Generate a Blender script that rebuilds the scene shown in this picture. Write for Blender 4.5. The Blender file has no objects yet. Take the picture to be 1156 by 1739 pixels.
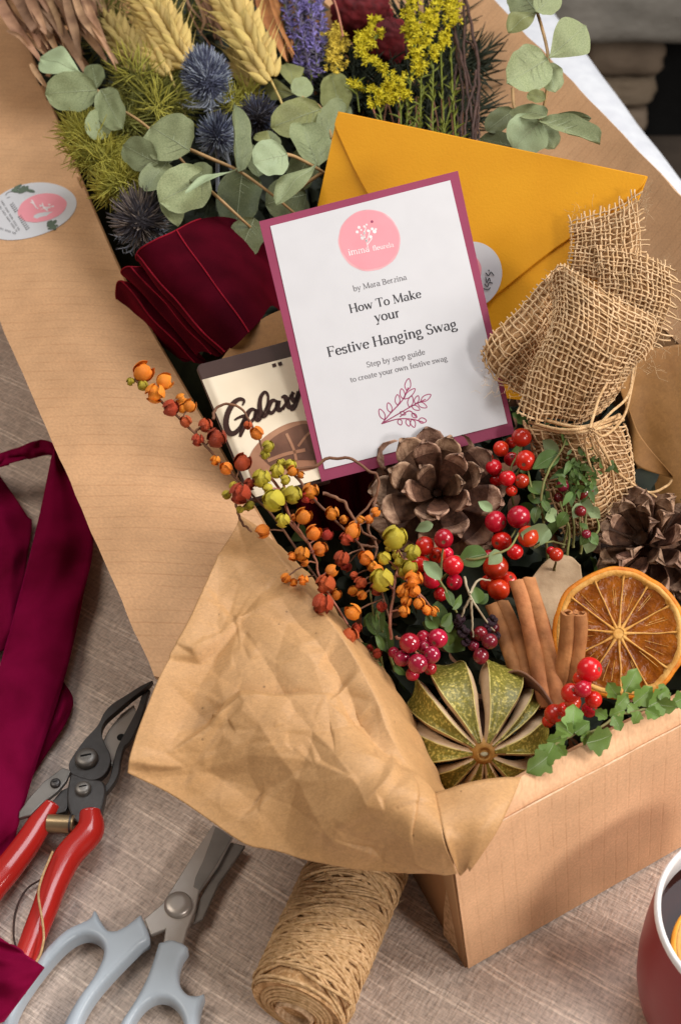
import bpy, math, random
import numpy as np
from mathutils import Vector, Matrix, noise

random.seed(11)
rng = np.random.default_rng(11)
SC = bpy.context.scene
COL = SC.collection

# ------------------------------------------------------------------ camera, world, lights, exposure
H, F, PITCH = 0.66, 2300.0, math.radians(45)
cam_d = bpy.data.cameras.new('camera')
cam = bpy.data.objects.new('camera', cam_d)
COL.objects.link(cam)
cam.location = (0, 0, H)
cam.rotation_euler = (math.pi / 2 - PITCH, 0, 0)
cam_d.sensor_fit = 'VERTICAL'
cam_d.sensor_height = 36.0
cam_d.lens = F / 1739 * 36.0
cam_d.clip_start = 0.02
cam_d.clip_end = 40
cam_d.dof.use_dof = True
cam_d.dof.focus_distance = 0.74
cam_d.dof.aperture_fstop = 14.0
SC.camera = cam

W = bpy.data.worlds.new('World')
SC.world = W
W.use_nodes = True
bg = W.node_tree.nodes['Background']
bg.inputs[0].default_value = (1.0, 0.90, 0.80, 1)
bg.inputs[1].default_value = 0.20


def area(name, loc, target, sx, sy, power, color):
    d = bpy.data.lights.new(name, 'AREA')
    d.shape = 'RECTANGLE'
    d.size, d.size_y, d.energy, d.color = sx, sy, power, color
    o = bpy.data.objects.new(name, d)
    COL.objects.link(o)
    o.location = loc
    o.rotation_euler = (Vector(target) - Vector(loc)).to_track_quat('-Z', 'Y').to_euler()
    return o


area('window_light', (1.20, 0.38, 0.92), (0.02, 0.55, 0.1), 0.45, 0.6, 19.0, (1.0, 0.95, 0.90))
area('back_window_light', (0.32, 1.20, 1.60), (0.0, 0.5, 0.05), 1.0, 0.8, 21.0, (0.90, 0.95, 1.0))
area('front_fill_light', (0.78, -0.40, 0.80), (0.12, 0.42, 0.07), 0.22, 0.22, 7.5, (1.0, 0.96, 0.92))  # fill lamp added at front right to brighten the box front
area('left_fill_light', (-0.85, 0.62, 1.45), (-0.1, 0.5, 0.05), 0.6, 0.6, 8.5, (1.0, 0.92, 0.82))  # warm fill lamp added overhead left to lift the left of the table
SC.view_settings.view_transform = 'Standard'
SC.view_settings.look = 'None'
SC.view_settings.gamma = 1.0
SC.view_settings.exposure = -0.08
SC.view_settings.use_curve_mapping = False
SC.cycles.use_denoising = True
SC.cycles.max_bounces = 8

# ------------------------------------------------------------------ point helpers
CP, SP = math.cos(PITCH), math.sin(PITCH)
NV = np.array([0, -CP, SP])          # towards the lens
UV_ = np.array([0, SP, CP])
RV = np.array([1.0, 0, 0])
C0 = np.array([0, 0, H])


def ray(x, y):
    return np.array([x - 578, F * CP + (869.5 - y) * SP, -F * SP + (869.5 - y) * CP]) / F


def P(x, y, z):
    """point at height z above the table that shows at photo pixel x, y"""
    d = ray(x, y)
    return C0 + d * ((z - H) / d[2])


def PY(x, y, Y):
    d = ray(x, y)
    return C0 + d * (Y / d[1])


def mpp(p):
    """metres per photo pixel at point p"""
    return float(-(np.asarray(p) - C0) @ NV) / F


def V(*a):
    return np.array(a, float)


def nrm(v):
    v = np.asarray(v, float)
    return v / (np.linalg.norm(v) + 1e-12)


class Plane:
    def __init__(s, a, b, c):
        s.o = np.asarray(a, float)
        n = nrm(np.cross(np.asarray(b) - a, np.asarray(c) - a))
        s.n = n if n @ NV > 0 else -n

    def __call__(s, x, y, off=0.0):
        d = ray(x, y)
        t = ((s.o + s.n * off - C0) @ s.n) / (d @ s.n)
        return C0 + d * t


def cr(pts, n):
    """smooth curve through points, n samples"""
    p = np.asarray(pts, float)
    m = len(p)
    if m == 2:
        t = np.linspace(0, 1, n)[:, None]
        return p[0] * (1 - t) + p[1] * t
    q = np.vstack([2 * p[0] - p[1], p, 2 * p[-1] - p[-2]])
    out = []
    for u in np.linspace(0, m - 1 - 1e-9, n):
        i = int(u)
        t = u - i
        a, b, c, d = q[i], q[i + 1], q[i + 2], q[i + 3]
        out.append(.5 * ((2 * b) + (c - a) * t + (2 * a - 5 * b + 4 * c - d) * t * t + (3 * b - a - 3 * c + d) * t ** 3))
    return np.array(out)


def lin(pts, n):
    p = np.asarray(pts, float)
    s = np.r_[0, np.cumsum(np.linalg.norm(np.diff(p, axis=0), axis=1))]
    t = np.linspace(0, s[-1], n)
    return np.stack([np.interp(t, s, p[:, k]) for k in range(p.shape[1])], 1)


def n3(x, y, z=0.0):
    return noise.noise(Vector((x, y, z)))


# ------------------------------------------------------------------ mesh builder
class MB:
    def __init__(s):
        s.v, s.f, s.m, s.uv, s.n = [], [], [], [], 0

    def add(s, verts, faces, mi=0, uv=None):
        verts = np.asarray(verts, float).reshape(-1, 3)
        b = s.n
        s.v.append(verts)
        s.uv.append(np.zeros((len(verts), 2)) if uv is None else np.asarray(uv, float).reshape(-1, 2))
        s.n += len(verts)
        s.f += [tuple(i + b for i in f) for f in faces]
        s.m += [mi] * len(faces)

    def grid(s, G, mi=0, cu=False, cv=False, uv=None):
        G = np.asarray(G, float)
        a, b = G.shape[:2]
        fs = []
        for i in range(a if cu else a - 1):
            i2 = (i + 1) % a
            for j in range(b if cv else b - 1):
                j2 = (j + 1) % b
                fs.append((i * b + j, i2 * b + j, i2 * b + j2, i * b + j2))
        s.add(G, fs, mi, uv)

    def tube(s, pts, r, seg=6, mi=0, cap=True, flat=1.0, up=None):
        p = np.asarray(pts, float)
        n = len(p)
        r = np.broadcast_to(np.asarray(r, float), (n,))
        t = np.gradient(p, axis=0)
        t /= np.linalg.norm(t, axis=1)[:, None] + 1e-12
        if up is None:
            a = np.array([0, 0, 1.0]) if abs(t[0][2]) < .9 else np.array([1.0, 0, 0])
        else:
            a = np.asarray(up, float)
        G = np.zeros((n, seg, 3))
        ang = np.linspace(0, 2 * math.pi, seg, endpoint=False)
        ca, sa = np.cos(ang)[:, None], np.sin(ang)[:, None]
        for i in range(n):
            if up is not None:
                a = np.asarray(up, float)
            a = a - t[i] * (a @ t[i])
            a = nrm(a)
            b = np.cross(t[i], a)
            G[i] = p[i] + r[i] * (ca * b + sa * a * flat)
        base = s.n
        s.grid(G, mi, cv=True)
        if cap:
            s.f += [tuple(base + k for k in range(seg))[::-1], tuple(base + (n - 1) * seg + k for k in range(seg))]
            s.m += [mi, mi]

    def ball(s, c, r, seg=12, rings=8, mi=0, fn=None):
        """ellipsoid; r scalar or 3-vector; fn(dir)->radius factor"""
        r = np.broadcast_to(np.asarray(r, float), (3,))
        vs = []
        for i in range(rings + 1):
            th = math.pi * i / rings
            for j in range(seg):
                ph = 2 * math.pi * j / seg
                d = np.array([math.sin(th) * math.cos(ph), math.sin(th) * math.sin(ph), math.cos(th)])
                vs.append(np.asarray(c) + d * r * (fn(d) if fn else 1))
        s.grid(np.array(vs).reshape(rings + 1, seg, 3), mi, cv=True)

    def slab(s, poly, n, t, mi=0, mside=None, bow=None):
        """flat outline (world points) given thickness t below its top, along -n"""
        p = np.asarray(poly, float)
        k = len(p)
        s.add(np.vstack([p, p - np.asarray(n) * t]),
              [tuple(range(k)), tuple(range(2 * k - 1, k - 1, -1))], mi)
        b = s.n - 2 * k
        for i in range(k):
            j = (i + 1) % k
            s.f.append((b + i, b + k + i, b + k + j, b + j))
            s.m.append(mi if mside is None else mside)

    def build(s, name, mats, parent=None, smooth=True, sharp=None, thick=0, local=False):
        me = bpy.data.meshes.new(name)
        v = np.vstack(s.v)
        if parent is not None and not local:
            v = v - worldloc(parent)
        me.from_pydata(v.tolist(), [], s.f)
        mats = mats if isinstance(mats, (list, tuple)) else [mats]
        for m in mats:
            me.materials.append(m)
        me.polygons.foreach_set('material_index', np.array(s.m, dtype=np.int32))
        uvl = me.uv_layers.new(name='UVMap')
        li = np.zeros(len(me.loops), dtype=np.int32)
        me.loops.foreach_get('vertex_index', li)
        uvl.data.foreach_set('uv', np.vstack(s.uv)[li].astype(np.float32).ravel())
        me.polygons.foreach_set('use_smooth', np.full(len(me.polygons), bool(smooth)))
        if sharp:
            me.set_sharp_from_angle(angle=math.radians(sharp))
        me.update()
        o = bpy.data.objects.new(name, me)
        COL.objects.link(o)
        if parent is not None:
            o.parent = parent
        if thick:
            md = o.modifiers.new('thickness', 'SOLIDIFY')
            md.thickness = thick
            md.offset = -1
        return o


def worldloc(o):
    p = np.zeros(3)
    while o is not None:
        p = p + np.array(o.location)
        o = o.parent
    return p


def tag(o, label, cat=None, group=None, kind=None):
    if label:
        o['label'] = label
    if cat:
        o['category'] = cat
    if group:
        o['group'] = group
    if kind:
        o['kind'] = kind
    return o


def thing(name, label, cat, loc, group=None):
    o = bpy.data.objects.new(name, None)
    COL.objects.link(o)
    o.empty_display_size = .01
    o.location = Vector(loc)
    return tag(o, label, cat, group)


def inst(src, parent, loc, rot=None, scale=1.0):
    """a copy of part src under parent, loc in the world, rot a 3x3 matrix of column axes"""
    o = src.copy()
    COL.objects.link(o)
    o.parent = parent
    m = np.eye(3) if rot is None else np.asarray(rot)
    sc = np.broadcast_to(np.asarray(scale, float), (3,))
    l = np.asarray(loc, float) - worldloc(parent)
    M = Matrix.Translation(Vector(l)) @ Matrix([list(r) for r in (m * sc[None, :])]).to_4x4()
    o.matrix_local = M
    return o


def axes(z, x=None):
    """rotation matrix with the given z axis"""
    z = nrm(z)
    if x is None:
        x = V(1, 0, 0) if abs(z[0]) < .9 else V(0, 1, 0)
    x = nrm(x - z * (x @ z))
    return np.stack([x, np.cross(z, x), z], 1)


def rot_about(v, k, a):
    v, k = np.asarray(v, float), nrm(k)
    return v * math.cos(a) + np.cross(k, v) * math.sin(a) + k * (k @ v) * (1 - math.cos(a))


PROTO = []


def proto(o):
    """prototype part: removed at the end, its copies stay"""
    PROTO.append(o)
    return o


# ------------------------------------------------------------------ materials
def mat(name, c1, c2=None, scale=60, rough=.6, bump=0, bscale=300, spec=.4, sheen=0, sheen_c=None, coat=0,
        sss=0, transl=0, metal=0, rand=0, detail=4, uv=False, ramp=(.35, .65), bdist=.001, ior=1.45, trans=0):
    m = bpy.data.materials.new(name)
    m.use_nodes = True
    nt = m.node_tree
    N, L = nt.nodes, nt.links
    b = N['Principled BSDF']
    out = N['Material Output']
    tc = N.new('ShaderNodeTexCoord')
    src = tc.outputs['UV'] if uv else tc.outputs['Object']
    c2 = c2 or tuple(x * .7 for x in c1)
    nz = N.new('ShaderNodeTexNoise')
    nz.inputs['Scale'].default_value = scale
    nz.inputs['Detail'].default_value = detail
    L.new(src, nz.inputs['Vector'])
    cr_ = N.new('ShaderNodeValToRGB')
    cr_.color_ramp.elements[0].position, cr_.color_ramp.elements[1].position = ramp
    cr_.color_ramp.elements[0].color = (*c2, 1)
    cr_.color_ramp.elements[1].color = (*c1, 1)
    L.new(nz.outputs['Fac'], cr_.inputs['Fac'])
    col = cr_.outputs['Color']
    if rand:
        oi = N.new('ShaderNodeObjectInfo')
        mr = N.new('ShaderNodeMapRange')
        mr.inputs['To Min'].default_value = 1 - rand
        mr.inputs['To Max'].default_value = 1 + rand
        L.new(oi.outputs['Random'], mr.inputs['Value'])
        hs = N.new('ShaderNodeHueSaturation')
        L.new(mr.outputs[0], hs.inputs['Value'])
        mr2 = N.new('ShaderNodeMapRange')
        mr2.inputs['To Min'].default_value = .5 - rand * .03
        mr2.inputs['To Max'].default_value = .5 + rand * .03
        ml = N.new('ShaderNodeMath')
        ml.operation = 'FRACT'
        mm = N.new('ShaderNodeMath')
        mm.operation = 'MULTIPLY'
        mm.inputs[1].default_value = 7.31
        L.new(oi.outputs['Random'], mm.inputs[0])
        L.new(mm.outputs[0], ml.inputs[0])
        L.new(ml.outputs[0], mr2.inputs['Value'])
        L.new(mr2.outputs[0], hs.inputs['Hue'])
        L.new(col, hs.inputs['Color'])
        col = hs.outputs['Color']
    L.new(col, b.inputs['Base Color'])
    b.inputs['Roughness'].default_value = rough
    b.inputs['Specular IOR Level'].default_value = spec
    b.inputs['Metallic'].default_value = metal
    b.inputs['IOR'].default_value = ior
    b.inputs['Transmission Weight'].default_value = trans
    if sheen:
        b.inputs['Sheen Weight'].default_value = sheen
        b.inputs['Sheen Roughness'].default_value = .35
        b.inputs['Sheen Tint'].default_value = (*(sheen_c or c1), 1)
    if coat:
        b.inputs['Coat Weight'].default_value = coat
        b.inputs['Coat Roughness'].default_value = .08
    if sss:
        b.inputs['Subsurface Weight'].default_value = sss
        b.inputs['Subsurface Radius'].default_value = (1, .4, .2)
        b.inputs['Subsurface Scale'].default_value = .002
    if bump:
        bn = N.new('ShaderNodeTexNoise')
        bn.inputs['Scale'].default_value = bscale
        bn.inputs['Detail'].default_value = 5
        L.new(src, bn.inputs['Vector'])
        bp = N.new('ShaderNodeBump')
        bp.inputs['Strength'].default_value = bump
        bp.inputs['Distance'].default_value = bdist
        L.new(bn.outputs['Fac'], bp.inputs['Height'])
        L.new(bp.outputs[0], b.inputs['Normal'])
    if transl:
        tr = N.new('ShaderNodeBsdfTranslucent')
        L.new(col, tr.inputs['Color'])
        mx = N.new('ShaderNodeMixShader')
        mx.inputs[0].default_value = transl
        L.new(b.outputs[0], mx.inputs[1])
        L.new(tr.outputs[0], mx.inputs[2])
        L.new(mx.outputs[0], out.inputs['Surface'])
    return m


def nodes_of(m):
    return m.node_tree.nodes, m.node_tree.links, m.node_tree.nodes['Principled BSDF']


def mat_cardboard(name, c1, c2, line_axis, line=.35):
    """corrugated board: UV in metres, faint flute lines across line_axis"""
    m = mat(name, c1, c2, scale=22, rough=.75, spec=.25, uv=True, ramp=(.25, .75))
    N, L, b = nodes_of(m)
    tc = N.new('ShaderNodeTexCoord')
    sep = N.new('ShaderNodeSeparateXYZ')
    L.new(tc.outputs['UV'], sep.inputs[0])
    nz = N.new('ShaderNodeTexNoise')
    nz.inputs['Scale'].default_value = 30
    L.new(tc.outputs['UV'], nz.inputs['Vector'])
    # flute lines 8 mm apart with wobble, broken up by noise
    ma = N.new('ShaderNodeMath')
    ma.operation = 'MULTIPLY_ADD'
    ma.inputs[1].default_value = .0009
    L.new(nz.outputs['Fac'], ma.inputs[0])
    L.new(sep.outputs[line_axis], ma.inputs[2])
    sn = N.new('ShaderNodeMath')
    sn.operation = 'MULTIPLY'
    sn.inputs[1].default_value = 2 * math.pi / .0078
    L.new(ma.outputs[0], sn.inputs[0])
    si = N.new('ShaderNodeMath')
    si.operation = 'SINE'
    L.new(sn.outputs[0], si.inputs[0])
    pw = N.new('ShaderNodeMapRange')
    pw.inputs['From Min'].default_value = .86
    pw.inputs['From Max'].default_value = 1.0
    L.new(si.outputs[0], pw.inputs['Value'])
    nb = N.new('ShaderNodeTexNoise')
    nb.inputs['Scale'].default_value = 55
    nb.inputs['Detail'].default_value = 3
    L.new(tc.outputs['UV'], nb.inputs['Vector'])
    br = N.new('ShaderNodeMapRange')
    br.inputs['From Min'].default_value = .33
    br.inputs['From Max'].default_value = .60
    L.new(nb.outputs['Fac'], br.inputs['Value'])
    mu = N.new('ShaderNodeMath')
    mu.operation = 'MULTIPLY'
    L.new(pw.outputs[0], mu.inputs[0])
    L.new(br.outputs[0], mu.inputs[1])
    mx = N.new('ShaderNodeMixRGB')
    mx.blend_type = 'MULTIPLY'
    mx.inputs[2].default_value = (.78, .70, .63, 1)
    mm = N.new('ShaderNodeMath')
    mm.operation = 'MULTIPLY'
    mm.inputs[1].default_value = line
    L.new(mu.outputs[0], mm.inputs[0])
    L.new(mm.outputs[0], mx.inputs[0])
    old = b.inputs['Base Color'].links[0].from_socket
    L.new(old, mx.inputs[1])
    # paper fibres: pale and dark flecks
    fb = N.new('ShaderNodeTexNoise')
    fb.inputs['Scale'].default_value = 650
    fb.inputs['Detail'].default_value = 2
    L.new(tc.outputs['UV'], fb.inputs['Vector'])
    fr = N.new('ShaderNodeMapRange')
    fr.inputs['From Min'].default_value = .3
    fr.inputs['From Max'].default_value = .7
    fr.inputs['To Min'].default_value = .90
    fr.inputs['To Max'].default_value = 1.09
    L.new(fb.outputs['Fac'], fr.inputs['Value'])
    m2 = N.new('ShaderNodeVectorMath')
    m2.operation = 'SCALE'
    L.new(mx.outputs[0], m2.inputs[0])
    L.new(fr.outputs[0], m2.inputs['Scale'])
    L.new(m2.outputs[0], b.inputs['Base Color'])
    # relief
    sb = N.new('ShaderNodeMath')
    sb.operation = 'MULTIPLY_ADD'
    sb.inputs[1].default_value = -.7
    L.new(mu.outputs[0], sb.inputs[0])
    L.new(fb.outputs['Fac'], sb.inputs[2])
    bp = N.new('ShaderNodeBump')
    bp.inputs['Strength'].default_value = .22
    bp.inputs['Distance'].default_value = .0004
    L.new(sb.outputs[0], bp.inputs['Height'])
    L.new(bp.outputs[0], b.inputs['Normal'])
    return m


def mat_cloth():
    """taupe woven cloth with paired pale stripes along its x axis (object space, metres)"""
    m = mat('striped_cloth', (.56, .44, .365), (.45, .345, .28), scale=14, rough=.5, spec=.5, sheen=.15, sheen_c=(.8, .8, .85))
    N, L, b = nodes_of(m)
    tc = N.new('ShaderNodeTexCoord')
    mp = N.new('ShaderNodeMapping')
    mp.inputs['Rotation'].default_value = (0, 0, math.radians(33))
    L.new(tc.outputs['Object'], mp.inputs['Vector'])

    def ns(sx, sy, det=2):
        q = N.new('ShaderNodeMapping')
        q.inputs['Scale'].default_value = (sx, sy, 1)
        L.new(mp.outputs[0], q.inputs['Vector'])
        z = N.new('ShaderNodeTexNoise')
        z.inputs['Scale'].default_value = 1
        z.inputs['Detail'].default_value = det
        L.new(q.outputs[0], z.inputs['Vector'])
        return z.outputs['Fac']

    def rng_(s, a, c, t0=0, t1=1):
        r = N.new('ShaderNodeMapRange')
        r.inputs['From Min'].default_value, r.inputs['From Max'].default_value = a, c
        r.inputs['To Min'].default_value, r.inputs['To Max'].default_value = t0, t1
        L.new(s, r.inputs['Value'])
        return r.outputs[0]

    def mth(op, a, c):
        x = N.new('ShaderNodeMath')
        x.operation = op
        for k, q in enumerate((a, c)):
            if isinstance(q, (int, float)):
                x.inputs[k].default_value = q
            else:
                L.new(q, x.inputs[k])
        return x.outputs[0]

    sp = N.new('ShaderNodeSeparateXYZ')
    L.new(mp.outputs[0], sp.inputs[0])
    yw = mth('ADD', mth('MULTIPLY', sp.outputs[1], 41.0), mth('MULTIPLY', ns(7, 3, 2), .55))
    fr_ = mth('FRACT', yw, 0)

    def line_at(c, w):
        return rng_(mth('ABSOLUTE', mth('SUBTRACT', fr_, c), 0), w * .4, w, 1, 0)
    stripe = mth('ADD', mth('ADD', line_at(.22, .045), line_at(.36, .04)), mth('MULTIPLY', line_at(.74, .03), .6))
    stripe = mth('MULTIPLY', mth('MINIMUM', stripe, 1.0), rng_(ns(16, 60), .36, .56, .1, 1))
    stripe = mth('MAXIMUM', stripe, mth('MULTIPLY', rng_(ns(6, 210, 1), .60, .70), .3))
    thread = ns(150, 760, 2)
    weft = ns(680, 160, 2)
    fine = mth('ADD', thread, mth('MULTIPLY', weft, .95))
    col = b.inputs['Base Color'].links[0].from_socket
    mx = N.new('ShaderNodeMixRGB')
    mx.inputs[2].default_value = (.82, .66, .54, 1)
    L.new(mth('MULTIPLY', stripe, .75), mx.inputs[0])
    L.new(col, mx.inputs[1])
    sc = N.new('ShaderNodeVectorMath')
    sc.operation = 'SCALE'
    L.new(mx.outputs[0], sc.inputs[0])
    L.new(rng_(fine, .58, 1.2, .66, 1.34), sc.inputs['Scale'])
    L.new(sc.outputs[0], b.inputs['Base Color'])
    bp = N.new('ShaderNodeBump')
    bp.inputs['Strength'].default_value = .7
    bp.inputs['Distance'].default_value = .0009
    L.new(mth('ADD', fine, mth('MULTIPLY', stripe, .5)), bp.inputs['Height'])
    L.new(bp.outputs[0], b.inputs['Normal'])
    return m



def flecks(m, scale, lo, hi, stretch=(1, 1, 1), spots=None):
    """multiply fine fibre noise, and rare dark spots, into a base colour"""
    N, L, b = nodes_of(m)
    tc = N.new('ShaderNodeTexCoord')
    mp = N.new('ShaderNodeMapping')
    mp.inputs['Scale'].default_value = stretch
    L.new(tc.outputs['Object'], mp.inputs[0])
    nz = N.new('ShaderNodeTexNoise')
    nz.inputs['Scale'].default_value = scale
    nz.inputs['Detail'].default_value = 4
    nz.inputs['Distortion'].default_value = 1.2 if scale > 200 else 0.0
    L.new(mp.outputs[0], nz.inputs['Vector'])
    r = N.new('ShaderNodeMapRange')
    r.inputs['From Min'].default_value, r.inputs['From Max'].default_value = .3, .7
    r.inputs['To Min'].default_value, r.inputs['To Max'].default_value = lo, hi
    L.new(nz.outputs['Fac'], r.inputs['Value'])
    f = r.outputs[0]
    if spots:
        vz = N.new('ShaderNodeTexVoronoi')
        vz.inputs['Scale'].default_value = spots
        L.new(tc.outputs['Object'], vz.inputs['Vector'])
        s = N.new('ShaderNodeMapRange')
        s.inputs['From Min'].default_value, s.inputs['From Max'].default_value = .045, .075
        s.inputs['To Min'].default_value = .55
        L.new(vz.outputs['Distance'], s.inputs['Value'])
        mu = N.new('ShaderNodeMath')
        mu.operation = 'MULTIPLY'
        L.new(f, mu.inputs[0])
        L.new(s.outputs[0], mu.inputs[1])
        f = mu.outputs[0]
    v = N.new('ShaderNodeVectorMath')
    v.operation = 'SCALE'
    old = b.inputs['Base Color'].links[0]
    L.new(old.from_socket, v.inputs[0])
    L.new(f, v.inputs['Scale'])
    L.new(v.outputs[0], b.inputs['Base Color'])
    return m


M = {}
M['cloth'] = mat_cloth()
M['board_flap'] = mat_cardboard('cardboard_flap', (.60, .345, .180), (.54, .30, .152), 1, .50)
M['board_front'] = mat_cardboard('cardboard_front', (.72, .425, .24), (.66, .38, .21), 0)
M['board_crease'] = mat('worn_cardboard_edge', (.80, .56, .38), (.66, .42, .25), scale=300, rough=.85)
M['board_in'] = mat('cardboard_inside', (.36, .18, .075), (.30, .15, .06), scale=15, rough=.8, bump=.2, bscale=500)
M['board_edge'] = mat('cardboard_edge', (.68, .45, .27), (.38, .22, .11), scale=420, rough=.85, bump=.6, bscale=600)
M['kraft'] = mat('kraft_paper', (.56, .315, .138), (.50, .272, .112), scale=30, rough=.5, bump=.25, bscale=900, spec=.4, transl=.10, bdist=.0003)
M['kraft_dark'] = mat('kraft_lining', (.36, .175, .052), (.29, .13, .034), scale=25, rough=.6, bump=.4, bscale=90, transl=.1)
M['velvet'] = mat('burgundy_velvet', (.060, .0016, .007), (.032, .0009, .004), scale=34, rough=.85, spec=.03, sheen=.26, sheen_c=(.75, .01, .05), bump=.25, bscale=1500)
M['velvet_edge'] = mat('velvet_selvedge', (.26, .008, .02), rough=.8, spec=.1, sheen=.3, sheen_c=(.9, .05, .1))
M['ribbon'] = mat('table_velvet', (.20, .0032, .036), (.105, .0016, .016), scale=22, rough=.85, spec=.03, sheen=.42, sheen_c=(.8, .015, .17), bump=.2, bscale=1800)
M['white'] = mat('white_paper', (.60, .59, .605), (.58, .57, .585), rough=.5, spec=.4, bump=.05, bscale=40)
M['lit_cloth'] = mat('lit_cloth_white', (.70, .71, .74), (.62, .63, .67), rough=.8, bump=.3, bscale=200)  # strong light on the far cloth, put into its colour as white
M['mauve'] = mat('mauve_card', (.270, .042, .092), (.245, .037, .083), scale=20, rough=.55, bump=.08, bscale=900)
M['pink'] = mat('pink_ink', (.80, .30, .34), (.76, .28, .32), rough=.55)
M['pink_rim'] = mat('pale_pink_ink', (.83, .42, .45), rough=.55)
M['ink'] = mat('dark_ink', (.045, .043, .05), rough=.6)
M['ink_soft'] = mat('grey_ink', (.16, .15, .16), rough=.6)
M['plum_ink'] = mat('plum_ink', (.36, .07, .15), rough=.6)
M['green_ink'] = mat('green_ink', (.13, .17, .12), rough=.6)
M['white_ink'] = mat('white_ink', (.9, .82, .82), rough=.6)
M['yellow'] = mat('yellow_paper', (.74, .335, .012), (.70, .305, .010), scale=25, rough=.6, spec=.25, bump=.12, bscale=700)
M['choc_band'] = mat('brown_foil', (.055, .027, .022), (.045, .02, .017), rough=.4, spec=.5)
M['choc_cream'] = mat('cream_foil', (.80, .70, .54), (.72, .60, .44), scale=18, rough=.33, spec=.5, bump=.12, bscale=60)
M['choc_ink'] = mat('brown_print', (.040, .014, .010), rough=.35)
M['choc_pic'] = mat('chocolate_print', (.20, .095, .06), (.10, .045, .03), scale=60, rough=.35)
M['choc_pic2'] = mat('milk_chocolate_print', (.42, .22, .13), (.30, .14, .08), scale=60, rough=.35)
M['burlap'] = mat('jute_thread', (.80, .56, .33), (.64, .41, .21), scale=220, rough=.85, spec=.15, bump=.5, bscale=1500, transl=.12)
M['burlap_in'] = mat('jute_inner', (.56, .34, .17), (.38, .21, .09), scale=330, rough=.9, spec=.1, bump=.8, bscale=700, ramp=(.42, .56))
M['twine'] = mat('jute_twine', (.72, .47, .25), (.50, .30, .135), scale=420, rough=.8, spec=.2, bump=.7, bscale=1600)
M['cone'] = mat('pine_cone_scale', (.115, .052, .029), (.062, .027, .016), scale=160, rough=.6, bump=.5, bscale=420, spec=.35, rand=.25)
M['cone_tip'] = mat('pine_cone_tip', (.38, .225, .145), (.16, .08, .048), scale=260, rough=.7, bump=.8, bscale=500, rand=.25)
M['red'] = mat('red_berry', (.58, .012, .006), (.42, .006, .005), scale=90, rough=.26, spec=.5, coat=.28, rand=.32, sss=.05)
M['crimson'] = mat('crimson_berry', (.42, .008, .040), (.30, .005, .026), scale=90, rough=.18, spec=.55, coat=.5, rand=.25, sss=.12)
M['wine'] = mat('dark_berry', (.20, .008, .016), (.10, .005, .012), scale=120, rough=.25, spec=.5, coat=.3, rand=.4)
M['black_berry'] = mat('dried_berry', (.035, .010, .018), (.02, .006, .012), scale=300, rough=.5, bump=.6, bscale=600, rand=.3)
M['husk_o'] = mat('orange_husk', (.86, .31, .02), (.66, .13, .012), scale=220, rough=.45, bump=.5, bscale=500, rand=.2, sss=.1)
M['husk_r'] = mat('rust_husk', (.58, .085, .022), (.34, .026, .012), scale=260, rough=.5, bump=.7, bscale=600, rand=.3)
M['husk_y'] = mat('yellow_green_husk', (.56, .44, .04), (.36, .29, .02), scale=150, rough=.5, bump=.4, bscale=400, rand=.2, transl=.1)
M['stem_b'] = mat('brown_stem', (.22, .10, .05), (.13, .055, .03), scale=120, rough=.7, bump=.4)
M['stem_p'] = mat('pink_stem', (.45, .17, .12), (.34, .14, .07), scale=120, rough=.6)
M['stem_g'] = mat('green_stem', (.20, .21, .06), (.15, .12, .04), scale=120, rough=.6)
M['stem_w'] = mat('pale_stem', (.42, .36, .24), (.28, .2, .12), scale=120, rough=.7)
M['leaf'] = mat('green_leaf', (.105, .17, .040), (.065, .115, .024), scale=90, rough=.5, rand=.3, transl=.22)
M['leaf_d'] = mat('shaded_leaf', (.024, .030, .013), (.013, .017, .008), scale=90, rough=.6, rand=.4, transl=.15)  # near black: shade of the gaps put into the leaf colour
M['leaf_p'] = mat('pale_green_leaf', (.30, .38, .20), (.20, .29, .12), scale=140, rough=.55, rand=.25, transl=.2)
M['ivy'] = mat('bright_leaf', (.17, .27, .055), (.11, .19, .035), scale=90, rough=.45, rand=.25, transl=.25)
M['euc'] = mat('eucalyptus_leaf', (.285, .315, .165), (.195, .225, .110), scale=38, rough=.55, rand=.20, transl=.16, spec=.3)
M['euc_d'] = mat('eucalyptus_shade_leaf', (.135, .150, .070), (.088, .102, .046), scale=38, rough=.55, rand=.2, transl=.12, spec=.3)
M['euc_l'] = mat('eucalyptus_young_leaf', (.40, .48, .29), (.33, .41, .23), scale=38, rough=.5, rand=.1, transl=.2, spec=.3)
M['euc_y'] = mat('eucalyptus_olive_leaf', (.28, .29, .12), (.20, .21, .07), scale=38, rough=.5, rand=.15, transl=.2, spec=.3)
M['vein'] = mat('leaf_vein', (.36, .40, .25), rough=.55, transl=.1)
M['euc_stem'] = mat('eucalyptus_stem', (.42, .25, .11), (.33, .20, .08), scale=90, rough=.55)
M['wheat'] = mat('wheat_grain', (.66, .49, .17), (.44, .29, .075), scale=200, rough=.55, bump=.4, bscale=700, rand=.18)
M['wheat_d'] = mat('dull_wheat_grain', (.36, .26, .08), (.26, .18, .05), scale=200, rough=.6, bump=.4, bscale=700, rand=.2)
M['thistle'] = mat('blue_thistle', (.13, .145, .22), (.075, .08, .13), scale=150, rough=.6)
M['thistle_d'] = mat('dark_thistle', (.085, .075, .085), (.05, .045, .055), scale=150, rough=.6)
M['thistle_t'] = mat('thistle_tip', (.46, .50, .58), (.30, .34, .42), scale=150, rough=.6)
M['thistle_b'] = mat('brown_thistle_tip', (.30, .245, .21), (.2, .16, .14), scale=150, rough=.6)
M['moss'] = mat('feathery_foliage', (.56, .50, .085), (.34, .32, .05), scale=60, rough=.6, transl=.2)
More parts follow.
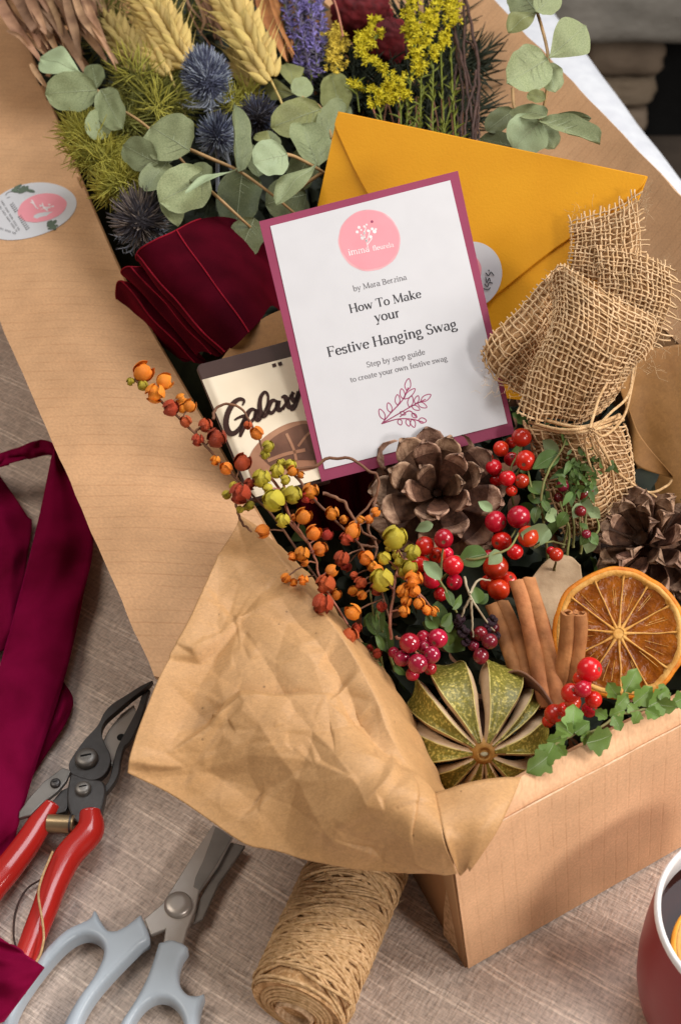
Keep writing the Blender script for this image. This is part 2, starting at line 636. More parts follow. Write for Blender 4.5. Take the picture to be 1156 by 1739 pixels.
M['moss_d'] = mat('olive_foliage', (.26, .25, .05), (.15, .15, .03), scale=60, rough=.6, transl=.2)
M['straw'] = mat('dried_leaf', (.42, .24, .135), (.24, .125, .07), scale=55, rough=.65, bump=.3, bscale=200, rand=.35, transl=.12)
M['straw_o'] = mat('orange_dried_leaf', (.45, .19, .06), (.30, .11, .035), scale=70, rough=.6, transl=.12)
M['twig'] = mat('dark_twig', (.075, .036, .026), (.04, .02, .015), scale=150, rough=.6, bump=.4)
M['lav'] = mat('lavender_floret', (.25, .20, .50), (.13, .10, .28), scale=300, rough=.6)
M['lav_d'] = mat('lavender_calyx', (.13, .10, .19), (.09, .08, .10), scale=300, rough=.7)
M['gold'] = mat('goldenrod_floret', (.78, .66, .035), (.62, .52, .02), scale=200, rough=.5, transl=.2)
M['gold_g'] = mat('goldenrod_leaf', (.22, .25, .035), (.15, .17, .025), scale=200, rough=.5, transl=.2)
M['mustard'] = mat('mustard_floret', (.60, .44, .06), (.45, .32, .03), scale=200, rough=.6, rand=.2)
M['cocks'] = mat('dark_red_flower', (.16, .008, .012), (.07, .004, .006), scale=120, rough=.8, sheen=.4, sheen_c=(.7, .05, .06))
M['cinn'] = mat('cinnamon_bark', (.46, .195, .072), (.27, .098, .034), scale=55, rough=.7, bump=.6, bscale=300, rand=.12, spec=.25)
M['rind'] = mat('orange_rind', (.70, .24, .012), (.50, .13, .008), scale=120, rough=.5, bump=.4, bscale=500)
M['pith'] = mat('orange_pith', (.76, .42, .115), (.60, .27, .045), scale=160, rough=.55, bump=.5, bscale=500, transl=.15)
M['flesh'] = mat('orange_flesh', (.40, .115, .006), (.19, .042, .003), scale=110, rough=.25, bump=.9, bscale=200, spec=.5, transl=.3, bdist=.0018)
M['gourd'] = mat('green_gourd_skin', (.54, .43, .10), (.165, .145, .020), scale=700, ramp=(.50, .70), rough=.38, bump=.5, bscale=330, spec=.45)
M['gourd_cut'] = mat('gourd_cut_face', (.50, .35, .21), (.38, .25, .14), scale=90, rough=.7, bump=.4)
M['gourd_rim'] = mat('gourd_rim', (.55, .45, .17), (.38, .30, .07), scale=200, rough=.6)
M['hub'] = mat('gourd_hub', (.38, .19, .04), (.26, .12, .02), scale=260, rough=.6, bump=.5)
M['hub_c'] = mat('gourd_stem_scar', (.36, .31, .20), (.26, .22, .12), scale=260, rough=.7, bump=.5)
M['steel_d'] = mat('dark_steel', (.085, .078, .075), (.055, .05, .048), scale=45, rough=.38, metal=.55, bump=.15, bscale=300)
M['steel'] = mat('steel_blade', (.40, .35, .31), (.33, .29, .255), scale=20, rough=.35, metal=.55, bump=.05, bscale=300)
M['steel_u'] = mat('worn_steel', (.22, .20, .18), (.16, .145, .13), scale=70, rough=.4, metal=.6, bump=.1)
M['brass'] = mat('brass_spring', (.50, .36, .20), (.36, .26, .15), scale=60, rough=.3, metal=.8)
M['red_grip'] = mat('red_vinyl', (.50, .022, .016), (.46, .018, .013), scale=30, rough=.22, spec=.5, coat=.35)
M['grey_grip'] = mat('pale_blue_plastic', (.42, .47, .52), (.40, .45, .50), scale=30, rough=.32, spec=.5)
M['mug'] = mat('red_glaze', (.26, .010, .018), (.23, .008, .015), scale=15, rough=.3, spec=.3)
M['mug_w'] = mat('white_glaze', (.78, .76, .76), (.76, .74, .74), rough=.14, spec=.5, coat=.4)
M['tea'] = mat('dark_tea', (.030, .008, .006), (.025, .007, .005), rough=.05, spec=.15)
M['fresh_rind'] = mat('fresh_orange_rind', (.80, .33, .02), (.74, .27, .015), scale=80, rough=.35, bump=.3, bscale=600)
M['fresh_flesh'] = mat('fresh_orange_flesh', (.62, .20, .01), (.40, .11, .005), scale=90, rough=.2, transl=.2)
M['stone'] = mat('hearth_stone', (.42, .32, .235), (.26, .195, .14), scale=9, rough=.85, bump=.6, bscale=30, rand=.25, bdist=.01)
M['stone_g'] = mat('grey_slab', (.34, .31, .27), (.23, .21, .18), scale=8, rough=.85, bump=.6, bscale=25, bdist=.01)
M['mortar'] = mat('dark_mortar', (.07, .055, .043), (.04, .032, .026), scale=20, rough=.95, bump=.5, bscale=40)
M['flat_black'] = mat('opening_black', (.006, .006, .006), (.004, .004, .004), rough=.9)  # flat black fills the firebox opening, bolt slots and rivet hole
M['floor'] = mat('dark_floor', (.14, .105, .08), (.09, .068, .052), scale=12, rough=.8, bump=.3)
M['fibre'] = mat('jute_fibre', (.60, .42, .24), rough=.8)

# ------------------------------------------------------------------ lettering: pen strokes with thick stems and thin hairlines
XH, CH, AH, DH = .46, .70, .74, -.22


def _l(x0, y0, x1, y1, w=None):
    return (np.array([[x0, y0], [x1, y1]], float), w)


def _a(cx, cy, rx, ry, a0, a1, w=None):
    t = np.radians(np.linspace(a0, a1, max(5, int(abs(a1 - a0) / 18))))
    return (np.stack([cx + rx * np.cos(t), cy + ry * np.sin(t)], 1), w)


def _s(x, y, w=.09):
    return _l(x - w, y, x + w, y, 't')


def _stem(x, y0, y1, sa=True, sb=True):
    r = [_l(x, y0, x, y1)]
    if sb:
        r.append(_s(x, y0 + .012))
    if sa:
        r.append(_l(x - .10, y1 - .012, x + .02, y1 - .012, 't'))
    return r


GL = {
    'H': (.74, _stem(.14, 0, CH) + _stem(.60, 0, CH) + [_l(.14, .36, .60, .36), _s(.14, CH), _s(.60, CH)]),
    'T': (.64, _stem(.32, 0, CH, False) + [_l(.05, CH - .01, .59, CH - .01, 't'), _l(.05, CH, .04, CH - .14, 't'), _l(.59, CH, .60, CH - .14, 't')]),
    'M': (.90, [_l(.13, 0, .15, CH, 't'), _l(.15, CH, .44, .02), _l(.44, .02, .74, CH, 't'), _l(.74, CH, .76, 0), _s(.13, .01), _s(.76, .01), _s(.12, CH, .05), _s(.78, CH, .06)]),
    'F': (.58, _stem(.14, 0, CH, False) + [_l(.05, CH - .01, .52, CH - .01, 't'), _l(.52, CH, .53, CH - .15, 't'), _l(.14, .36, .42, .36, 't'), _l(.42, .44, .42, .28, 't')]),
    'S': (.52, [_a(.26, .52, .17, .17, 20, 270, None), _a(.26, .18, .19, .18, 90, -160, None), _l(.44, .68, .42, .55, 't'), _l(.07, .02, .07, .16, 't')]),
    'B': (.62, _stem(.14, 0, CH, True) + [_a(.26, .53, .22, .165, 90, -90), _a(.26, .185, .27, .18, 90, -90), _l(.14, CH - .01, .27, CH - .01, 't'), _l(.14, .36, .27, .36, 't'), _l(.14, .01, .27, .01, 't')]),
    'a': (.48, [_a(.22, .34, .14, .115, 150, 0), _l(.36, .34, .36, .06), _a(.21, .14, .15, .135, 80, 320), _a(.43, .06, .07, .06, 180, 290, 't')]),
    'b': (.54, _stem(.12, .02, AH, True, False) + [_a(.28, .23, .19, .22, 140, -140)]),
    'c': (.44, [_a(.25, .23, .18, .22, 45, 320)]),
    'd': (.54, _stem(.41, 0, AH) + [_a(.26, .23, .19, .22, 40, 320)]),
    'e': (.46, [_a(.24, .23, .18, .22, 5, 325), _l(.07, .25, .41, .25, 't')]),
    'f': (.32, [_l(.14, 0, .14, .56), _a(.26, .56, .12, .16, 180, 50), _l(.03, XH - .01, .28, XH - .01, 't'), _s(.14, .01)]),
    'g': (.50, [_a(.22, .31, .145, .14, 0, 360), _a(.36, .42, .08, .05, 200, 60, 't'), _a(.22, .08, .13, .07, 120, 270, 't'), _l(.22, .02, .34, .0), _a(.24, -.10, .18, .105, 40, -300)]),
    'i': (.27, _stem(.13, 0, XH) + [_a(.13, .63, .022, .022, 0, 360)]),
    'k': (.54, _stem(.12, 0, AH) + [_l(.14, .2, .40, XH, 't'), _l(.22, .26, .45, .01), _s(.41, XH, .08), _s(.46, .01, .07)]),
    'n': (.56, _stem(.12, 0, XH) + [_a(.28, .27, .16, .18, 160, 0, None), _l(.44, .27, .44, 0), _s(.44, .01)]),
    'm': (.82, _stem(.12, 0, XH) + [_a(.26, .28, .14, .17, 160, 0), _l(.40, .28, .40, 0), _s(.40, .01), _a(.54, .28, .14, .17, 160, 0), _l(.68, .28, .68, 0), _s(.68, .01)]),
    'o': (.50, [_a(.25, .23, .19, .22, 0, 360)]),
    'p': (.54, _stem(.12, DH, XH) + [_a(.28, .23, .19, .22, 140, -140)]),
    'r': (.38, _stem(.12, 0, XH) + [_a(.26, .30, .13, .15, 160, 60)]),
    's': (.40, [_a(.20, .34, .12, .11, 20, 270), _a(.20, .12, .13, .115, 90, -160), _l(.33, .46, .32, .35, 't'), _l(.07, .0, .07, .12, 't')]),
    't': (.34, [_l(.15, .10, .15, .60), _a(.25, .10, .10, .10, 180, 300), _l(.03, XH - .01, .30, XH - .01, 't')]),
    'u': (.56, _stem(.12, .16, XH, True, False) + [_a(.27, .17, .15, .16, 180, 340), _l(.43, 0, .43, XH), _l(.34, XH - .01, .43, XH - .01, 't'), _l(.43, .01, .52, .01, 't')]),
    'v': (.50, [_l(.08, XH, .25, .01), _l(.25, .01, .42, XH, 't'), _s(.08, XH, .07), _s(.42, XH, .06)]),
    'w': (.74, [_l(.08, XH, .23, .01), _l(.23, .01, .37, XH, 't'), _l(.36, XH, .52, .01), _l(.52, .01, .67, XH, 't'), _s(.08, XH, .07), _s(.67, XH, .06)]),
    'y': (.50, [_l(.08, XH, .26, .02), _l(.43, XH, .20, -.14, 't'), _a(.13, -.14, .07, .06, 0, -150), _s(.08, XH, .07), _s(.43, XH, .06)]),
    'z': (.44, [_l(.07, XH - .01, .37, XH - .01, 't'), _l(.37, XH - .02, .07, .02), _l(.07, .01, .38, .01, 't')]),
    'l': (.27, _stem(.13, 0, AH)),
}


def pen(mb, pts2, o, ex, ey, n, wt, wn, mi=0, const=None):
    """ribbon of a stroke: points in a plane frame; thick wt on stems, thin wn on hairlines"""
    p = np.asarray(pts2, float)
    d = np.gradient(p, axis=0)
    ln = np.linalg.norm(d, axis=1) + 1e-9
    d = d / ln[:, None]
    w = (wn + (wt - wn) * np.abs(d[:, 1])) if const is None else np.full(len(p), const)
    q = np.stack([-d[:, 1], d[:, 0]], 1)
    a, b = p + q * w[:, None] / 2, p - q * w[:, None] / 2
    G = np.stack([a, b], 1)
    W3 = o + G[..., :1] * ex + G[..., 1:] * ey
    mb.grid(W3, mi)


def text(mb, pl, p0, p1, s, off, bold=.085, thin=.035, mi=0):
    """letters on plane pl, baseline from pixel p0 to pixel p1"""
    A, B = pl(*p0, off), pl(*p1, off)
    ex = B - A
    tot = sum(.26 if c == ' ' else GL[c][0] for c in s)
    k = np.linalg.norm(ex) / tot
    ex = nrm(ex) * k
    ey = np.cross(pl.n, ex)
    x = 0
    for c in s:
        if c == ' ':
            x += .26
            continue
        adv, st = GL[c]
        for j, (p, w) in enumerate(st):
            pen(mb, p + [x, 0], A + pl.n * (.00002 * (j % 5)), ex, ey, pl.n, bold, thin, mi, thin if w == 't' else None)
        x += adv


def ink(mb, pl, pix, w, off, mi=0, n=24, smooth=True):
    """one drawn line on a plane through photo pixels, w in metres"""
    q = np.array([pl(x, y, off) for x, y in pix])
    q = cr(q, n) if smooth else q
    t = np.gradient(q, axis=0)
    t /= np.linalg.norm(t, axis=1)[:, None] + 1e-9
    sdir = np.cross(pl.n, t)
    w = np.broadcast_to(np.asarray(w, float), (len(q),)) if np.ndim(w) == 0 else np.interp(np.linspace(0, 1, len(q)), np.linspace(0, 1, len(w)), w)
    mb.grid(np.stack([q + sdir * w[:, None] / 2, q - sdir * w[:, None] / 2], 1), mi)


def disc(mb, pl, c, r, off, mi=0, n=40, wob=0.0, ex=None):
    """filled disc on a plane; c a pixel, r metres"""
    o = pl(*c, off)
    ex = nrm(RV - pl.n * (RV @ pl.n)) if ex is None else ex
    ey = np.cross(pl.n, ex)
    a = np.linspace(0, 2 * math.pi, n, endpoint=False)
    rr = r * (1 + wob * np.array([n3(3 * math.cos(t), 3 * math.sin(t), r * 900) for t in a]))
    ring = o + (rr * np.cos(a))[:, None] * ex + (rr * np.sin(a))[:, None] * ey
    mb.add(ring, [tuple(range(n))], mi)
flecks(M['kraft'], 520, .86, 1.12, (1, 1.6, 1), 95)
flecks(M['kraft_dark'], 420, .86, 1.12)
flecks(M['board_flap'], 60, .93, 1.05, (1, 1, 1))
flecks(M['board_front'], 60, .93, 1.05, (1, 1, 1))
flecks(M['red'], 140, .88, 1.08)
flecks(M['euc'], 260, .90, 1.10, (1, 1, 1), 140)
flecks(M['euc_d'], 260, .88, 1.10)
flecks(M['cinn'], 160, .80, 1.14, (1, 1, .25))
flecks(M['cone'], 500, .75, 1.25, (1, 1, .3))
flecks(M['red_grip'], 25, .92, 1.04)
flecks(M['grey_grip'], 30, .94, 1.03)
flecks(M['gourd'], 45, .7, 1.25)
flecks(M['crimson'], 140, .85, 1.08)
flecks(M['burlap'], 90, .82, 1.12)

# ================================================================== the setting
def coons(c0, c1, d0, d1, nu, nv):
    """patch between curves c0 (v=0), c1 (v=1) along u and d0 (u=0), d1 (u=1) along v"""
    c0, c1, d0, d1 = lin(cr(c0, 200), nu), lin(cr(c1, 200), nu), lin(cr(d0, 200), nv), lin(cr(d1, 200), nv)
    u = np.linspace(0, 1, nu)[:, None, None]
    v = np.linspace(0, 1, nv)[None, :, None]
    G = (1 - v) * c0[:, None] + v * c1[:, None] + (1 - u) * d0[None] + u * d1[None]
    G = G - ((1 - u) * (1 - v) * c0[0] + u * (1 - v) * c0[-1] + (1 - u) * v * c1[0] + u * v * c1[-1])
    return G


def normals(G):
    a, b = np.gradient(G, axis=0), np.gradient(G, axis=1)
    n = np.cross(a, b)
    n /= np.linalg.norm(n, axis=2)[..., None] + 1e-12
    if (n @ NV).mean() < 0:
        n = -n
    return n


def px3(lst):
    return [P(*q) for q in lst]


# table and cloth
mb = MB()
nx, ny = 90, 110
xs = np.linspace(-.75, .75, nx)
ys = np.linspace(-.05, 1.75, ny)
edge0, edge1 = P(1000, 95, 0), P(1156, 300, 0)
ed = nrm(edge1 - edge0)
G = np.zeros((nx, ny, 3))
for i, x in enumerate(xs):
    for j, y in enumerate(ys):
        z = .0016 * n3(x * 9, y * 9, 1) + .0008 * n3(x * 30, y * 30, 2) - .002
        xe = edge0[0] + (y - edge0[1]) * ed[0] / ed[1]
        G[i, j] = (min(x, xe - .012) if x < .75 else xe - .012, y, z)
mb.grid(G)
tag(mb.build('striped_tablecloth', M['cloth'], None), 'taupe woven cloth with paired pale stripes under everything', 'tablecloth')
mb = MB()
prof = [(-.11, .002), (-.09, .002), (-.07, .002), (-.05, .002), (-.035, .002), (-.02, .0015), (-.006, -.001), (0, -.008), (.002, -.03), (.002, -.08), (.003, -.16), (.002, -.24)]
rows = []
for k in range(60):
    y = .62 + k * .0195
    e = edge0 + ed * ((y - edge0[1]) / ed[1])
    rows.append([(e[0] + a, y, c + .0025 * n3(y * 14, a * 14, 4) * (1 if c > -.005 else 2.5) + (.0032 if c > -.005 else 0)) for a, c in prof])
mb.grid(rows)
tag(mb.build('lit_cloth_sheet', M['lit_cloth'], None, thick=.001), 'far edge of the tablecloth coloured white for strong light, behind the box flap', 'tablecloth')  # stands for the same cloth, whitened where light falls strongly
mb = MB()
e = edge0 + ed * ((-.05 - edge0[1]) / ed[1])
e2 = edge0 + ed * ((1.75 - edge0[1]) / ed[1])
mb.slab([V(-.75, -.05, -.006), V(e[0] - .02, -.05, -.006), V(e2[0] - .02, 1.75, -.006), V(-.75, 1.75, -.006)], V(0, 0, 1), .03)
tag(mb.build('table_top', M['twig'], None, smooth=False), None, None, None, 'structure')
mb = MB()
mb.add([(-4, -1, -.74), (4, -1, -.74), (4, 4, -.74), (-4, 4, -.74)], [(0, 1, 2, 3)])
tag(mb.build('floor', M['floor'], None, smooth=False), None, None, None, 'structure')

# stone fireplace far behind the table
fp = thing('stone_fireplace', 'blurred rough stone fireplace with black opening beyond the table', 'fireplace', (1.0, 2.5, -.74))
mb = MB()
mb.slab([V(-1.5, 2.55, .6), V(3, 2.55, .6), V(3, 2.55, -.74), V(-1.5, 2.55, -.74)], V(0, -1, 0), .05)
mb.build('mortar_wall', M['mortar'], fp, smooth=False)


def stone(px, py, w, h, m, Y=2.5, name='stone', depth=.12):
    a, b = PY(px, py, Y), PY(px + w, py + h, Y)
    c = (a + b) / 2
    hw, hh = abs(b[0] - a[0]) / 2, abs(a[2] - b[2]) / 2
    mb = MB()

    def f(d):
        k = 1 / max(abs(d[0]), abs(d[1]), abs(d[2])) ** .82
        return k * (1 + .10 * n3(d[0] * 2 + px, d[1] * 2 + py, d[2] * 2))
    mb.ball(c, (hw * .92, depth / 2, hh * .92), 28, 18, 0, f)
    return mb.build(name, m, fp)


for q in [(690, -150, 300, 90), (890, -160, 260, 90)]:
    stone(*q, M['stone_g'])
stone(830, -62, 430, 108, M['stone_g'], 2.44, 'mantel_slab', .2)
for q in [(860, 48, 122, 62), (985, 50, 140, 60), (880, 114, 110, 46), (992, 112, 116, 50), (900, 163, 90, 44), (985, 165, 112, 46),
          (930, 212, 158, 52), (1010, 262, 90, 50), (780, 60, 90, 90), (1205, 60, 120, 70), (1200, 130, 140, 80), (1195, 210, 120, 70), (1040, 310, 140, 60), (1180, 290, 160, 80)]:
    stone(*q, M['stone'])
mb = MB()
a, b = PY(1112, 40, 2.47), PY(1300, 232, 2.47)
mb.slab([V(a[0], 2.475, a[2]), V(b[0], 2.475, a[2]), V(b[0], 2.475, b[2]), V(a[0] - .02, 2.475, b[2])], V(0, -1, 0), .04)
mb.build('firebox_opening', M['flat_black'], fp, smooth=False)

# ================================================================== the cardboard box
EL = nrm(V(-.4226, .9063, 0))
B0, TLF = P(795, 1645, 0), P(766, 1437, .117)
EF = nrm(V(.864, .504, 0))
EWN = V(.9063, .4226, 0)
box = thing('cardboard_box', 'long open brown cardboard box filled with dried flowers and foraged decorations', 'box', tuple(B0 + .15 * EF + .4 * EL))
BW = .283
mb = MB()
inner_top = P(762, 1386, .123)
n = 60
prof = []
for k in range(14):
    t = k / 13
    prof.append((B0 * (1 - t) + TLF * t, t * .122))
mid = TLF + V(-.001, .002, .0035)
prof += [(mid, .126), (inner_top + V(0, 0, .0012), .132), (inner_top + V(-.001, .003, -.002), .136), (inner_top + V(0, .004, -.03), .16), (inner_top + V(.004, .004, -.119), .25)]
G = np.zeros((n, len(prof), 3))
U = np.zeros((n, len(prof), 2))
for i in range(n):
    s = BW * i / (n - 1)
    for j, (q, vv) in enumerate(prof):
        wob = .0010 * n3(s * 30, vv * 30, 5) if 0 < j < len(prof) - 1 else 0
        G[i, j] = q + EF * s + V(.5, -.86, .2) * wob
        U[i, j] = (s, vv)
mb.grid(G, 0, uv=U)
mb.add(np.vstack([G[0]]), [tuple(range(len(prof)))], 1)
mb.build('front_wall', [M['board_front'], M['board_edge']], box, sharp=50)

mb = MB()
mb.tube([TLF + EF * BW * t + V(.0004, -.0006, .0004) + V(0, 0, .0005) * n3(t * 14, 3, 2) for t in np.linspace(0.02, .995, 60)], [.00045 * (1 + .8 * n3(t * 30, 1, 7)) for t in np.linspace(0, 1, 60)], 5)
mb.build('worn_crease', M['board_crease'], box)

hinge = cr([TLF + V(-.001, .002, .004), P(325, 680, .122), P(195, 440, .122), P(60, 110, .122), P(-10, -70, .122)], 70)
mb = MB()
G = np.zeros((70, 2, 3))
U = np.zeros((70, 2, 2))
for i in range(70):
    t = i / 69
    s = t * .93
    G[i, 0] = B0 + EL * s * 1.0 + V(.0015, .002, 0)
    G[i, 1] = hinge[i] + V(.0015, 0, -.0005)
    U[i, 0], U[i, 1] = (s, 0), (s, .12)
mb.grid(G, uv=U)
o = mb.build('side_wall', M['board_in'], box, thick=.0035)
# left flap
o0, o1 = P(262, 1148, .108), P(0, 545, .108)
od = o1 - o0
outer = np.array([o0 + od * t for t in np.linspace(-.0, 2.35, 70)])
G = np.zeros((70, 16, 3))
U = np.zeros((70, 16, 2))
hl = lin(np.vstack([hinge[3:]]), 70)
L_out = np.linalg.norm(od) * 2.35
for i in range(70):
    for j in range(16):
        w = j / 15
        q = hl[i] * (1 - w) + outer[i] * w
        q = q + V(0, 0, .0035) * math.sin(math.pi * w) + V(0, 0, .0012) * n3(q[0] * 22, q[1] * 22, 8)
        if j == 15:
            q = q + V(.9, .42, 0) * .0012 * n3(i * .45, 2, 3)
        G[i, j] = q
        U[i, j] = (w * .095, np.dot(q - B0, nrm(V(.20, .98, 0))))
mb = MB()
mb.grid(G, uv=U)
flap = mb.build('side_flap', [M['board_flap'], M['board_edge']], box, thick=.0032)
flap.modifiers[0].material_offset_rim = 1
flap.modifiers.new('edges', 'EDGE_SPLIT').split_angle = math.radians(40)
flapG = G
# round sticker printed with a pink circle, on the flap
pl = Plane(P(40, 350, .1165), P(120, 360, .1195), P(40, 300, .1165))
ci, cj = None, None


def flap_z(x, y):
    k = np.argmin((G[..., 0] - x) ** 2 + (G[..., 1] - y) ** 2)
    return G.reshape(-1, 3)[k]


fa, fb, fc = [flap_z(*P(x, y, .117)[:2]) for x, y in ((-10, 357), (110, 357), (50, 300))]
pl = Plane(fa, fb, fc)
pl.o = pl.o + pl.n * .0012


def conform(mb, off):
    """lay a drawn mesh on the flap surface, off above it"""
    g = flapG.reshape(-1, 3)
    allv = np.vstack(mb.v)
    zm = allv[:, 2].min()
    for vs in mb.v:
        for q in vs:
            d = (g[:, 0] - q[0]) ** 2 + (g[:, 1] - q[1]) ** 2
            k = np.argsort(d)[:8]
            A_ = np.c_[g[k, 0], g[k, 1], np.ones(8)]
            co = np.linalg.lstsq(A_, g[k, 2], rcond=None)[0]
            q[2] = co @ V(q[0], q[1], 1) + off


st = None
mb = MB()
r_st = np.linalg.norm(pl(124, 360) - pl(-25, 355)) / 2
o = pl(50, 357)
ex_ = nrm(RV - pl.n * (RV @ pl.n))
ey_ = np.cross(pl.n, ex_)
th = np.linspace(0, 2 * math.pi, 64, endpoint=False)
mb.grid(np.array([[o + ex_ * r_st * q * math.cos(t) + ey_ * r_st * q * math.sin(t) for t in th] for q in np.linspace(1, .001, 9)]), cv=True)
conform(mb, .0005)
st = mb.build('round_sticker', M['white'], box, smooth=False)
mb = MB()
disc(mb, pl, (72, 352), np.linalg.norm(pl(111, 353) - pl(34, 350)) / 2, .0003, wob=.03, n=48)
conform(mb, .0007)
mb.build('printed_circle', M['pink'], st, smooth=False)
mb = MB()
w = .0009
for q in ([(52, 343), (58, 346), (62, 352), (66, 354)], [(68, 347), (74, 350), (80, 351), (91, 348)], [(70, 355), (78, 352), (86, 352)], [(72, 344), (75, 352), (82, 358)], [(54, 339), (58, 345)]):
    ink(mb, pl, q, w, .0006, 0)
for q, rr in (((70, 349), .0012), ((80, 354), .001), ((90, 349), .001), ((84, 346), .0009)):
    disc(mb, pl, q, rr, .0006, 0, n=10)
for q in ([(17, 342), (22, 348), (27, 357), (34, 370), (40, 380), (48, 391)],):
    pass
lab = MB()
# rows of small print running down the sticker
for row, (p0, p1, hgt, step) in enumerate((((20, 345), (49, 391), .0050, .15), ((3, 340), (34, 392), .0018, .12), ((-3, 345), (30, 394), .0018, .12), ((-4, 385), (28, 397), .0018, .1))):
    A, B = np.array(p0, float), np.array(p1, float)
    n_ = int(np.linalg.norm(B - A) / (3.4 if row == 0 else 2.2))
    d = (B - A) / n_
    for k in range(n_):
        if (row == 0 and k in (5, 6)) or (row and k % 6 == 5):
            continue
        q = A + d * (k + .2)
        e = np.array([-d[1], d[0]]) / np.linalg.norm(d)
        hh = (3.3 if row == 0 else 1.3)
        jit = rng.uniform(-.4, .4, 4)
        ink(lab, pl, [q - e * hh, q + d * .35 + e * jit[0], q + e * hh], .0006 if row == 0 else .00035, .0004, 0 if row == 0 else 1, 5)
        ink(lab, pl, [q + e * hh, q + d * .55 + e * (hh + jit[1]) * .8], .0005 if row == 0 else .0003, .0004, 0 if row == 0 else 1, 3)
ink(lab, pl, [(10, 331), (13, 327), (20, 324)], .0006, .0004, 1, 8)
ink(lab, pl, [(12, 336), (18, 334)], .0005, .0004, 1, 4)
conform(lab, .0008)
lab.build('small_print', [M['ink_soft'], M['ink_soft']], st, smooth=False)
for nm, (cx, cy), n_, sp in (('leaf_motif', (40, 321), 9, 14), ('leaf_motif', (90, 384), 6, 6)):
    lm = MB()
    for k in range(n_):
        a = rng.uniform(0, 6.28)
        q = (cx + rng.uniform(-sp, sp), cy + rng.uniform(-4, 4) + (0 if n_ == 9 else rng.uniform(-4, 4)))
        o_ = pl(*q, .0005)
        ex = nrm(math.cos(a) * RV + math.sin(a) * np.cross(pl.n, RV))
        ey = np.cross(pl.n, ex)
        t = np.linspace(0, 6.28, 10, endpoint=False)
        lm.add(o_ + (np.cos(t) * .0042)[:, None] * ex + (np.sin(t) * .0018)[:, None] * ey + pl.n * .00003 * k, [tuple(range(10))])
    conform(lm, .0009)
    lm.build(nm, M['green_ink'], st, smooth=False)
conform(mb, .0009)
mb.build('white_print', M['white_ink'], st, smooth=False)

# right side: raised flap, wall
R0 = TLF + EF * BW
q0, q1 = P(1156, 333, .172), P(895, 60, .172)
d = q1 - q0
ro = np.array([q0 + d * t for t in np.linspace(-1.0, 2.2, 60)])
hstart = P(1156, 588, .121)
rhh = np.array([hstart + EL * s for s in np.linspace(np.dot(ro[0] - hstart, EL), np.dot(ro[-1] - hstart, EL), 60)])
mb = MB()
w0, w1 = hstart - EL * .14, hstart + EL * .76
mb.grid(np.array([[(w0 * (1 - t) + w1 * t) + V(0, 0, -.001), V(w0[0] * (1 - t) + w1[0] * t - .004, w0[1] * (1 - t) + w1[1] * t - .002, 0.002)] for t in np.linspace(0, 1, 40)]))
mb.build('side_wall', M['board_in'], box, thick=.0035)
G = np.zeros((60, 12, 3))
U = np.zeros((60, 12, 2))
for i in range(60):
    for j in range(12):
        w = j / 11
        q = rhh[i] * (1 - w) + ro[i] * w
        q = q - V(0, 0, .006) * math.sin(math.pi * w) + V(0, 0, .0012) * n3(q[0] * 20, q[1] * 20, 18)
        if j == 11:
            q = q + V(.9, .42, .2) * .0012 * n3(i * .5, 5, 3)
        G[i, j] = q
        U[i, j] = (w * .1, np.dot(q - B0, EL))
mb = MB()
mb.grid(G[:, ::-1], uv=U[:, ::-1])
o = mb.build('side_flap', [M['board_flap'], M['board_edge']], box, thick=.0032)
o.modifiers[0].material_offset_rim = 1
o.modifiers.new('edges', 'EDGE_SPLIT').split_angle = math.radians(40)
mb = MB()
mb.slab([B0 + EL * .003 + EF * .003 + V(0, 0, .005), B0 + EF * BW + V(0, 0, .005), B0 + EF * BW + EL * .93 + V(0, 0, .005), B0 + EL * .93 + V(0, 0, .005)], V(0, 0, 1), .003)
mb.build('base', M['board_in'], box, smooth=False)
mb = MB()
mb.slab([hinge[-1] + EL * .004, R0 + EL * .935, B0 + EF * BW + EL * .935, B0 + EL * .934], -EL, .0035)
mb.build('back_wall', M['board_in'], box, smooth=False)

# ================================================================== kraft paper
from mathutils.geometry import delaunay_2d_cdt


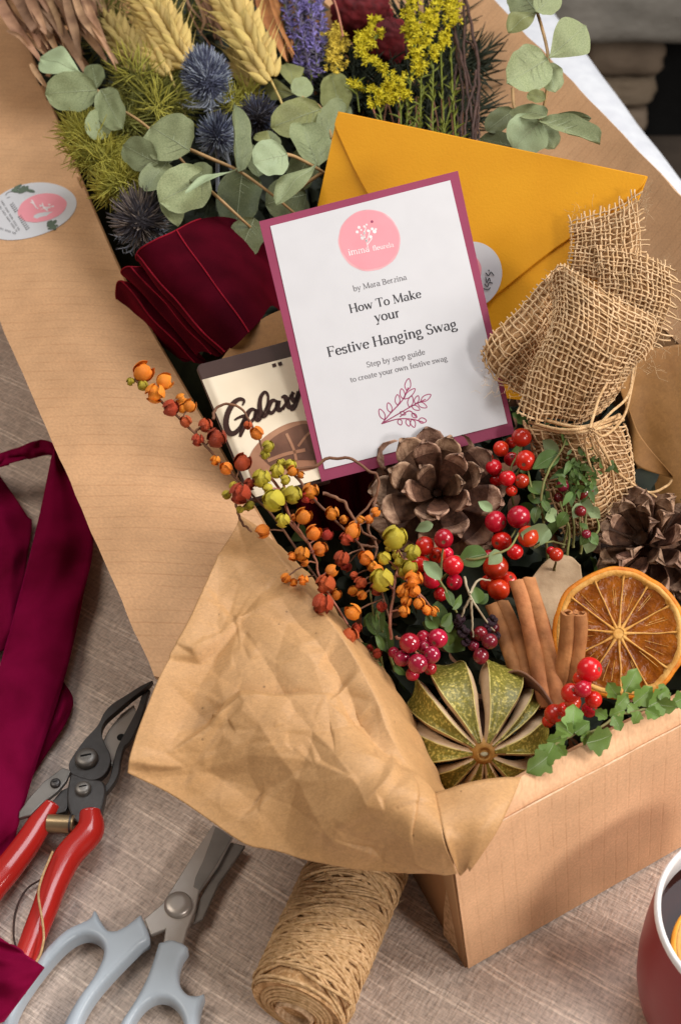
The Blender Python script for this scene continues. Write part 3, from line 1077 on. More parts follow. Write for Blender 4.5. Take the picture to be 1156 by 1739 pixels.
def facets(X, Y, step, seed):
    """heights of a randomly folded sheet: flat facets meeting in sharp creases, mean 0, about +-1"""
    r = np.random.default_rng(seed)
    x0, x1, y0, y1 = X.min() - 2 * step, X.max() + 2 * step, Y.min() - 2 * step, Y.max() + 2 * step
    pts = []
    k = int((x1 - x0) * (y1 - y0) / step ** 2) + 4
    for _ in range(k):
        pts.append((r.uniform(x0, x1), r.uniform(y0, y1)))
    pts += [(x0 - step, y0 - step), (x1 + step, y0 - step), (x0 - step, y1 + step), (x1 + step, y1 + step)]
    hs = np.r_[r.uniform(-1, 1, k), np.zeros(4)]
    vs, _, fs, ov, _, _ = delaunay_2d_cdt([Vector(p) for p in pts], [], [], 0, 1e-9)
    hv = np.array([hs[o[0]] if o else 0 for o in ov])
    vs = np.array([(v.x, v.y) for v in vs])
    Hh = np.zeros(X.shape)
    for f in fs:
        a, b, c = vs[f[0]], vs[f[1]], vs[f[2]]
        lo, hi = np.minimum(np.minimum(a, b), c), np.maximum(np.maximum(a, b), c)
        m = (X >= lo[0]) & (X <= hi[0]) & (Y >= lo[1]) & (Y <= hi[1])
        if not m.any():
            continue
        det = (b[1] - c[1]) * (a[0] - c[0]) + (c[0] - b[0]) * (a[1] - c[1])
        if abs(det) < 1e-14:
            continue
        l1 = ((b[1] - c[1]) * (X - c[0]) + (c[0] - b[0]) * (Y - c[1])) / det
        l2 = ((c[1] - a[1]) * (X - c[0]) + (a[0] - c[0]) * (Y - c[1])) / det
        l3 = 1 - l1 - l2
        m &= (l1 >= -1e-6) & (l2 >= -1e-6) & (l3 >= -1e-6)
        Hh[m] = (l1 * hv[f[0]] + l2 * hv[f[1]] + l3 * hv[f[2]])[m]
    return Hh


def blur(Hh, k=1):
    for _ in range(k):
        p = np.pad(Hh, 1, mode='edge')
        Hh = (p[1:-1, 1:-1] * 2 + p[:-2, 1:-1] + p[2:, 1:-1] + p[1:-1, :-2] + p[1:-1, 2:]) / 6
    return Hh


def crumple(G, amp, seed, scale=1.0, fade=None, steps=((.052, 1.0, 2), (.024, .42, 1), (.011, .14, 0))):
    N = normals(G)
    X = G[..., 0].copy()
    Y = G[..., 1] + G[..., 2] * .5
    wx = np.array([[n3(x * 22, y * 22, seed) for x, y in zip(a, b)] for a, b in zip(X, Y)]) * .006
    Hh = 0
    for k, (st, am, bl) in enumerate(steps):
        Hh = Hh + am * blur(facets(X + wx, Y - wx, st / scale, int(seed * 10) + k), bl)
    Hh = Hh * amp
    if fade is not None:
        Hh = Hh * fade
    return G + N * Hh[..., None]


c_in = px3([(408, 876, .136), (449, 917, .138), (511, 995, .142), (558, 1052, .143), (600, 1114, .143), (641, 1192, .140), (660, 1244, .137), (693, 1301, .133), (736, 1348, .131)])
c_out = px3([(216, 1311, .117), (278, 1343, .113), (330, 1379, .110), (392, 1423, .107), (423, 1439, .106), (460, 1446, .105), (532, 1465, .104), (641, 1481, .104), (720, 1479, .108), (776, 1481, .112)])
d_l = px3([(408, 876, .136), (356, 964, .138), (314, 1057, .137), (283, 1109, .134), (257, 1166, .130), (231, 1244, .124), (216, 1311, .117)])
d_r = px3([(736, 1348, .131), (747, 1395, .136), (758, 1435, .132), (776, 1481, .112)])
nu, nv = 230, 190
G = coons(c_in, c_out, d_l, d_r, nu, nv)
uu, vv = np.meshgrid(np.linspace(0, 1, nu), np.linspace(0, 1, nv), indexing='ij')
G[..., 2] += .010 * np.sin(math.pi * vv) * np.sin(math.pi * np.clip(uu * 1.1, 0, 1)) ** .7
fade = np.clip(np.minimum.reduce([vv * 9, (1 - vv) * 5 + .35, uu * 7 + .25, (1 - uu) * 9 + .1]), 0, 1)
G = crumple(G, .0125, 3.3, 1.0, fade, ((.070, 1.0, 0), (.036, .55, 0), (.017, .20, 0), (.009, .05, 0)))
# sharp pinches where folds meet
N = normals(G)
for (cx, cy, R, A, k, ph) in ((637, 1190, .026, .0030, 3, .4), (655, 1300, .024, .0022, 2, 2.2)):
    c = P(cx, cy, .14)
    D = G - G.reshape(-1, 3)[np.argmin(((G - c) ** 2).sum(-1) + 4 * ((G - c) @ RV - 0) ** 2)]
    r = np.sqrt((D[..., :2] ** 2).sum(-1))
    th = np.arctan2(D[..., 1], D[..., 0])
    tri = np.abs(((th * k / math.pi + ph) % 2) - 1) - .5
    G = G + N * (A * tri * np.exp(-(r / R) ** 2) * np.clip(r / .006, 0, 1) * fade)[..., None]
# tail that runs down inside the box
c_dn = [q + V(.022, .012, -.075) for q in c_in]
T = np.array([lin(cr(c_in, 200), nu) * (1 - t) + lin(cr(c_dn, 200), nu) * t + V(.010, .004, 0) * math.sin(math.pi * t) for t in np.linspace(1, .08, 14)]).transpose(1, 0, 2)
for i in range(nu):
    for j in range(14):
        T[i, j] += V(.5, .2, .4) * .004 * n3(i * .07, j * .25, 31) * min(1, (13 - j) / 4)
G = np.concatenate([T, G], 1)
mb = MB()
mb.grid(G)
paper = mb.build('kraft_paper', M['kraft'], None, thick=.0003)
tag(paper, 'large crumpled sheet of brown kraft paper spilling over the near left corner of the box', 'wrapping paper')
# corner of the sheet folded over the front wall, one sheet with its own crease
mb = MB()
lft = cr(px3([(735, 1347, .1318), (748, 1395, .1365), (759, 1436, .1325), (777, 1482, .1125)]), 26)
rgt = cr(px3([(886, 1317, .132), (866, 1370, .1345), (840, 1424, .130), (797, 1481, .114)]), 26)
G2 = np.array([lft * (1 - t) + rgt * t for t in np.linspace(0, 1, 26)])
tt, ss = np.meshgrid(np.linspace(0, 1, 26), np.linspace(0, 1, 26), indexing='ij')
G2[..., 2] += .004 * np.sin(math.pi * tt) * (1 - ss) - .003 * np.sin(math.pi * tt * 2) * ss
G2 = crumple(G2, .0016, 12.1, 1.6, np.clip(np.minimum(tt * 6, 1), 0, 1))
mb.grid(G2)
mb.build('folded_corner', M['kraft'], paper, thick=.0003)

# lining paper along the right inside wall
mb = MB()
G = coons(px3([(1046, 640, .120), (1080, 597, .128), (1120, 590, .128), (1215, 575, .128)]), px3([(1088, 850, .055), (1120, 862, .055), (1160, 872, .06), (1240, 890, .06)]),
          px3([(1046, 640, .120), (1068, 720, .09), (1088, 850, .055)]), px3([(1215, 575, .128), (1230, 700, .1), (1240, 890, .06)]), 50, 50)
G = crumple(G, .0022, 21.5, 1.0)
mb.grid(G)
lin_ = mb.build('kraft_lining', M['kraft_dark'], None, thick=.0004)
tag(lin_, 'smooth orange brown lining paper inside the box, right of the burlap bag', 'wrapping paper')
mb = MB()
G = coons(px3([(1066, 690, .112), (1095, 735, .104), (1142, 808, .085)]), px3([(1076, 800, .085), (1105, 830, .08), (1140, 812, .08)]),
          px3([(1066, 690, .112), (1070, 750, .1), (1076, 800, .085)]), px3([(1142, 808, .085), (1141, 810, .083), (1140, 812, .08)]), 24, 14)
G = G + V(0, 0, .003) * np.sin(np.linspace(0, math.pi, 14))[None, :, None]
G = coons(px3([(1066, 690, .112), (1088, 742, .102), (1142, 808, .085)]), px3([(1070, 745, .098), (1080, 790, .09), (1142, 812, .08)]), px3([(1066, 690, .112), (1070, 745, .098)]), px3([(1142, 808, .085), (1142, 812, .08)]), 24, 14)
mb.grid(G)
mb.build('turned_corner', M['kraft_dark'], lin_, thick=.0004)

# ================================================================== velvet
top = px3([(470, 470, .150), (440, 400, .165), (402, 376, .178), (338, 371, .188), (285, 395, .190), (247, 420, .184), (229, 441, .172), (246, 452, .160), (233, 452, .162), (214, 455, .158), (206, 466, .150),
           (228, 480, .140), (212, 478, .142), (198, 482, .136), (199, 506, .122), (214, 540, .108), (250, 560, .098)])
bot = px3([(500, 560, .135), (482, 535, .150), (462, 520, .163), (440, 547, .172), (412, 574, .172), (392, 594, .164), (374, 606, .153), (388, 604, .146), (368, 604, .146), (350, 598, .140), (337, 604, .132),
           (352, 612, .125), (335, 618, .124), (318, 612, .118), (306, 606, .110), (310, 612, .100), (330, 610, .092)])
NT = 110
tc, bc = cr(top, NT), cr(bot, NT)
G = np.array([tc * (1 - t) + bc * t for t in np.linspace(0, 1, 60)])
axd = nrm(bc.mean(0) - tc.mean(0))
for i in range(60):
    t = i / 59
    for j in range(NT):
        G[i, j] += axd * (.0035 * n3(j * .10, 3, 5) * (1 - t) ** 2 + .004 * n3(j * .10, 9, 5) * t ** 2)
        s = j / NT
        h = .0050 * math.sin(math.pi * t) + .0060 * n3(t * 1.8 + 3, s * 7, 40) + .0022 * n3(t * 4.5, s * 14, 44)
        G[i, j] += NV * h + V(.4, .5, 0) * .005 * n3(t * 2.4, s * 6, 47)
roll = thing('velvet_ribbon_roll', 'dark burgundy velvet ribbon folded in layers inside the box beside the left flap', 'ribbon', tuple(P(340, 500, .08)))
mb = MB()
mb.grid(G)
rb = mb.build('folded_ribbon', M['velvet'], roll)
mb = MB()
for k in (16.5, 40, 62, 90):
    k0 = k / 110 * NT
    j = min(int(k0), NT - 1)
for j, r in ((20, .00050), (43, .00055), (63, .0005), (88, .0005)):
    # selvedge follows the crest nearest the lens around this fold
    best = max(range(max(0, j - 5), min(NT, j + 6)), key=lambda q: (G[30, q] @ NV))
    ln_ = G[:, best] + NV * .0006
    mb.tube(ln_, r, 5)
mb.tube(G[0, 20:102] + NV * .0003, .0005, 5)
mb.build('selvedge', M['velvet_edge'], roll)

# piece of the same ribbon lying under the guide's lower edge
mb = MB()
G = coons(px3([(490, 790, .105), (560, 800, .108), (660, 770, .11), (720, 740, .112)]), px3([(520, 900, .08), (580, 900, .085), (650, 880, .085), (720, 860, .085)]),
          px3([(490, 790, .105), (500, 850, .095), (520, 900, .08)]), px3([(720, 740, .112), (720, 800, .1), (720, 860, .085)]), 60, 30)
for i in range(60):
    G[i] += NV * (.009 * math.sin(i * .42) + .003 * n3(i * .2, 3, 9))
mb.grid(G)
tag(mb.build('velvet_ribbon', M['velvet'], None), 'loose burgundy velvet fold tucked below the guide card, behind the open pine cone', 'ribbon')

# long ribbon on the table, left
rib = thing('velvet_ribbon', 'long crimson velvet ribbon looping over the table at left, below the flap', 'ribbon', tuple(P(40, 1000, 0)))


def strip(name, a, b, za, seed, lift=0.004, n=70, m=14, sm=True):
    a = np.array([(x, y) for x, y in a], float)
    b = np.array([(x, y) for x, y in b], float)
    A, B = (lin(cr(a, 120), n), lin(cr(b, 120), n)) if sm else (lin(a, n), lin(b, n))
    z = np.interp(np.linspace(0, 1, n), np.linspace(0, 1, len(za)), za)
    G = np.zeros((n, m, 3))
    for i in range(n):
        for j in range(m):
            w = j / (m - 1)
            q = A[i] * (1 - w) + B[i] * w
            zz = z[i] + lift * math.sin(math.pi * w) * (1 + .6 * n3(i * .06, w * 1.5, seed)) + .007 * n3(i * .09, w * 2.2, seed + 4)
            G[i, j] = P(q[0], q[1], max(.0015, zz))
    mb = MB()
    mb.grid(G)
    return mb.build(name, M['ribbon'], rib, thick=.0009)


strip('ribbon_length', [(-60, 815), (-20, 900), (-10, 1000), (-30, 1120)], [(-10, 793), (44, 872), (53, 905), (20, 1100)], [.004, .006, .004], 3, .006)
strip('ribbon_bend', [(-30, 785), (0, 772), (40, 758), (76, 747), (99, 764)], [(-30, 812), (2, 793), (45, 780), (86, 771), (100, 785)], [.020, .034, .036, .030], 5, .001)
strip('ribbon_length', [(90, 764), (66, 880), (36, 1000), (6, 1110), (-30, 1240), (-60, 1420), (-80, 1520)], [(100, 758), (157, 896), (142, 1012), (108, 1160), (62, 1300), (22, 1432), (-20, 1530)], [.034, .014, .012, .012, .018, .012, .008], 7, .006, 120)
strip('ribbon_fold', [(80, 1150), (60, 1230), (40, 1330)], [(106, 1152), (123, 1204), (55, 1320)], [.003, .004, .003], 9, .002, 40)
strip('ribbon_end', [(-70, 1545), (-75, 1640), (-60, 1760)], [(-2, 1590), (77, 1643), (8, 1735)], [.045, .046, .030], 13, .003, 60, 14, False)

# ================================================================== tools on the table
def bevel(o, w=.0006, seg=2, ang=40):
    md = o.modifiers.new('bevel', 'BEVEL')
    md.width, md.segments = w, seg
    md.limit_method = 'ANGLE'
    md.angle_limit = math.radians(ang)
    return o


def plate(name, pix, z, t, m, parent, smoothpts=0, bw=.0006):
    q = np.array(pix, float)
    if smoothpts:
        q = cr(np.vstack([q, q[:1]]), smoothpts)[:-1]
    mb = MB()
    mb.slab([P(x, y, z) for x, y in q], V(0, 0, 1), t)
    return bevel(mb.build(name, m, parent, smooth=False), bw)


def bolt(name, c, rpx, z, h, m, parent, slot=False):
    o = P(*c, z)
    r = rpx * mpp(o)
    mb = MB()
    pr = [(0, h), (r * .45, h), (r * .8, h * .93), (r * .95, h * .7), (r, h * .35), (r, -.001)]
    a = np.linspace(0, 2 * math.pi, 28, endpoint=False)
    mb.grid(np.array([[o + V(q * math.cos(t), q * math.sin(t), hh) for t in a] for q, hh in pr]), cv=True)
    b = mb.build(name, m, parent)
    if slot:
        mb = MB()
        mb.slab([o + V(x * r, y * r, h + .0003) for x, y in ((-.45, -.1), (.45, .12), (.42, .26), (-.48, .04))], V(0, 0, 1), .0006)
        mb.build('slot', M['flat_black'], b, smooth=False)
    return b


# flower scissors
sc_ = thing('flower_scissors', 'open scissors with pale blue grey handles and steel blades, left of the twine spool', 'scissors', tuple(P(303, 1538, 0)))
plate('blade', [(392, 1430), (417, 1436), (372, 1500), (345, 1560), (328, 1569), (338, 1528)], .0062, .0022, M['steel_u'], sc_)
plate('blade', [(362, 1400), (396, 1420), (370, 1470), (338, 1514), (332, 1545), (318, 1578), (309, 1612), (277, 1604), (281, 1578), (257, 1588), (245, 1560), (275, 1535), (300, 1496), (330, 1448)], .0095, .0026, M['steel'], sc_)
plate('blade_grind', [(366, 1404), (394, 1422), (368, 1468), (339, 1512), (329, 1506), (332, 1490), (346, 1460)], .0099, .0006, M['steel_u'], sc_)
bolt('pivot_cap', (303, 1538), 24, .0095, .0032, M['steel'], sc_)


def pillow(name, zoom, z0, z1, rnd, m, parent):
    """moulded part: outline from the photograph, rounded towards its top"""
    q = np.array([P(x / 2.513, 1100 + y / 2.513, (z0 + z1) / 2) for x, y in zoom])
    q = lin(cr(np.vstack([q, q[:1]]), 600), 261)[:-1]
    if (q[:, 0] * np.roll(q[:, 1], -1) - q[:, 1] * np.roll(q[:, 0], -1)).sum() < 0:
        q = q[::-1].copy()
    k = len(q)
    xy = q[:, :2]
    lo, hi = xy.min(0), xy.max(0)
    st = .0011
    gx, gy = np.meshgrid(np.arange(lo[0], hi[0], st), np.arange(lo[1], hi[1], st))
    gp = np.stack([gx.ravel(), gy.ravel()], 1)

    def dist(p):
        a, b = xy, np.roll(xy, -1, 0)
        ab = b - a
        t = np.clip(((p[:, None] - a) * ab).sum(-1) / ((ab ** 2).sum(-1) + 1e-18), 0, 1)
        return np.sqrt(((p[:, None] - a - ab * t[..., None]) ** 2).sum(-1)).min(1)
    # inside test by crossing count
    x0, y0 = gp[:, :1], gp[:, 1:]
    ax_, ay_, bx_, by_ = xy[:, 0], xy[:, 1], np.roll(xy[:, 0], -1), np.roll(xy[:, 1], -1)
    cross = ((ay_ > y0) != (by_ > y0)) & (x0 < (bx_ - ax_) * (y0 - ay_) / (by_ - ay_ + 1e-18) + ax_)
    gp = gp[cross.sum(1) % 2 == 1]
    d = dist(gp)
    gp = gp[d > .0004]
    vs, _, fs, _, _, _ = delaunay_2d_cdt([Vector(p) for p in np.vstack([xy, gp])], [(i, (i + 1) % k) for i in range(k)], [], 1, 1e-7)
    vs = np.array([(v.x, v.y) for v in vs])
    dd = np.minimum(dist(vs), rnd) / rnd
    z = z1 - rnd * (1 - np.sqrt(np.clip(1 - (1 - dd) ** 2, 0, 1)))
    mb = MB()
    mb.add(np.c_[vs, z], [tuple(f) for f in fs])
    top = q.copy()
    top[:, 2] = z1 - rnd
    low = q.copy()
    low[:, 2] = z0
    mb.grid(np.array([top, low]), cv=True)
    o = mb.build(name, m, parent)
    md = o.modifiers.new('weld', 'WELD')
    md.merge_threshold = .00005
    return o


pillow('handle', [(605, 1150), (642, 1250), (600, 1290), (520, 1370), (430, 1470), (370, 1560), (335, 1650), (315, 1760), (250, 1760), (268, 1640), (330, 1520), (400, 1420), (440, 1340), (445, 1290), (420, 1255), (370, 1240), (310, 1265), (240, 1330), (160, 1430),
                  (90, 1540), (55, 1650), (45, 1760), (-25, 1760), (0, 1650), (40, 1540), (110, 1430), (190, 1310), (280, 1222), (350, 1186), (388, 1166), (408, 1130), (436, 1180), (470, 1220), (525, 1208)], .002, .0118, .0028, M['grey_grip'], sc_)
pillow('handle', [(680, 1270), (740, 1258), (804, 1288), (780, 1335), (765, 1390), (772, 1450), (800, 1486), (838, 1496), (874, 1488), (862, 1530), (850, 1600), (852, 1700), (850, 1760), (790, 1760), (796, 1680), (785, 1600), (760, 1545), (720, 1512), (670, 1508), (620, 1538),
                  (575, 1600), (545, 1680), (530, 1760), (465, 1760), (490, 1680), (520, 1606), (570, 1530), (620, 1440), (652, 1360)], .002, .0112, .0028, M['grey_grip'], sc_)

# secateurs
se = thing('secateurs', 'open garden secateurs with red vinyl handles and dark steel jaws beside the crimson ribbon', 'secateurs', tuple(P(150, 1310, 0)))
plate('hook_blade', [(256, 1170), (250, 1186), (238, 1226), (222, 1258), (212, 1268), (206, 1290), (200, 1320), (182, 1345), (168, 1348), (184, 1326), (192, 1296), (199, 1270), (214, 1240), (232, 1206), (243, 1176)], .011, .004, M['steel_d'], se, 60)
plate('counter_blade', [(228, 1196), (236, 1222), (214, 1258), (200, 1276), (192, 1300), (180, 1312), (170, 1268), (184, 1240), (206, 1212)], .0085, .003, M['steel'], se)
bolt('rivet_hole', (206, 1252), 7, .0086, .0004, M['flat_black'], se)
plate('cutting_blade', [(260, 1155), (240, 1164), (218, 1178), (190, 1196), (176, 1212), (166, 1232), (144, 1256), (124, 1284), (117, 1300), (124, 1316), (146, 1324), (168, 1322), (184, 1306), (188, 1284), (178, 1262), (173, 1242), (180, 1224), (200, 1206), (226, 1184), (250, 1166)], .0145, .0045, M['steel_d'], se, 80, .001)
bolt('pivot_bolt', (148, 1290), 20, .0145, .0038, M['steel_u'], se, True)
plate('lower_plate', [(120, 1312), (150, 1322), (174, 1326), (180, 1344), (174, 1372), (170, 1392), (132, 1396), (118, 1376), (114, 1348)], .0155, .006, M['steel_d'], se, 50, .001)
bolt('bolt', (142, 1341), 14, .0155, .003, M['steel_u'], se, True)
plate('safety_catch', [(107, 1303), (121, 1308), (113, 1326), (98, 1344), (74, 1362), (52, 1384), (32, 1389), (33, 1378), (52, 1352), (76, 1326)], .017, .003, M['steel_u'], se)
bolt('bolt', (95, 1331), 9, .017, .002, M['steel_d'], se, True)
plate('tang', [(86, 1364), (104, 1342), (118, 1336), (122, 1352), (112, 1378), (92, 1384)], .0135, .005, M['steel_d'], se)


def redgrip(pix, rad, z):
    mb = MB()
    q = cr(px3([(x, y, z[min(i, len(z) - 1)]) for i, (x, y) in enumerate(pix)]), 60)
    r = np.interp(np.linspace(0, 1, 60), np.linspace(0, 1, len(rad)), rad)
    r[-1] *= .6
    mb.tube(q, r, 18, flat=.8, up=(0, 0, 1))
    return mb.build('handle', M['red_grip'], se)


redgrip([(88, 1366), (68, 1398), (44, 1436), (12, 1478), (-20, 1520), (-50, 1580)], [.0050, .0070, .0076, .0080, .0076, .0066], [.013, .0125, .012, .012, .012])
redgrip([(154, 1378), (152, 1412), (118, 1452), (93, 1500), (76, 1545), (58, 1590), (40, 1636), (24, 1690)], [.0058, .0082, .0080, .0074, .0070, .0066, .0060, .0056], [.014, .013, .0125, .012, .012])
a, b = P(82, 1398, .014), P(126, 1400, .014)
mb = MB()
mb.tube([a * (1 - t) + b * t for t in np.linspace(0, 1, 6)], .0050, 20)
sp = mb.build('spring', M['brass'], se, sharp=40)
mb = MB()
mb.tube([a + (b - a) * .86 + V(0, 0, .0004), a + (b - a) * .93 + V(0, 0, .0004)], .0054, 20)
mb.build('spring_collar', M['steel_d'], sp, sharp=40)
mb = MB()
mb.tube(cr(px3([(90, 1446, .021), (72, 1490, .0225), (66, 1520, .0220), (72, 1560, .021), (75, 1592, .020), (70, 1618, .019), (62, 1634, .018)]), 40), .0007, 5)
tag(mb.build('twine_strand', M['twine'], None), 'thin loose strand of twine lying along the red secateurs handle', 'twine')
mb = MB()
mb.tube(cr(px3([(76, 1490, .002), (46, 1510, .002), (28, 1545, .002), (24, 1590, .002), (32, 1620, .002)]), 30), .0006, 5)
tag(mb.build('handle_shadow', M['twig'], None), 'thin dark arc laid on the cloth as shadow of the red handles', 'shadow')  # dark tube drawn in for the shadow beside the handles

# spool of jute twine
A, B = P(618, 1450, .0262), P(502, 1718, .0262)
ax = nrm(B - A)
L0 = np.linalg.norm(B - A)
s1 = nrm(np.cross(ax, V(0, 0, 1)))
s2 = np.cross(s1, ax)
spool = thing('twine_spool', 'spool of natural jute twine lying on the cloth under the edge of the kraft paper', 'twine spool', tuple((A + B) / 2 * V(1, 1, 0)))
RS = .0238
mb = MB()
mb.tube([A + ax * L0 * t for t in np.linspace(.01, .99, 12)], RS - .0008, 36)
mb.build('wound_core', M['burlap_in'], spool)
mb = MB()
q = [A + ax * L0 * t for t in (.9, 1.03)]
th = np.linspace(0, 2 * math.pi, 28, endpoint=False)
mb.grid(np.array([[q[0] + s1 * .0098 * math.cos(t) + s2 * .0098 * math.sin(t) for t in th], [q[1] + s1 * .0098 * math.cos(t) + s2 * .0098 * math.sin(t) for t in th],
                  [q[1] + s1 * .0082 * math.cos(t) + s2 * .0082 * math.sin(t) for t in th], [q[0] + s1 * .0082 * math.cos(t) + s2 * .0082 * math.sin(t) for t in th]]), cv=True)
mb.build('cardboard_tube', M['board_edge'], spool)
mb = MB()
for k in range(150):
    slope = random.choice([-1, 1]) * random.uniform(.25, .62) if k < 105 else random.uniform(-.12, .12)
    if k % 3 == 0:
        slope = abs(slope)
    amp = RS * slope
    c = random.uniform(abs(amp) + .002, L0 - abs(amp) - .002)
    ph = random.uniform(-.5, .5) + (0 if slope > 0 else .2)
    tz = np.linspace(0, 2 * math.pi, 44)
    rr = RS + .0001 + .0014 * random.random() + .0003 * np.sin(tz * 5 + k)
    end = np.clip((c + amp * np.cos(tz - ph)) / L0, 0, 1)
    rr = rr * (1 - .10 * np.clip((end - .9) * 10, 0, 1) ** 2)
    pts = A + ax * (c + amp * np.cos(tz - ph) + .0006 * np.sin(tz * 3 + k))[:, None] + (rr * np.cos(tz))[:, None] * s1 + (rr * np.sin(tz))[:, None] * s2
    mb.tube(pts, .00082, 5, cap=False)
for k in range(22):
    rad = .0105 + k * .00062
    tz = np.linspace(0, 2 * math.pi, 36)
    wob = rad + .0012 * np.sin(tz * 2 + k * 2.1)
    pts = B + ax * (.0010 * math.sin(k * 1.9) - .0004 - .0022 * (k / 16) ** 2) + (wob * np.cos(tz))[:, None] * s1 + (wob * np.sin(tz))[:, None] * s2
    mb.tube(pts, .0009, 5, cap=False)
mb.build('twine_winding', M['twine'], spool)
mb = MB()
for k in range(420):
    t = random.uniform(0, 1)
    an = random.uniform(-.3, math.pi + .3)
    o_ = A + ax * L0 * t + (s1 * math.cos(an) + s2 * math.sin(an)) * (RS + .0012)
    d = nrm((s1 * math.cos(an) + s2 * math.sin(an)) * random.uniform(.2, 1) + ax * random.uniform(-1, 1) + np.cross(ax, s1 * math.cos(an) + s2 * math.sin(an)) * random.uniform(-1, 1))
    l = random.uniform(.002, .006)
    mb.tube([o_, o_ + d * l * .5, o_ + d * l + V(0, 0, -.0006)], .00006, 3, cap=False)
tag(mb.build('loose_fibres', M['fibre'], spool), None, None, None, 'stuff')
mb = MB()
mb.tube(cr(px3([(500, 1640, .048), (540, 1668, .0505), (578, 1690, .045), (596, 1704, .038), (590, 1716, .036)]), 20), .0009, 5)
mb.build('loose_end', M['twine'], spool)

# mug of mulled tea
mc = P(1288, 1562, .092)
mug = thing('mug', 'deep red glazed mug with white inside holding dark tea, cut by the right frame', 'mug', (mc[0], mc[1], 0))
RM = .0475
o0 = V(mc[0], mc[1], 0)
pr = [(0, .001), (.028, .001), (.034, .0015), (.038, .005), (.0425, .014), (.0455, .028), (.0472, .045), (.0476, .062), (.0472, .080), (.0470, .0900)]
pi_ = [(.0470, .0900), (.0466, .0922), (.0456, .0932), (.0444, .0926), (.0438, .0905), (.0436, .080), (.0434, .05), (.040, .02), (.030, .006), (0, .006)]
th = np.linspace(0, 2 * math.pi, 72, endpoint=False)
mb = MB()
mb.grid(np.array([[o0 + V(r * math.cos(t), r * math.sin(t), z) for t in th] for r, z in pr]), 0, cv=True)
mb.build('outside', M['mug'], mug)
mb = MB()
mb.grid(np.array([[o0 + V(r * math.cos(t), r * math.sin(t), z) for t in th] for r, z in pi_]), 0, cv=True)
mb.build('white_lining', M['mug_w'], mug)
mb = MB()
hp = cr([o0 + V(.045, -.01, .075), o0 + V(.062, -.014, .078), o0 + V(.076, -.018, .062), o0 + V(.074, -.017, .04), o0 + V(.058, -.013, .024), o0 + V(.043, -.01, .024)], 30)
mb.tube(hp, .0052, 12)
mb.build('handle', M['mug'], mug)
mb = MB()
mb.add([o0 + V(.0437 * math.cos(t), .0437 * math.sin(t), .0775) for t in th], [tuple(range(72))])
tag(mb.build('tea', M['tea'], None, smooth=False), 'dark tea in the red mug at lower right', 'drink')


def citrus(name, label, c, zaxis, r, thick, mats, nseg, parts, xdir=None, rough=0.0):
    """round slice: rind ring, pith with membranes, one flesh wedge per segment"""
    R = axes(zaxis, xdir)
    t = thing(name, label, 'orange slice', tuple(c))
    th = np.linspace(0, 2 * math.pi, 90, endpoint=False)

    def wv(a):
        return 1 + rough * n3(2 * math.cos(a), 2 * math.sin(a), 3.3) + rough * .4 * n3(5 * math.cos(a), 5 * math.sin(a), 9.3)

    def zv(a, q):
        return rough * r * 1.5 * n3(1.3 * math.cos(a) * q, 1.3 * math.sin(a) * q, 7.7)
    mb = MB()
    pr = [(.94, .43), (.98, .46), (1.0, .30), (1.012, 0), (1.0, -.35), (.96, -.5), (.90, -.5)]
    mb.grid(np.array([[c + R @ V(r * q * wv(a) * math.cos(a), r * q * wv(a) * math.sin(a), z * thick + zv(a, q)) for a in th] for q, z in pr]), cv=True)
    mb.build('rind', mats[0], t)
    mb = MB()
    pr = [(.0, .36), (.07, .38), (.12, .26), (.16, .05), (.5, .05), (.84, .06), (.875, .36), (.90, .44), (.945, .44), (.945, -.44), (.5, -.40), (0, -.4)]
    mb.grid(np.array([[c + R @ V(r * q * wv(a) * math.cos(a), r * q * wv(a) * math.sin(a), z * thick + zv(a, q)) for a in th] for q, z in pr]), cv=True)
    cuts = np.cumsum(rng.uniform(.75, 1.25, nseg))
    cuts = cuts / cuts[-1] * 2 * math.pi
    for k in range(nseg):
        path = []
        for i in range(18):
            q = .08 + .80 * i / 17
            a = cuts[k] + .03 * n3(q * 3, k, 2)
            path.append(c + R @ V(r * q * wv(a) * math.cos(a), r * q * wv(a) * math.sin(a), .30 * thick + zv(a, q)))
        mb.tube(path, r * np.interp(np.linspace(0, 1, 18), [0, .25, .8, 1], [.030, .014, .011, .022]), 6)
        for i in range(2):
            a0_ = cuts[k] + rng.uniform(.12, .4)
            q0_ = rng.uniform(.35, .5)
            path = [c + R @ V(r * q * math.cos(a0_), r * q * math.sin(a0_), .27 * thick + zv(a0_, q)) for q in np.linspace(q0_, q0_ + rng.uniform(.2, .36), 6)]
            mb.tube(path, r * .0045, 4)
    mb.build('pith', mats[1], t)
    for k in range(nseg):
        a0, a1 = cuts[k - 1] - (2 * math.pi if k == 0 else 0), cuts[k]
        gap = .016
        nA, nR = 14, 16
        G = np.zeros((nR, nA, 3))
        r0, r1 = .10 + .07 * random.random(), .862 + .02 * random.random()
        for i in range(nR):
            q = r0 + (r1 - r0) * i / (nR - 1)
            # rounded outer corners, narrow inner tip
            g = gap * (1 + .22 / max(q, .12)) + (0.10 * max(0, (i - nR + 3) / 2) ** 2.5)
            lo, hi = a0 + g, a1 - g
            if hi < lo:
                lo = hi = (a0 + a1) / 2
            for j in range(nA):
                a = lo + (hi - lo) * j / (nA - 1)
                e = min(j, nA - 1 - j, i * .8, (nR - 1 - i)) / 3
                z = .20 + .07 * n3(q * 6, a * 5, k) + .05 * n3(q * 20, a * 16, k + 3) + .06 * (1 - min(1, e))
                G[i, j] = c + R @ V(r * q * wv(a) * math.cos(a), r * q * wv(a) * math.sin(a), z * thick * 1.12 + zv(a, q))
        mb = MB()
        mb.grid(G)
        mb.build('segment', mats[2], t)
    return t


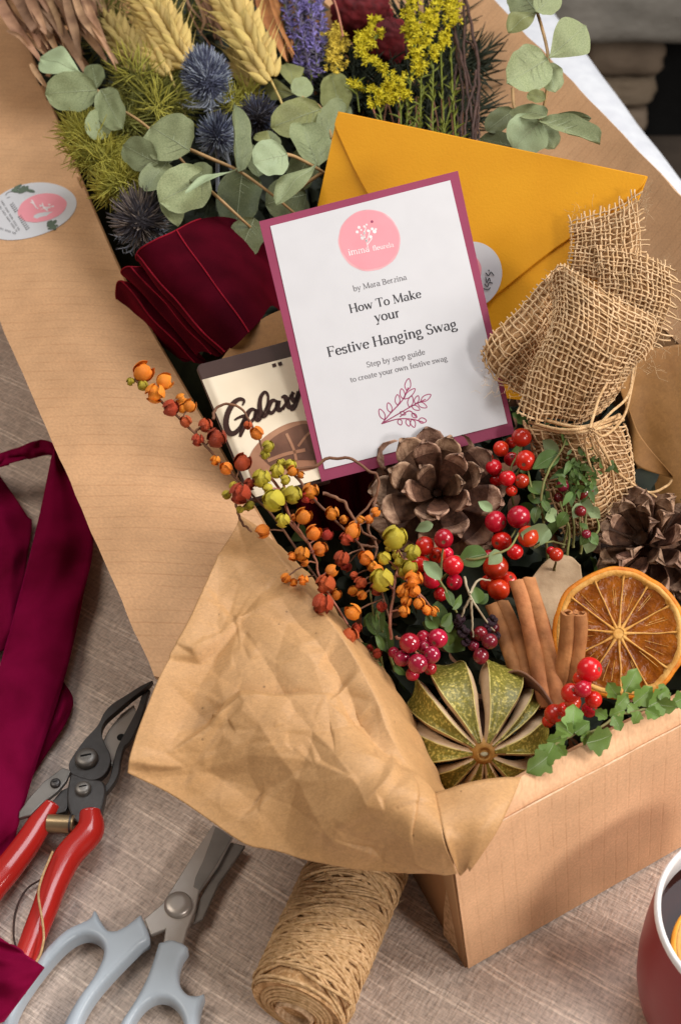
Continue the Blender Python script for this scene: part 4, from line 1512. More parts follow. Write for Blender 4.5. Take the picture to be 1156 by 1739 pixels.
citrus('orange_slice', 'fresh orange slice floating in the dark tea of the red mug', o0 + V(-.008, -.012, .0795), V(0, 0, 1), .0315, .006, [M['fresh_rind'], M['pith'], M['fresh_flesh']], 10, None)

# ================================================================== cards
# yellow envelope leaning behind the guide
pe = Plane(P(575, 190, .235), P(1097, 298, .248), P(560, 520, .150))
env = thing('yellow_envelope', 'large mustard yellow envelope standing behind the guide card', 'envelope', tuple(pe(760, 560)))
mb = MB()
eq = [(574, 189), (1098, 299), (1060, 395), (1010, 560), (985, 690), (520, 640), (505, 560), (540, 346)]
mb.slab([pe(*q) for q in eq], pe.n, .0022)
mb.build('body', M['yellow'], env, smooth=False)
mb = MB()
fl = cr([(575, 190, 0), (569, 206, 0), (573, 226, 0), (622, 326, 0), (700, 440, 0), (770, 506, 0), (808, 520, 0), (842, 500, 0), (930, 430, 0), (1030, 362, 0), (1082, 322, 0), (1094, 306, 0), (1097, 299, 0)], 60)
mb.slab([pe(q[0], q[1], .0016) for q in fl], pe.n, .0012)
bevel(mb.build('flap', M['yellow'], env, smooth=False), .0003, 1)
mb = MB()
rs = .0205
disc(mb, pe, (796, 468), rs, .0020, n=60)
stk = mb.build('round_sticker', M['white'], env, smooth=False)
mb = MB()
disc(mb, pe, (786, 462), rs * .56, .0023, n=40)
mb.build('printed_circle', M['pink'], stk, smooth=False)
mb = MB()
for q in ([(824, 463), (829, 468), (833, 462), (838, 468)], [(824, 470), (826, 480), (830, 472), (832, 478)], [(822, 482), (827, 487), (830, 480), (836, 481)], [(829, 458), (830, 461)], [(820, 490), (828, 492), (832, 488)]):
    ink(mb, pe, q, .0006, .0024, 0, 12)
mb.build('written_mark', M['ink'], stk, smooth=False)

# chocolate bar
pc = Plane(P(336, 618, .168), P(490, 578, .178), P(432, 838, .128))
bar = thing('chocolate_bar', 'chocolate bar in cream wrapper with brown script, half covered by the guide card', 'chocolate bar', tuple(pc(480, 720)))
a_ = np.linspace(math.pi, math.pi / 2, 7)
corner = [(345 + 11 * math.cos(t), 628 - 12 * math.sin(t)) for t in a_]
outl = [(424, 852), (336, 634)] + corner + [(430, 594), (530, 566), (560, 816)]


def wave_slab(name, pix, pl, off, t, m, parent):
    mb = MB()
    mb.slab([pl(x, y, off) for x, y in pix], pl.n, t)
    return bevel(mb.build(name, m, parent, smooth=False), .0012, 2)


wave_slab('bar_body', outl, pc, 0, .008, M['choc_band'], bar)
mb = MB()
wl, wr = (343, 645), (540, 594)
bl, br_ = (428, 846), (548, 812)
Gp = np.zeros((50, 50, 3))
for i in range(50):
    for j in range(50):
        u, v = i / 49, j / 49
        x = (wl[0] * (1 - u) + wr[0] * u) * (1 - v) + (bl[0] * (1 - u) + br_[0] * u) * v
        y = (wl[1] * (1 - u) + wr[1] * u) * (1 - v) + (bl[1] * (1 - u) + br_[1] * u) * v
        hgt = .0010 + .00022 * n3(u * 4, v * 4, 60) * min(1, 8 * u) + .00012 * n3(u * 11, v * 9, 66) * min(1, 6 * u)
        if u < .06:
            hgt = hgt * u / .06 - .0006 * (1 - u / .06)
        Gp[i, j] = pc(x, y, hgt + .0006)
mb.grid(Gp)
wrap = mb.build('cream_wrapper', M['choc_cream'], bar)
mb = MB()
OFF = .00195


def zt(x, y):
    return (180 + x / 2.513, 360 + y / 2.513)


for st, w in (([(582, 826), (590, 806), (572, 798), (545, 815), (520, 858), (512, 905), (524, 940), (548, 944), (574, 918), (588, 886)], (.0008, .0030, .0036, .0016)),
              ([(548, 888), (570, 876), (592, 872), (588, 905), (580, 935), (572, 960)], (.0010, .0020, .0034, .0016)),
              ([(640, 846), (622, 842), (604, 862), (600, 892), (616, 898), (634, 876), (644, 846)], (.0014, .0030, .0020, .0014)),
              ([(646, 842), (640, 872), (650, 888), (668, 872)], (.0030, .0030, .0012)),
              ([(664, 874), (686, 830), (692, 786), (678, 768), (660, 792), (656, 836), (664, 866), (680, 868), (698, 846)], (.0012, .0014, .0022, .0036, .0012)),
              ([(730, 808), (712, 804), (696, 822), (692, 848), (708, 858), (726, 834), (734, 808)], (.0014, .0030, .0020, .0014)),
              ([(736, 804), (732, 834), (742, 846), (756, 832)], (.0030, .0030, .0012)),
              ([(748, 792), (764, 788), (774, 812), (782, 834), (800, 822)], (.0012, .0030, .0030, .0012)),
              ([(800, 768), (778, 802), (752, 842)], (.0022, .0012, .0022)),
              ([(790, 778), (796, 800), (808, 806), (822, 780), (828, 750)], (.0024, .0028, .0020, .0012)),
              ([(824, 766), (812, 806), (800, 838), (786, 846)], (.0030, .0028, .0014))):
    ink(mb, pc, [zt(*q) for q in st], w, OFF, 0, 30)
mb.build('script_lettering', M['choc_ink'], wrap, smooth=False)
mb = MB()
for q in ((717, 655), (742, 648)):
    ink(mb, pc, [zt(q[0] - 7, q[1] + 2), zt(q[0] + 9, q[1] - 3)], .0022, OFF, 0, 5)
mb.build('printed_dots', M['choc_ink'], wrap, smooth=False)
# printed swirl of chocolate
mb = MB()
sw = [zt(*q) for q in ((600, 1075), (630, 1010), (690, 950), (770, 905), (850, 890), (920, 900), (960, 1010), (900, 1090), (760, 1120), (640, 1150))]
mb.slab([pc(x, y, .0019) for x, y in cr([(x, y, 0) for x, y in sw + sw[:1]], 60)[:-1, :2]], pc.n, .0003)
mb.build('printed_swirl', M['choc_pic2'], wrap, smooth=False)
mb = MB()
sw = [zt(*q) for q in ((655, 1040), (700, 975), (770, 930), (860, 905), (930, 960), (930, 1050), (800, 1060), (720, 1090))]
mb.slab([pc(x, y, .0021) for x, y in cr([(x, y, 0) for x, y in sw + sw[:1]], 60)[:-1, :2]], pc.n, .0003)
mb.build('printed_square', M['choc_pic'], wrap, smooth=False)
mb = MB()
for st, w in (([(770, 945), (800, 1010), (812, 1060)], .0016), ([(690, 1062), (760, 1035), (850, 1015)], .0020), ([(820, 1000), (850, 960), (880, 930)], .0014)):
    ink(mb, pc, [zt(*q) for q in st], w, .0023, 0, 14)
mb.build('printed_highlights', M['choc_pic2'], wrap, smooth=False)

# brown card with rounded top behind the bar
pk = Plane(P(372, 612, .160), P(500, 590, .165), P(430, 520, .176))
mb = MB()
mb.slab([pk(x, y) for x, y in cr([(372, 616, 0), (388, 594, 0), (412, 568, 0), (440, 545, 0), (470, 529, 0), (510, 520, 0), (560, 540, 0)], 24)[:, :2]] + [pk(560, 640), pk(400, 660)], pk.n, .0008)
tag(mb.build('brown_card', M['kraft_dark'], None, smooth=False), 'plain brown card with curved edge between velvet roll and chocolate bar', 'card')

# guide card
pg = Plane(P(440, 375, .236), P(545, 817, .135), P(872, 735, .150))
gd = thing('guide_card', 'printed white instruction card on a mauve backing leaning in the box centre', 'card', tuple(pg(700, 770)))
mb = MB()
mb.slab([pg(*q) for q in ((440, 376), (546, 818), (873, 736), (777, 290))], pg.n, .0012)
mb.build('mauve_backing', M['mauve'], gd, smooth=False)
mb = MB()
mb.slab([pg(*q, .0004) for q in ((459, 384), (551, 797), (861, 719), (764, 306))], pg.n, .0003)
sheet = mb.build('white_sheet', M['white'], gd, smooth=False)
mb = MB()
rl = np.linalg.norm(pg(679, 404) - pg(574, 412)) / 2
disc(mb, pg, (627, 408), rl, .00046, n=60, wob=.025)
mb.build('pale_ring', M['pink_rim'], sheet, smooth=False)
mb = MB()
disc(mb, pg, (627, 407), rl * .955, .00052, n=60, wob=.03)
lg = mb.build('pink_logo', M['pink'], sheet, smooth=False)
mb = MB()
zq = lambda x, y: (560 + x / 3.853, 340 + y / 3.853)
for st in ([(252, 330), (244, 290), (228, 240), (222, 200)], [(240, 272), (255, 225), (262, 195)], [(235, 255), (205, 225)], [(246, 290), (275, 250)], [(226, 215), (235, 175)]):
    ink(mb, pg, [zq(*q) for q in st], .0005, .0006, 0, 10)
for (x, y), rr in (((190, 178), 1.2), ((178, 208), 1.2), ((225, 172), 1.0), ((240, 160), .8), ((212, 248), 1.4), ((240, 265), 1.1), ((266, 240), 1.3), ((250, 200), 1.1), ((276, 188), 1.2), ((292, 205), 1.5), ((300, 190), .9), ((204, 195), .8), ((225, 215), 1.0), ((205, 228), .8)):
    disc(mb, pg, zq(x, y), rr * .00075, .0006, 0, 10)
A0, B0_ = (592, 434), (669, 419)
text(mb, pg, A0, (628, 427), 'imma', .0006, .10, .06)
text(mb, pg, (633, 426), B0_, 'fleurela', .0006, .10, .06)
mb.build('logo_print', M['white_ink'], lg, smooth=False)
mb = MB()
disc(mb, pg, zq(275, 140), .0008, .0006, 0, 10)
mb.build('logo_dot', M['plum_ink'], lg, smooth=False)
mb = MB()
text(mb, pg, (600, 495), (691, 474.5), 'by Mara Berzina', .00046, .105, .05)
mb.build('author_line', M['ink_soft'], sheet, smooth=False)
mb = MB()
text(mb, pg, (594, 532), (716, 505), 'How To Make', .00046, .125, .046)
text(mb, pg, (637, 547), (680, 538), 'your', .00046, .125, .046)
text(mb, pg, (557, 606.5), (777, 557), 'Festive Hanging Swag', .00046, .125, .046)
mb.build('title_lettering', M['ink'], sheet, smooth=False)
mb = MB()
text(mb, pg, (623, 624), (722, 601.5), 'Step by step guide', .00046, .115, .052)
text(mb, pg, (595, 649.5), (760, 612), 'to create your own festive swag', .00046, .115, .052)
mb.build('subtitle_lettering', M['ink_soft'], sheet, smooth=False)
mb = MB()
zg = lambda x, y: (420 + x / 2.513, 280 + y / 2.513)
wl_ = .00055
for st in ([(572, 1106), (610, 1060), (660, 1005), (686, 950)], [(580, 1100), (640, 1065), (700, 1030), (760, 1000)], [(575, 1104), (640, 1085), (700, 1085), (750, 1098)], [(650, 1075), (690, 1050), (720, 1075)]):
    ink(mb, pg, [zg(*q) for q in st], wl_ * 1.2, .00046, 0, 16)


def lf(bx, by, tx, ty, w):
    b, t = np.array([bx, by], float), np.array([tx, ty], float)
    d = t - b
    e = np.array([-d[1], d[0]]) / (np.linalg.norm(d) + 1e-6) * w
    ink(mb, pg, [zg(*q) for q in (b, b + d * .35 + e, b + d * .75 + e * .8, t, b + d * .75 - e * .8, b + d * .35 - e, b)], wl_, .00046, 0, 22)


for a in ((585, 1088, 563, 1042, 11), (612, 1058, 600, 1015, 10), (640, 1026, 640, 980, 10), (665, 1000, 657, 955, 10), (680, 965, 688, 912, 12), (668, 1000, 715, 955, 11), (690, 1035, 700, 985, 11), (715, 1020, 728, 985, 9),
          (738, 1010, 782, 980, 11), (725, 1015, 765, 1035, 10), (700, 1028, 735, 1045, 9), (700, 1085, 712, 1120, 10), (728, 1090, 763, 1092, 11), (680, 1084, 690, 1115, 9), (645, 1085, 655, 1110, 9), (700, 1062, 722, 1078, 8), (650, 1055, 675, 1065, 7)):
    lf(*a)
mb.build('sprig_drawing', M['plum_ink'], sheet, smooth=False)

# ================================================================== burlap
def weave(mb, S, nu, nv, r, amp, seed, loose=0.10, fray=(0, 0, 0, 0), drop=0.0):
    """real threads over and under along surface S (a x b x 3 grid); fray lengths past u0,u1,v0,v1"""
    a, b = S.shape[:2]
    N = normals(S)
    rr = np.random.default_rng(seed)

    def samp(u, v):
        u = np.clip(u, 0, 1) * (a - 1)
        v = np.clip(v, 0, 1) * (b - 1)
        i, j = np.minimum(u.astype(int), a - 2), np.minimum(v.astype(int), b - 2)
        fu, fv = (u - i)[:, None], (v - j)[:, None]
        f = lambda X: X[i, j] * (1 - fu) * (1 - fv) + X[i + 1, j] * fu * (1 - fv) + X[i, j + 1] * (1 - fu) * fv + X[i + 1, j + 1] * fu * fv
        return f(S), f(N)

    for d in (0, 1):
        n_, m_ = (nu, nv) if d == 0 else (nv, nu)
        for k in range(n_):
            if rr.random() < drop:
                continue
            base = (k + .5 + rr.uniform(-.22, .22)) / n_
            t = np.linspace(0, 1, m_ * 2 + 1)
            wob = base + loose / n_ * 1.6 * np.array([n3(x * 6, k * .7, seed + d * 9) for x in t]) + loose / n_ * .8 * np.array([n3(x * 23, k * .9, seed + d * 5) for x in t])
            ph = np.cos(math.pi * (t * m_ - .5) + math.pi * (k % 2) + (math.pi if d else 0))
            u, v = (wob, t) if d == 0 else (t, wob)
            pts, nn = samp(u, v)
            pts = pts + nn * (amp * ph)[:, None]
            e0, e1 = (fray[2], fray[3]) if d == 0 else (fray[0], fray[1])
            if e1 > 0:
                dr = nrm(pts[-1] - pts[-4])
                l = e1 * rr.uniform(.2, 1.1)
                jt = rr.normal(0, .35, 3)
                pts = np.vstack([pts, pts[-1] + dr * l * .4 + jt * l * .1, pts[-1] + dr * l * .8 + jt * l * .5])
            if e0 > 0:
                dr = nrm(pts[0] - pts[3])
                l = e0 * rr.uniform(.2, 1.1)
                jt = rr.normal(0, .35, 3)
                pts = np.vstack([pts[0] + dr * l * .8 + jt * l * .5, pts[0] + dr * l * .4 + jt * l * .1, pts])
            mb.tube(pts, r * rr.uniform(.78, 1.25), 4, cap=False)


bag = thing('burlap_bundle', 'folded burlap cloth with frayed edges, tied with jute string, right of the guide card', 'burlap', tuple(P(990, 720, .10)))
ZZ = lambda x, y, z: (780 + x / 2.806, 280 + y / 2.806, z)


def panel(name, c0, c1, d0, d1, nu, nv, seed, bulge, layers=2, fray=(0, 0, 0, 0), r=.00055, extra=None, dark=None, gap=.0017):
    S = coons(px3([ZZ(*q) for q in c0]), px3([ZZ(*q) for q in c1]), px3([ZZ(*q) for q in d0]), px3([ZZ(*q) for q in d1]), 40, 40)
    N = normals(S)
    uu, vv = np.meshgrid(np.linspace(0, 1, 40), np.linspace(0, 1, 40), indexing='ij')
    S = S + N * (bulge * np.sin(math.pi * uu) ** .8 * np.sin(math.pi * vv) ** .8)[..., None]
    w = np.array([[n3(u * 3, v * 3, seed) for v in np.linspace(0, 1, 40)] for u in np.linspace(0, 1, 40)])
    S = S + N * (.0016 * w)[..., None]
    if extra is not None:
        S = S + N * extra(uu, vv)[..., None]
    mb = MB()
    weave(mb, S, nu, nv, r, r * .75, seed, .26, fray)
    if layers > 1:
        weave(mb, S - N * .0022, int(nu * .93), int(nv * .95), r, r * .9, seed + 31, .7, fray)
    o = mb.build(name, M['burlap'], bag)
    mb = MB()
    mb.grid((S - normals(S) * gap)[1:-1, 1:-1])
    mb.build('inner_layer', M['burlap_in'], o)
    return S


# back, frayed top
def zenv(q, up=.010):
    """just in front of the envelope"""
    x, y = ZZ(*q, 0)[:2]
    return (q[0], q[1], float(pe(x, y, up)[2]))


E_ = lambda *l: [zenv(q) for q in l]
panel('burlap_fold', E_((520, 272), (640, 232), (760, 190), (848, 130)), E_((500, 520), (620, 560), (760, 600), (872, 610)),
      E_((520, 272), (524, 380), (500, 520)), E_((848, 130), (876, 340), (872, 610)), 15, 16, 3, .003, 1, (0, .004, .006, 0), gap=.0030)
F_ = lambda *l: [zenv(q, .014) for q in l]
panel('burlap_fold', F_((640, 400), (780, 410), (900, 440), (1012, 492)), F_((660, 800), (760, 830), (850, 860), (925, 880)),
      F_((640, 400), (660, 560), (660, 800)), F_((1012, 492), (1010, 680), (925, 880)), 16, 18, 5, .004, 1, (0, .008, .004, 0))
# left fold with a hollow beside the front panel
panel('burlap_fold', [(490, 470, .222), (390, 545, .217), (260, 690, .207), (150, 795, .199), (96, 895, .188)], [(540, 640, .200), (520, 770, .190), (450, 900, .180), (390, 1010, .172), (340, 1140, .163)],
      [(490, 470, .222), (520, 550, .212), (540, 640, .200)], [(96, 895, .188), (150, 1010, .178), (340, 1140, .163)], 21, 12, 7, .003, 1,
      extra=lambda u, v: .007 * np.sin(math.pi * np.clip(v * 1.5, 0, 1)) * np.sin(math.pi * u) - .006 * np.clip(v - .6, 0, 1) * np.sin(math.pi * u))
# front panel
panel('burlap_fold', [(418, 545, .216), (470, 468, .229), (560, 510, .234), (760, 630, .232), (928, 718, .224), (934, 770, .218)], [(268, 1182, .174), (350, 1222, .172), (460, 1235, .171), (560, 1240, .170), (690, 1160, .174)],
      [(418, 545, .216), (440, 760, .210), (340, 960, .194), (268, 1182, .174)], [(934, 770, .218), (900, 880, .208), (820, 980, .198), (690, 1160, .174)], 21, 27, 9, .006, 1, (0, .004, 0, 0))
# trunk below the tie
panel('burlap_fold', [(300, 1200, .160), (420, 1250, .165), (600, 1250, .165), (775, 1225, .158)], [(500, 1800, .085), (600, 1760, .098), (720, 1720, .102), (850, 1600, .096)],
      [(300, 1200, .160), (380, 1400, .135), (500, 1800, .085)], [(775, 1225, .158), (830, 1400, .13), (850, 1600, .096)], 16, 20, 13, .006, 1, (0, 0, 0, 0), extra=lambda u, v: .0028 * np.sin(u * 15 + v * 3))
mb = MB()
for pts in ([(330, 1225, .168), (480, 1262, .181), (620, 1250, .184), (770, 1200, .170)], [(350, 1245, .168), (500, 1275, .180), (640, 1262, .183), (780, 1215, .168)], [(380, 1210, .17), (560, 1250, .184), (700, 1215, .180), (760, 1190, .172)]):
    mb.tube(cr(px3([ZZ(*q) for q in pts]), 26), .0009, 6)
for pts in ([(620, 1255, .186), (660, 1120, .192), (700, 1040, .196), (720, 1000, .196)], [(640, 1260, .186), (720, 1180, .190), (800, 1100, .190), (828, 960, .192)], [(630, 1262, .186), (690, 1290, .178), (780, 1200, .178), (820, 1050, .180), (840, 940, .190)],
            [(620, 1300, .178), (660, 1380, .158), (780, 1490, .130), (900, 1560, .112), (985, 1530, .108), (1010, 1500, .110)], [(610, 1280, .180), (680, 1420, .150), (690, 1600, .120), (650, 1740, .105)], [(640, 1290, .178), (720, 1440, .145), (730, 1600, .115), (690, 1760, .1)],
            [(590, 1270, .180), (610, 1400, .160), (650, 1500, .140)], [(900, 1560, .112), (940, 1590, .105), (950, 1640, .1)]):
    mb.tube(cr(px3([ZZ(*q) for q in pts]), 34), .00078, 6)
mb.build('tie_string', M['twine'], bag)
mb = MB()
for k in range(620):
    x, y, z = random.choice([(random.uniform(520, 870), random.uniform(130, 300), .232), (random.uniform(880, 1040), random.uniform(440, 900), .205), (random.uniform(90, 300), random.uniform(800, 1100), .186), (random.uniform(400, 950), random.uniform(480, 760), .222), (random.uniform(800, 940), random.uniform(740, 1000), .204), (random.uniform(840, 900), random.uniform(110, 240), .234)])
    o_ = P(*ZZ(x, y, z))
    d = nrm(rng.normal(0, 1, 3))
    l = random.uniform(.002, .0065)
    mb.tube([o_, o_ + d * l * .5 + rng.normal(0, .0006, 3), o_ + d * l + rng.normal(0, .0012, 3)], .00007, 3, cap=False)
tag(mb.build('stray_threads', M['fibre'], bag), None, None, None, 'stuff')

# ================================================================== foraged decorations in the near half of the box
# pine cones
def scale_proto(L, w, t, tipk, curl):
    """one cone scale along +x, thin at the base, spoon shaped, thick pale lip"""
    nl, nw = 14, 9
    G = np.zeros((nl, nw, 3))
    for i in range(nl):
        s = i / (nl - 1)
        hw = w * (.28 + .72 * math.sin(math.pi / 2 * min(1, s * 1.25)) ** 1.2) * (1 if s < .80 else math.sqrt(max(.02, 1 - ((s - .80) / .205) ** 2)))
        for j in range(nw):
            q = j / (nw - 1) * 2 - 1
            G[i, j] = (L * s, hw * q, curl * L * s * s + .22 * hw * q * q - .0004 * n3(s * 5, q * 3, 2))
    Bt = G.copy()
    th = t * (.25 + .75 * (np.linspace(0, 1, nl) ** 2))[:, None] * np.ones((1, nw))
    th = th + tipk * np.clip((np.linspace(0, 1, nl) - .7) / .3, 0, 1)[:, None] ** 2 * (1 - np.linspace(-1, 1, nw)[None] ** 2)
    Bt[..., 2] -= th
    mb = MB()
    full = np.concatenate([G, Bt[:, ::-1]], 1)
    mb.grid(full[:11], 0, cv=True)
    mb.grid(full[10:], 1, cv=True)
    k = full.shape[1]
    b = mb.n - k
    mb.f.append(tuple(range(b, b + k)))
    mb.m.append(1)
    return proto(mb.build('scale', [M['cone'], M['cone_tip']], None, local=True))


def pine_cone(label, c, axis, n, L, w, th0, th1, hgt, tipk, curl, seed, base=.006):
    t = thing('pine_cone', label, 'pine cone', tuple(c), 'pine cones in the box')
    A = axes(axis)
    mb = MB()
    mb.tube([c - A[:, 2] * hgt, c - A[:, 2] * hgt * .3, c + A[:, 2] * hgt * .25], [base * 1.5, base * 1.2, base * .4], 10)
    mb.build('core', M['cone'], t)
    src = scale_proto(L, w, .0016, tipk, curl)
    r = np.random.default_rng(seed)
    for k in range(n):
        f = k / (n - 1)
        az = k * 2.39996 + r.uniform(-.1, .1)
        th = math.radians(th0 + (th1 - th0) * f ** .8 + r.uniform(-4, 4))
        h = hgt * (.25 - 1.15 * f)
        d = A[:, 0] * math.cos(az) + A[:, 1] * math.sin(az)
        x = nrm(d * math.sin(th) + A[:, 2] * math.cos(th))
        z = nrm(A[:, 2] * math.sin(th) - d * math.cos(th))
        z = nrm(rot_about(z, x, r.uniform(-.2, .2)))
        s = (.50 + .62 * math.sin(math.pi * min(.72, .12 + f * .9))) * r.uniform(.93, 1.07)
        o_ = c + A[:, 2] * h + d * base * .5
        inst(src, t, o_, np.stack([x, np.cross(z, x), z], 1), s)
    return t


pine_cone('wide open brown pine cone below the guide card, in front of its lower edge', P(742, 842, .125), NV * .90 + UV_ * .16 - RV * .05, 50, .037, .0080, 20, 100, .038, .0022, .02, 5)
pine_cone('dark pine cone with knobbly pointed scales at the right frame edge, above the orange slice', P(1098, 925, .100), NV * .75 + UV_ * .35 - RV * .50, 64, .027, .0058, 15, 120, .046, .0055, -.02, 8, .011)

# dried orange slice
citrus('orange_slice', 'dried orange slice with star shaped centre standing at the box front right', P(1049, 1076, .128), NV * .97 + UV_ * .16 + RV * -.10, .0338, .0065,
       [M['rind'], M['pith'], M['flesh']], 12, None, rough=.045)


# cinnamon
def cinnamon(label, p0, p1, r, seed, flip=1):
    t = thing('cinnamon_stick', label, 'cinnamon', tuple((np.asarray(p0) + p1) / 2), 'cinnamon sticks in the box')
    ax_ = nrm(np.asarray(p1) - p0)
    nn = nrm(NV - ax_ * (NV @ ax_))
    sd = np.cross(nn, ax_)
    L = np.linalg.norm(np.asarray(p1) - p0)
    rr = np.random.default_rng(seed)
    # double scroll: two curls meeting in a groove towards the lens
    prof = []
    for s in (1, -1):
        cur = []
        for a in np.linspace(-.25, 2.15 * math.pi, 34):
            q = r * .56 * (1 - .085 * a)
            cur.append((s * (r * .44) + s * q * -math.cos(a + .9) * 1.08, q * math.sin(a + .9) * .95))
        prof.append(cur if s == 1 else cur)
    full = np.array(prof[1][::-1] + prof[0])
    d = np.gradient(full, axis=0)
    nrm2 = np.stack([-d[:, 1], d[:, 0]], 1) / (np.linalg.norm(d, axis=1)[:, None] + 1e-9)
    tk = r * .15
    for k, sl in enumerate((slice(0, 34), slice(34, 68))):
        q, n2 = full[sl], nrm2[sl]
        loop = np.vstack([q + n2 * tk / 2, (q - n2 * tk / 2)[::-1]])
        m = 26
        G = np.zeros((m, len(loop), 3))
        for i in range(m):
            f = i / (m - 1)
            bend = .0010 * math.sin(math.pi * f) * (1 + k)
            e = .0022 * n3(f * 3, seed + k * 4)
            for j, (x, y) in enumerate(loop):
                a = 1 + .05 * n3(f * 4, j * .12, seed + k * 3)
                ext = 0
                if i in (0, m - 1):
                    ext = (.0012 * n3(j * .2, seed + i)) * (1 if i else -1)
                G[i, j] = p0 + ax_ * (L * f + ext) + sd * (x * a + bend + e * .4) + nn * (y * a + e * .3)
        mb = MB()
        mb.grid(G, cv=True)
        kk = len(loop)
        h = kk // 2
        for base in (0, (m - 1) * kk):
            for j in range(h - 1):
                mb.f.append((base + j, base + j + 1, base + kk - 2 - j, base + kk - 1 - j))
                mb.m.append(0)
        mb.build('bark_curl', M['cinn'], t, sharp=50)
    return t


cinnamon('short cinnamon stick, leftmost of the pair between dark berries and the long stick', P(843, 1026, .120), P(888, 1160, .108), .0062, 3)
cinnamon('longest cinnamon stick standing in the middle, between the other two sticks', P(886, 985, .138), P(935, 1200, .106), .0069, 5)
cinnamon('thick short cinnamon stick leaning against the dried orange slice', P(973, 1040, .147), P(958, 1160, .110), .0066, 8)

# slit dried gourd, seen from its stem end
gc = P(806, 1247, .086)
GA = axes(NV * .93 + UV_ * -.13 + RV * .04, RV)
gourd = thing('dried_gourd', 'dried slit green gourd with pale cut edges at the near corner of the box', 'gourd', tuple(gc))
RG = .0365


def gpt(th, az, r):
    return gc + GA @ V(r * math.sin(th) * math.cos(az), r * math.sin(th) * math.sin(az), r * math.cos(th) * .86)


ribs = [(112, 27), (68, 28), (146, 21), (183, 25), (6, 28), (222, 27), (258, 22), (288, 20), (322, 24), (37, 10)]
ribs = sorted(ribs)
for k, (az_, wd) in enumerate(ribs):
    nT, nW = 24, 13
    az0 = math.radians(az_)
    hw = math.radians(wd) / 2
    top_, bot_ = np.zeros((nT, nW, 3)), np.zeros((nT, nW, 3))
    tilt = .16 * math.sin(k * 2.7 + .5)
    for i in range(nT):
        f = i / (nT - 1)
        th = math.radians(9 + 104 * f)
        w = hw * (.62 + .38 * min(1, f * 2.4)) * (1 - .30 * max(0, f - .8) / .2)
        out = 1 + .06 * f * f
        for j in range(nW):
            q = j / (nW - 1) * 2 - 1
            # skin: edges curl up, whole rib leans to one side so that one cut flank shows
            r = RG * out * (1 + (.05 * q * q + tilt * q * .35) * min(1, f * 2) + .018 * n3(f * 5, q * 2, k) + .010 * n3(f * 16, q * 6, k + 5))
            top_[i, j] = gpt(th, az0 + w * q, r)
            bot_[i, j] = gpt(th, az0 + w * q * (1.45 - .25 * f) - tilt * .5 * f, r - .0045 - .0095 * f)
    mb = MB()
    mb.grid(top_)
    rib = mb.build('rib', M['gourd'], gourd)
    mb = MB()
    for e in (0, nW - 1):
        a_, b_ = top_[:, e], bot_[:, e]
        side = np.array([a_ * (1 - t) + b_ * t + nrm(a_[12] - top_[12, nW // 2]) * (.0012 * math.sin(math.pi * t)) for t in np.linspace(0.0, 1, 7)])
        mb.grid(side)
    mb.grid(np.array([top_[-1] * (1 - t) + bot_[-1] * t for t in np.linspace(0, 1, 4)]))
    mb.build('cut_face', M['gourd_cut'], rib)
    mb = MB()
    path = np.vstack([top_[2:, 0], top_[-1, 1:-1], top_[2:, -1][::-1]])
    mb.tube(path, .00042, 4)
    mb.build('pale_rim', M['gourd_rim'], rib)
mb = MB()
for rad, z0, mi in ((.0, .0012, 1), (.0025, .0011, 1), (.0036, .0008, 1), (.0046, .0018, 0), (.0066, .0010, 0), (.0095, -.0008, 0)):
    pass
pr = [(.0002, .0006), (.0016, .0008), (.0024, .0002), (.0029, .0012), (.0037, .0014), (.0052, .0004), (.0070, -.0010), (.008, -.003)]
th = np.linspace(0, 2 * math.pi, 30, endpoint=False)
ztop = RG * .86 * math.cos(math.radians(12))
mb.grid(np.array([[gc + GA @ V(r * math.cos(t) * (1 + .1 * n3(math.cos(t) * 2, math.sin(t) * 2, r * 300)), r * math.sin(t), ztop + z) for t in th] for r, z in pr]), cv=True)
mb.build('hub', M['hub'], gourd)
mb = MB()
mb.ball(gc + GA @ V(0, 0, ztop + .0002), (.0021, .0021, .0010), 14, 8, fn=lambda d: 1 + .12 * n3(d[0] * 4, d[1] * 4, d[2] * 4))
mb.build('stem_scar', M['hub_c'], gourd)
mb = MB()
mb.ball(gc - GA @ V(0, 0, .002), (.020, .020, .014), 20, 12)
mb.build('core', M['stem_b'], gourd)

# dark curled dried leaf behind the gourd
mb = MB()
G = coons(px3([(848, 1150, .112), (880, 1140, .118), (915, 1165, .118), (945, 1210, .112)]), px3([(845, 1200, .090), (880, 1215, .085), (915, 1230, .084), (935, 1236, .088)]),
          px3([(848, 1150, .112), (842, 1175, .1), (845, 1200, .09)]), px3([(945, 1210, .112), (944, 1225, .1), (935, 1236, .088)]), 24, 14)
mb.grid(G - NV * .005 * np.sin(np.linspace(0, math.pi, 14))[None, :, None])
mb.tube(G[:, 0], .0008, 6)
tag(mb.build('dried_leaf', M['stem_b'], None, thick=.0006), 'dark curled dried leaf between the gourd and the long cinnamon stick', 'leaf')
# pale wood chip behind the cinnamon
mb = MB()
G = coons(px3([(900, 985, .115), (930, 950, .118), (965, 945, .118), (985, 960, .116)]), px3([(905, 1075, .098), (935, 1090, .096), (965, 1080, .096), (985, 1050, .098)]),
          px3([(900, 985, .115), (898, 1030, .108), (905, 1075, .098)]), px3([(985, 960, .116), (988, 1000, .108), (985, 1050, .098)]), 24, 20)
G = crumple(G, .0016, 41, 2.0)
mb.grid(G)
tag(mb.build('bark_piece', M['gourd_cut'], None, thick=.002), 'pale tan piece of dried bark behind the cinnamon sticks', 'bark')


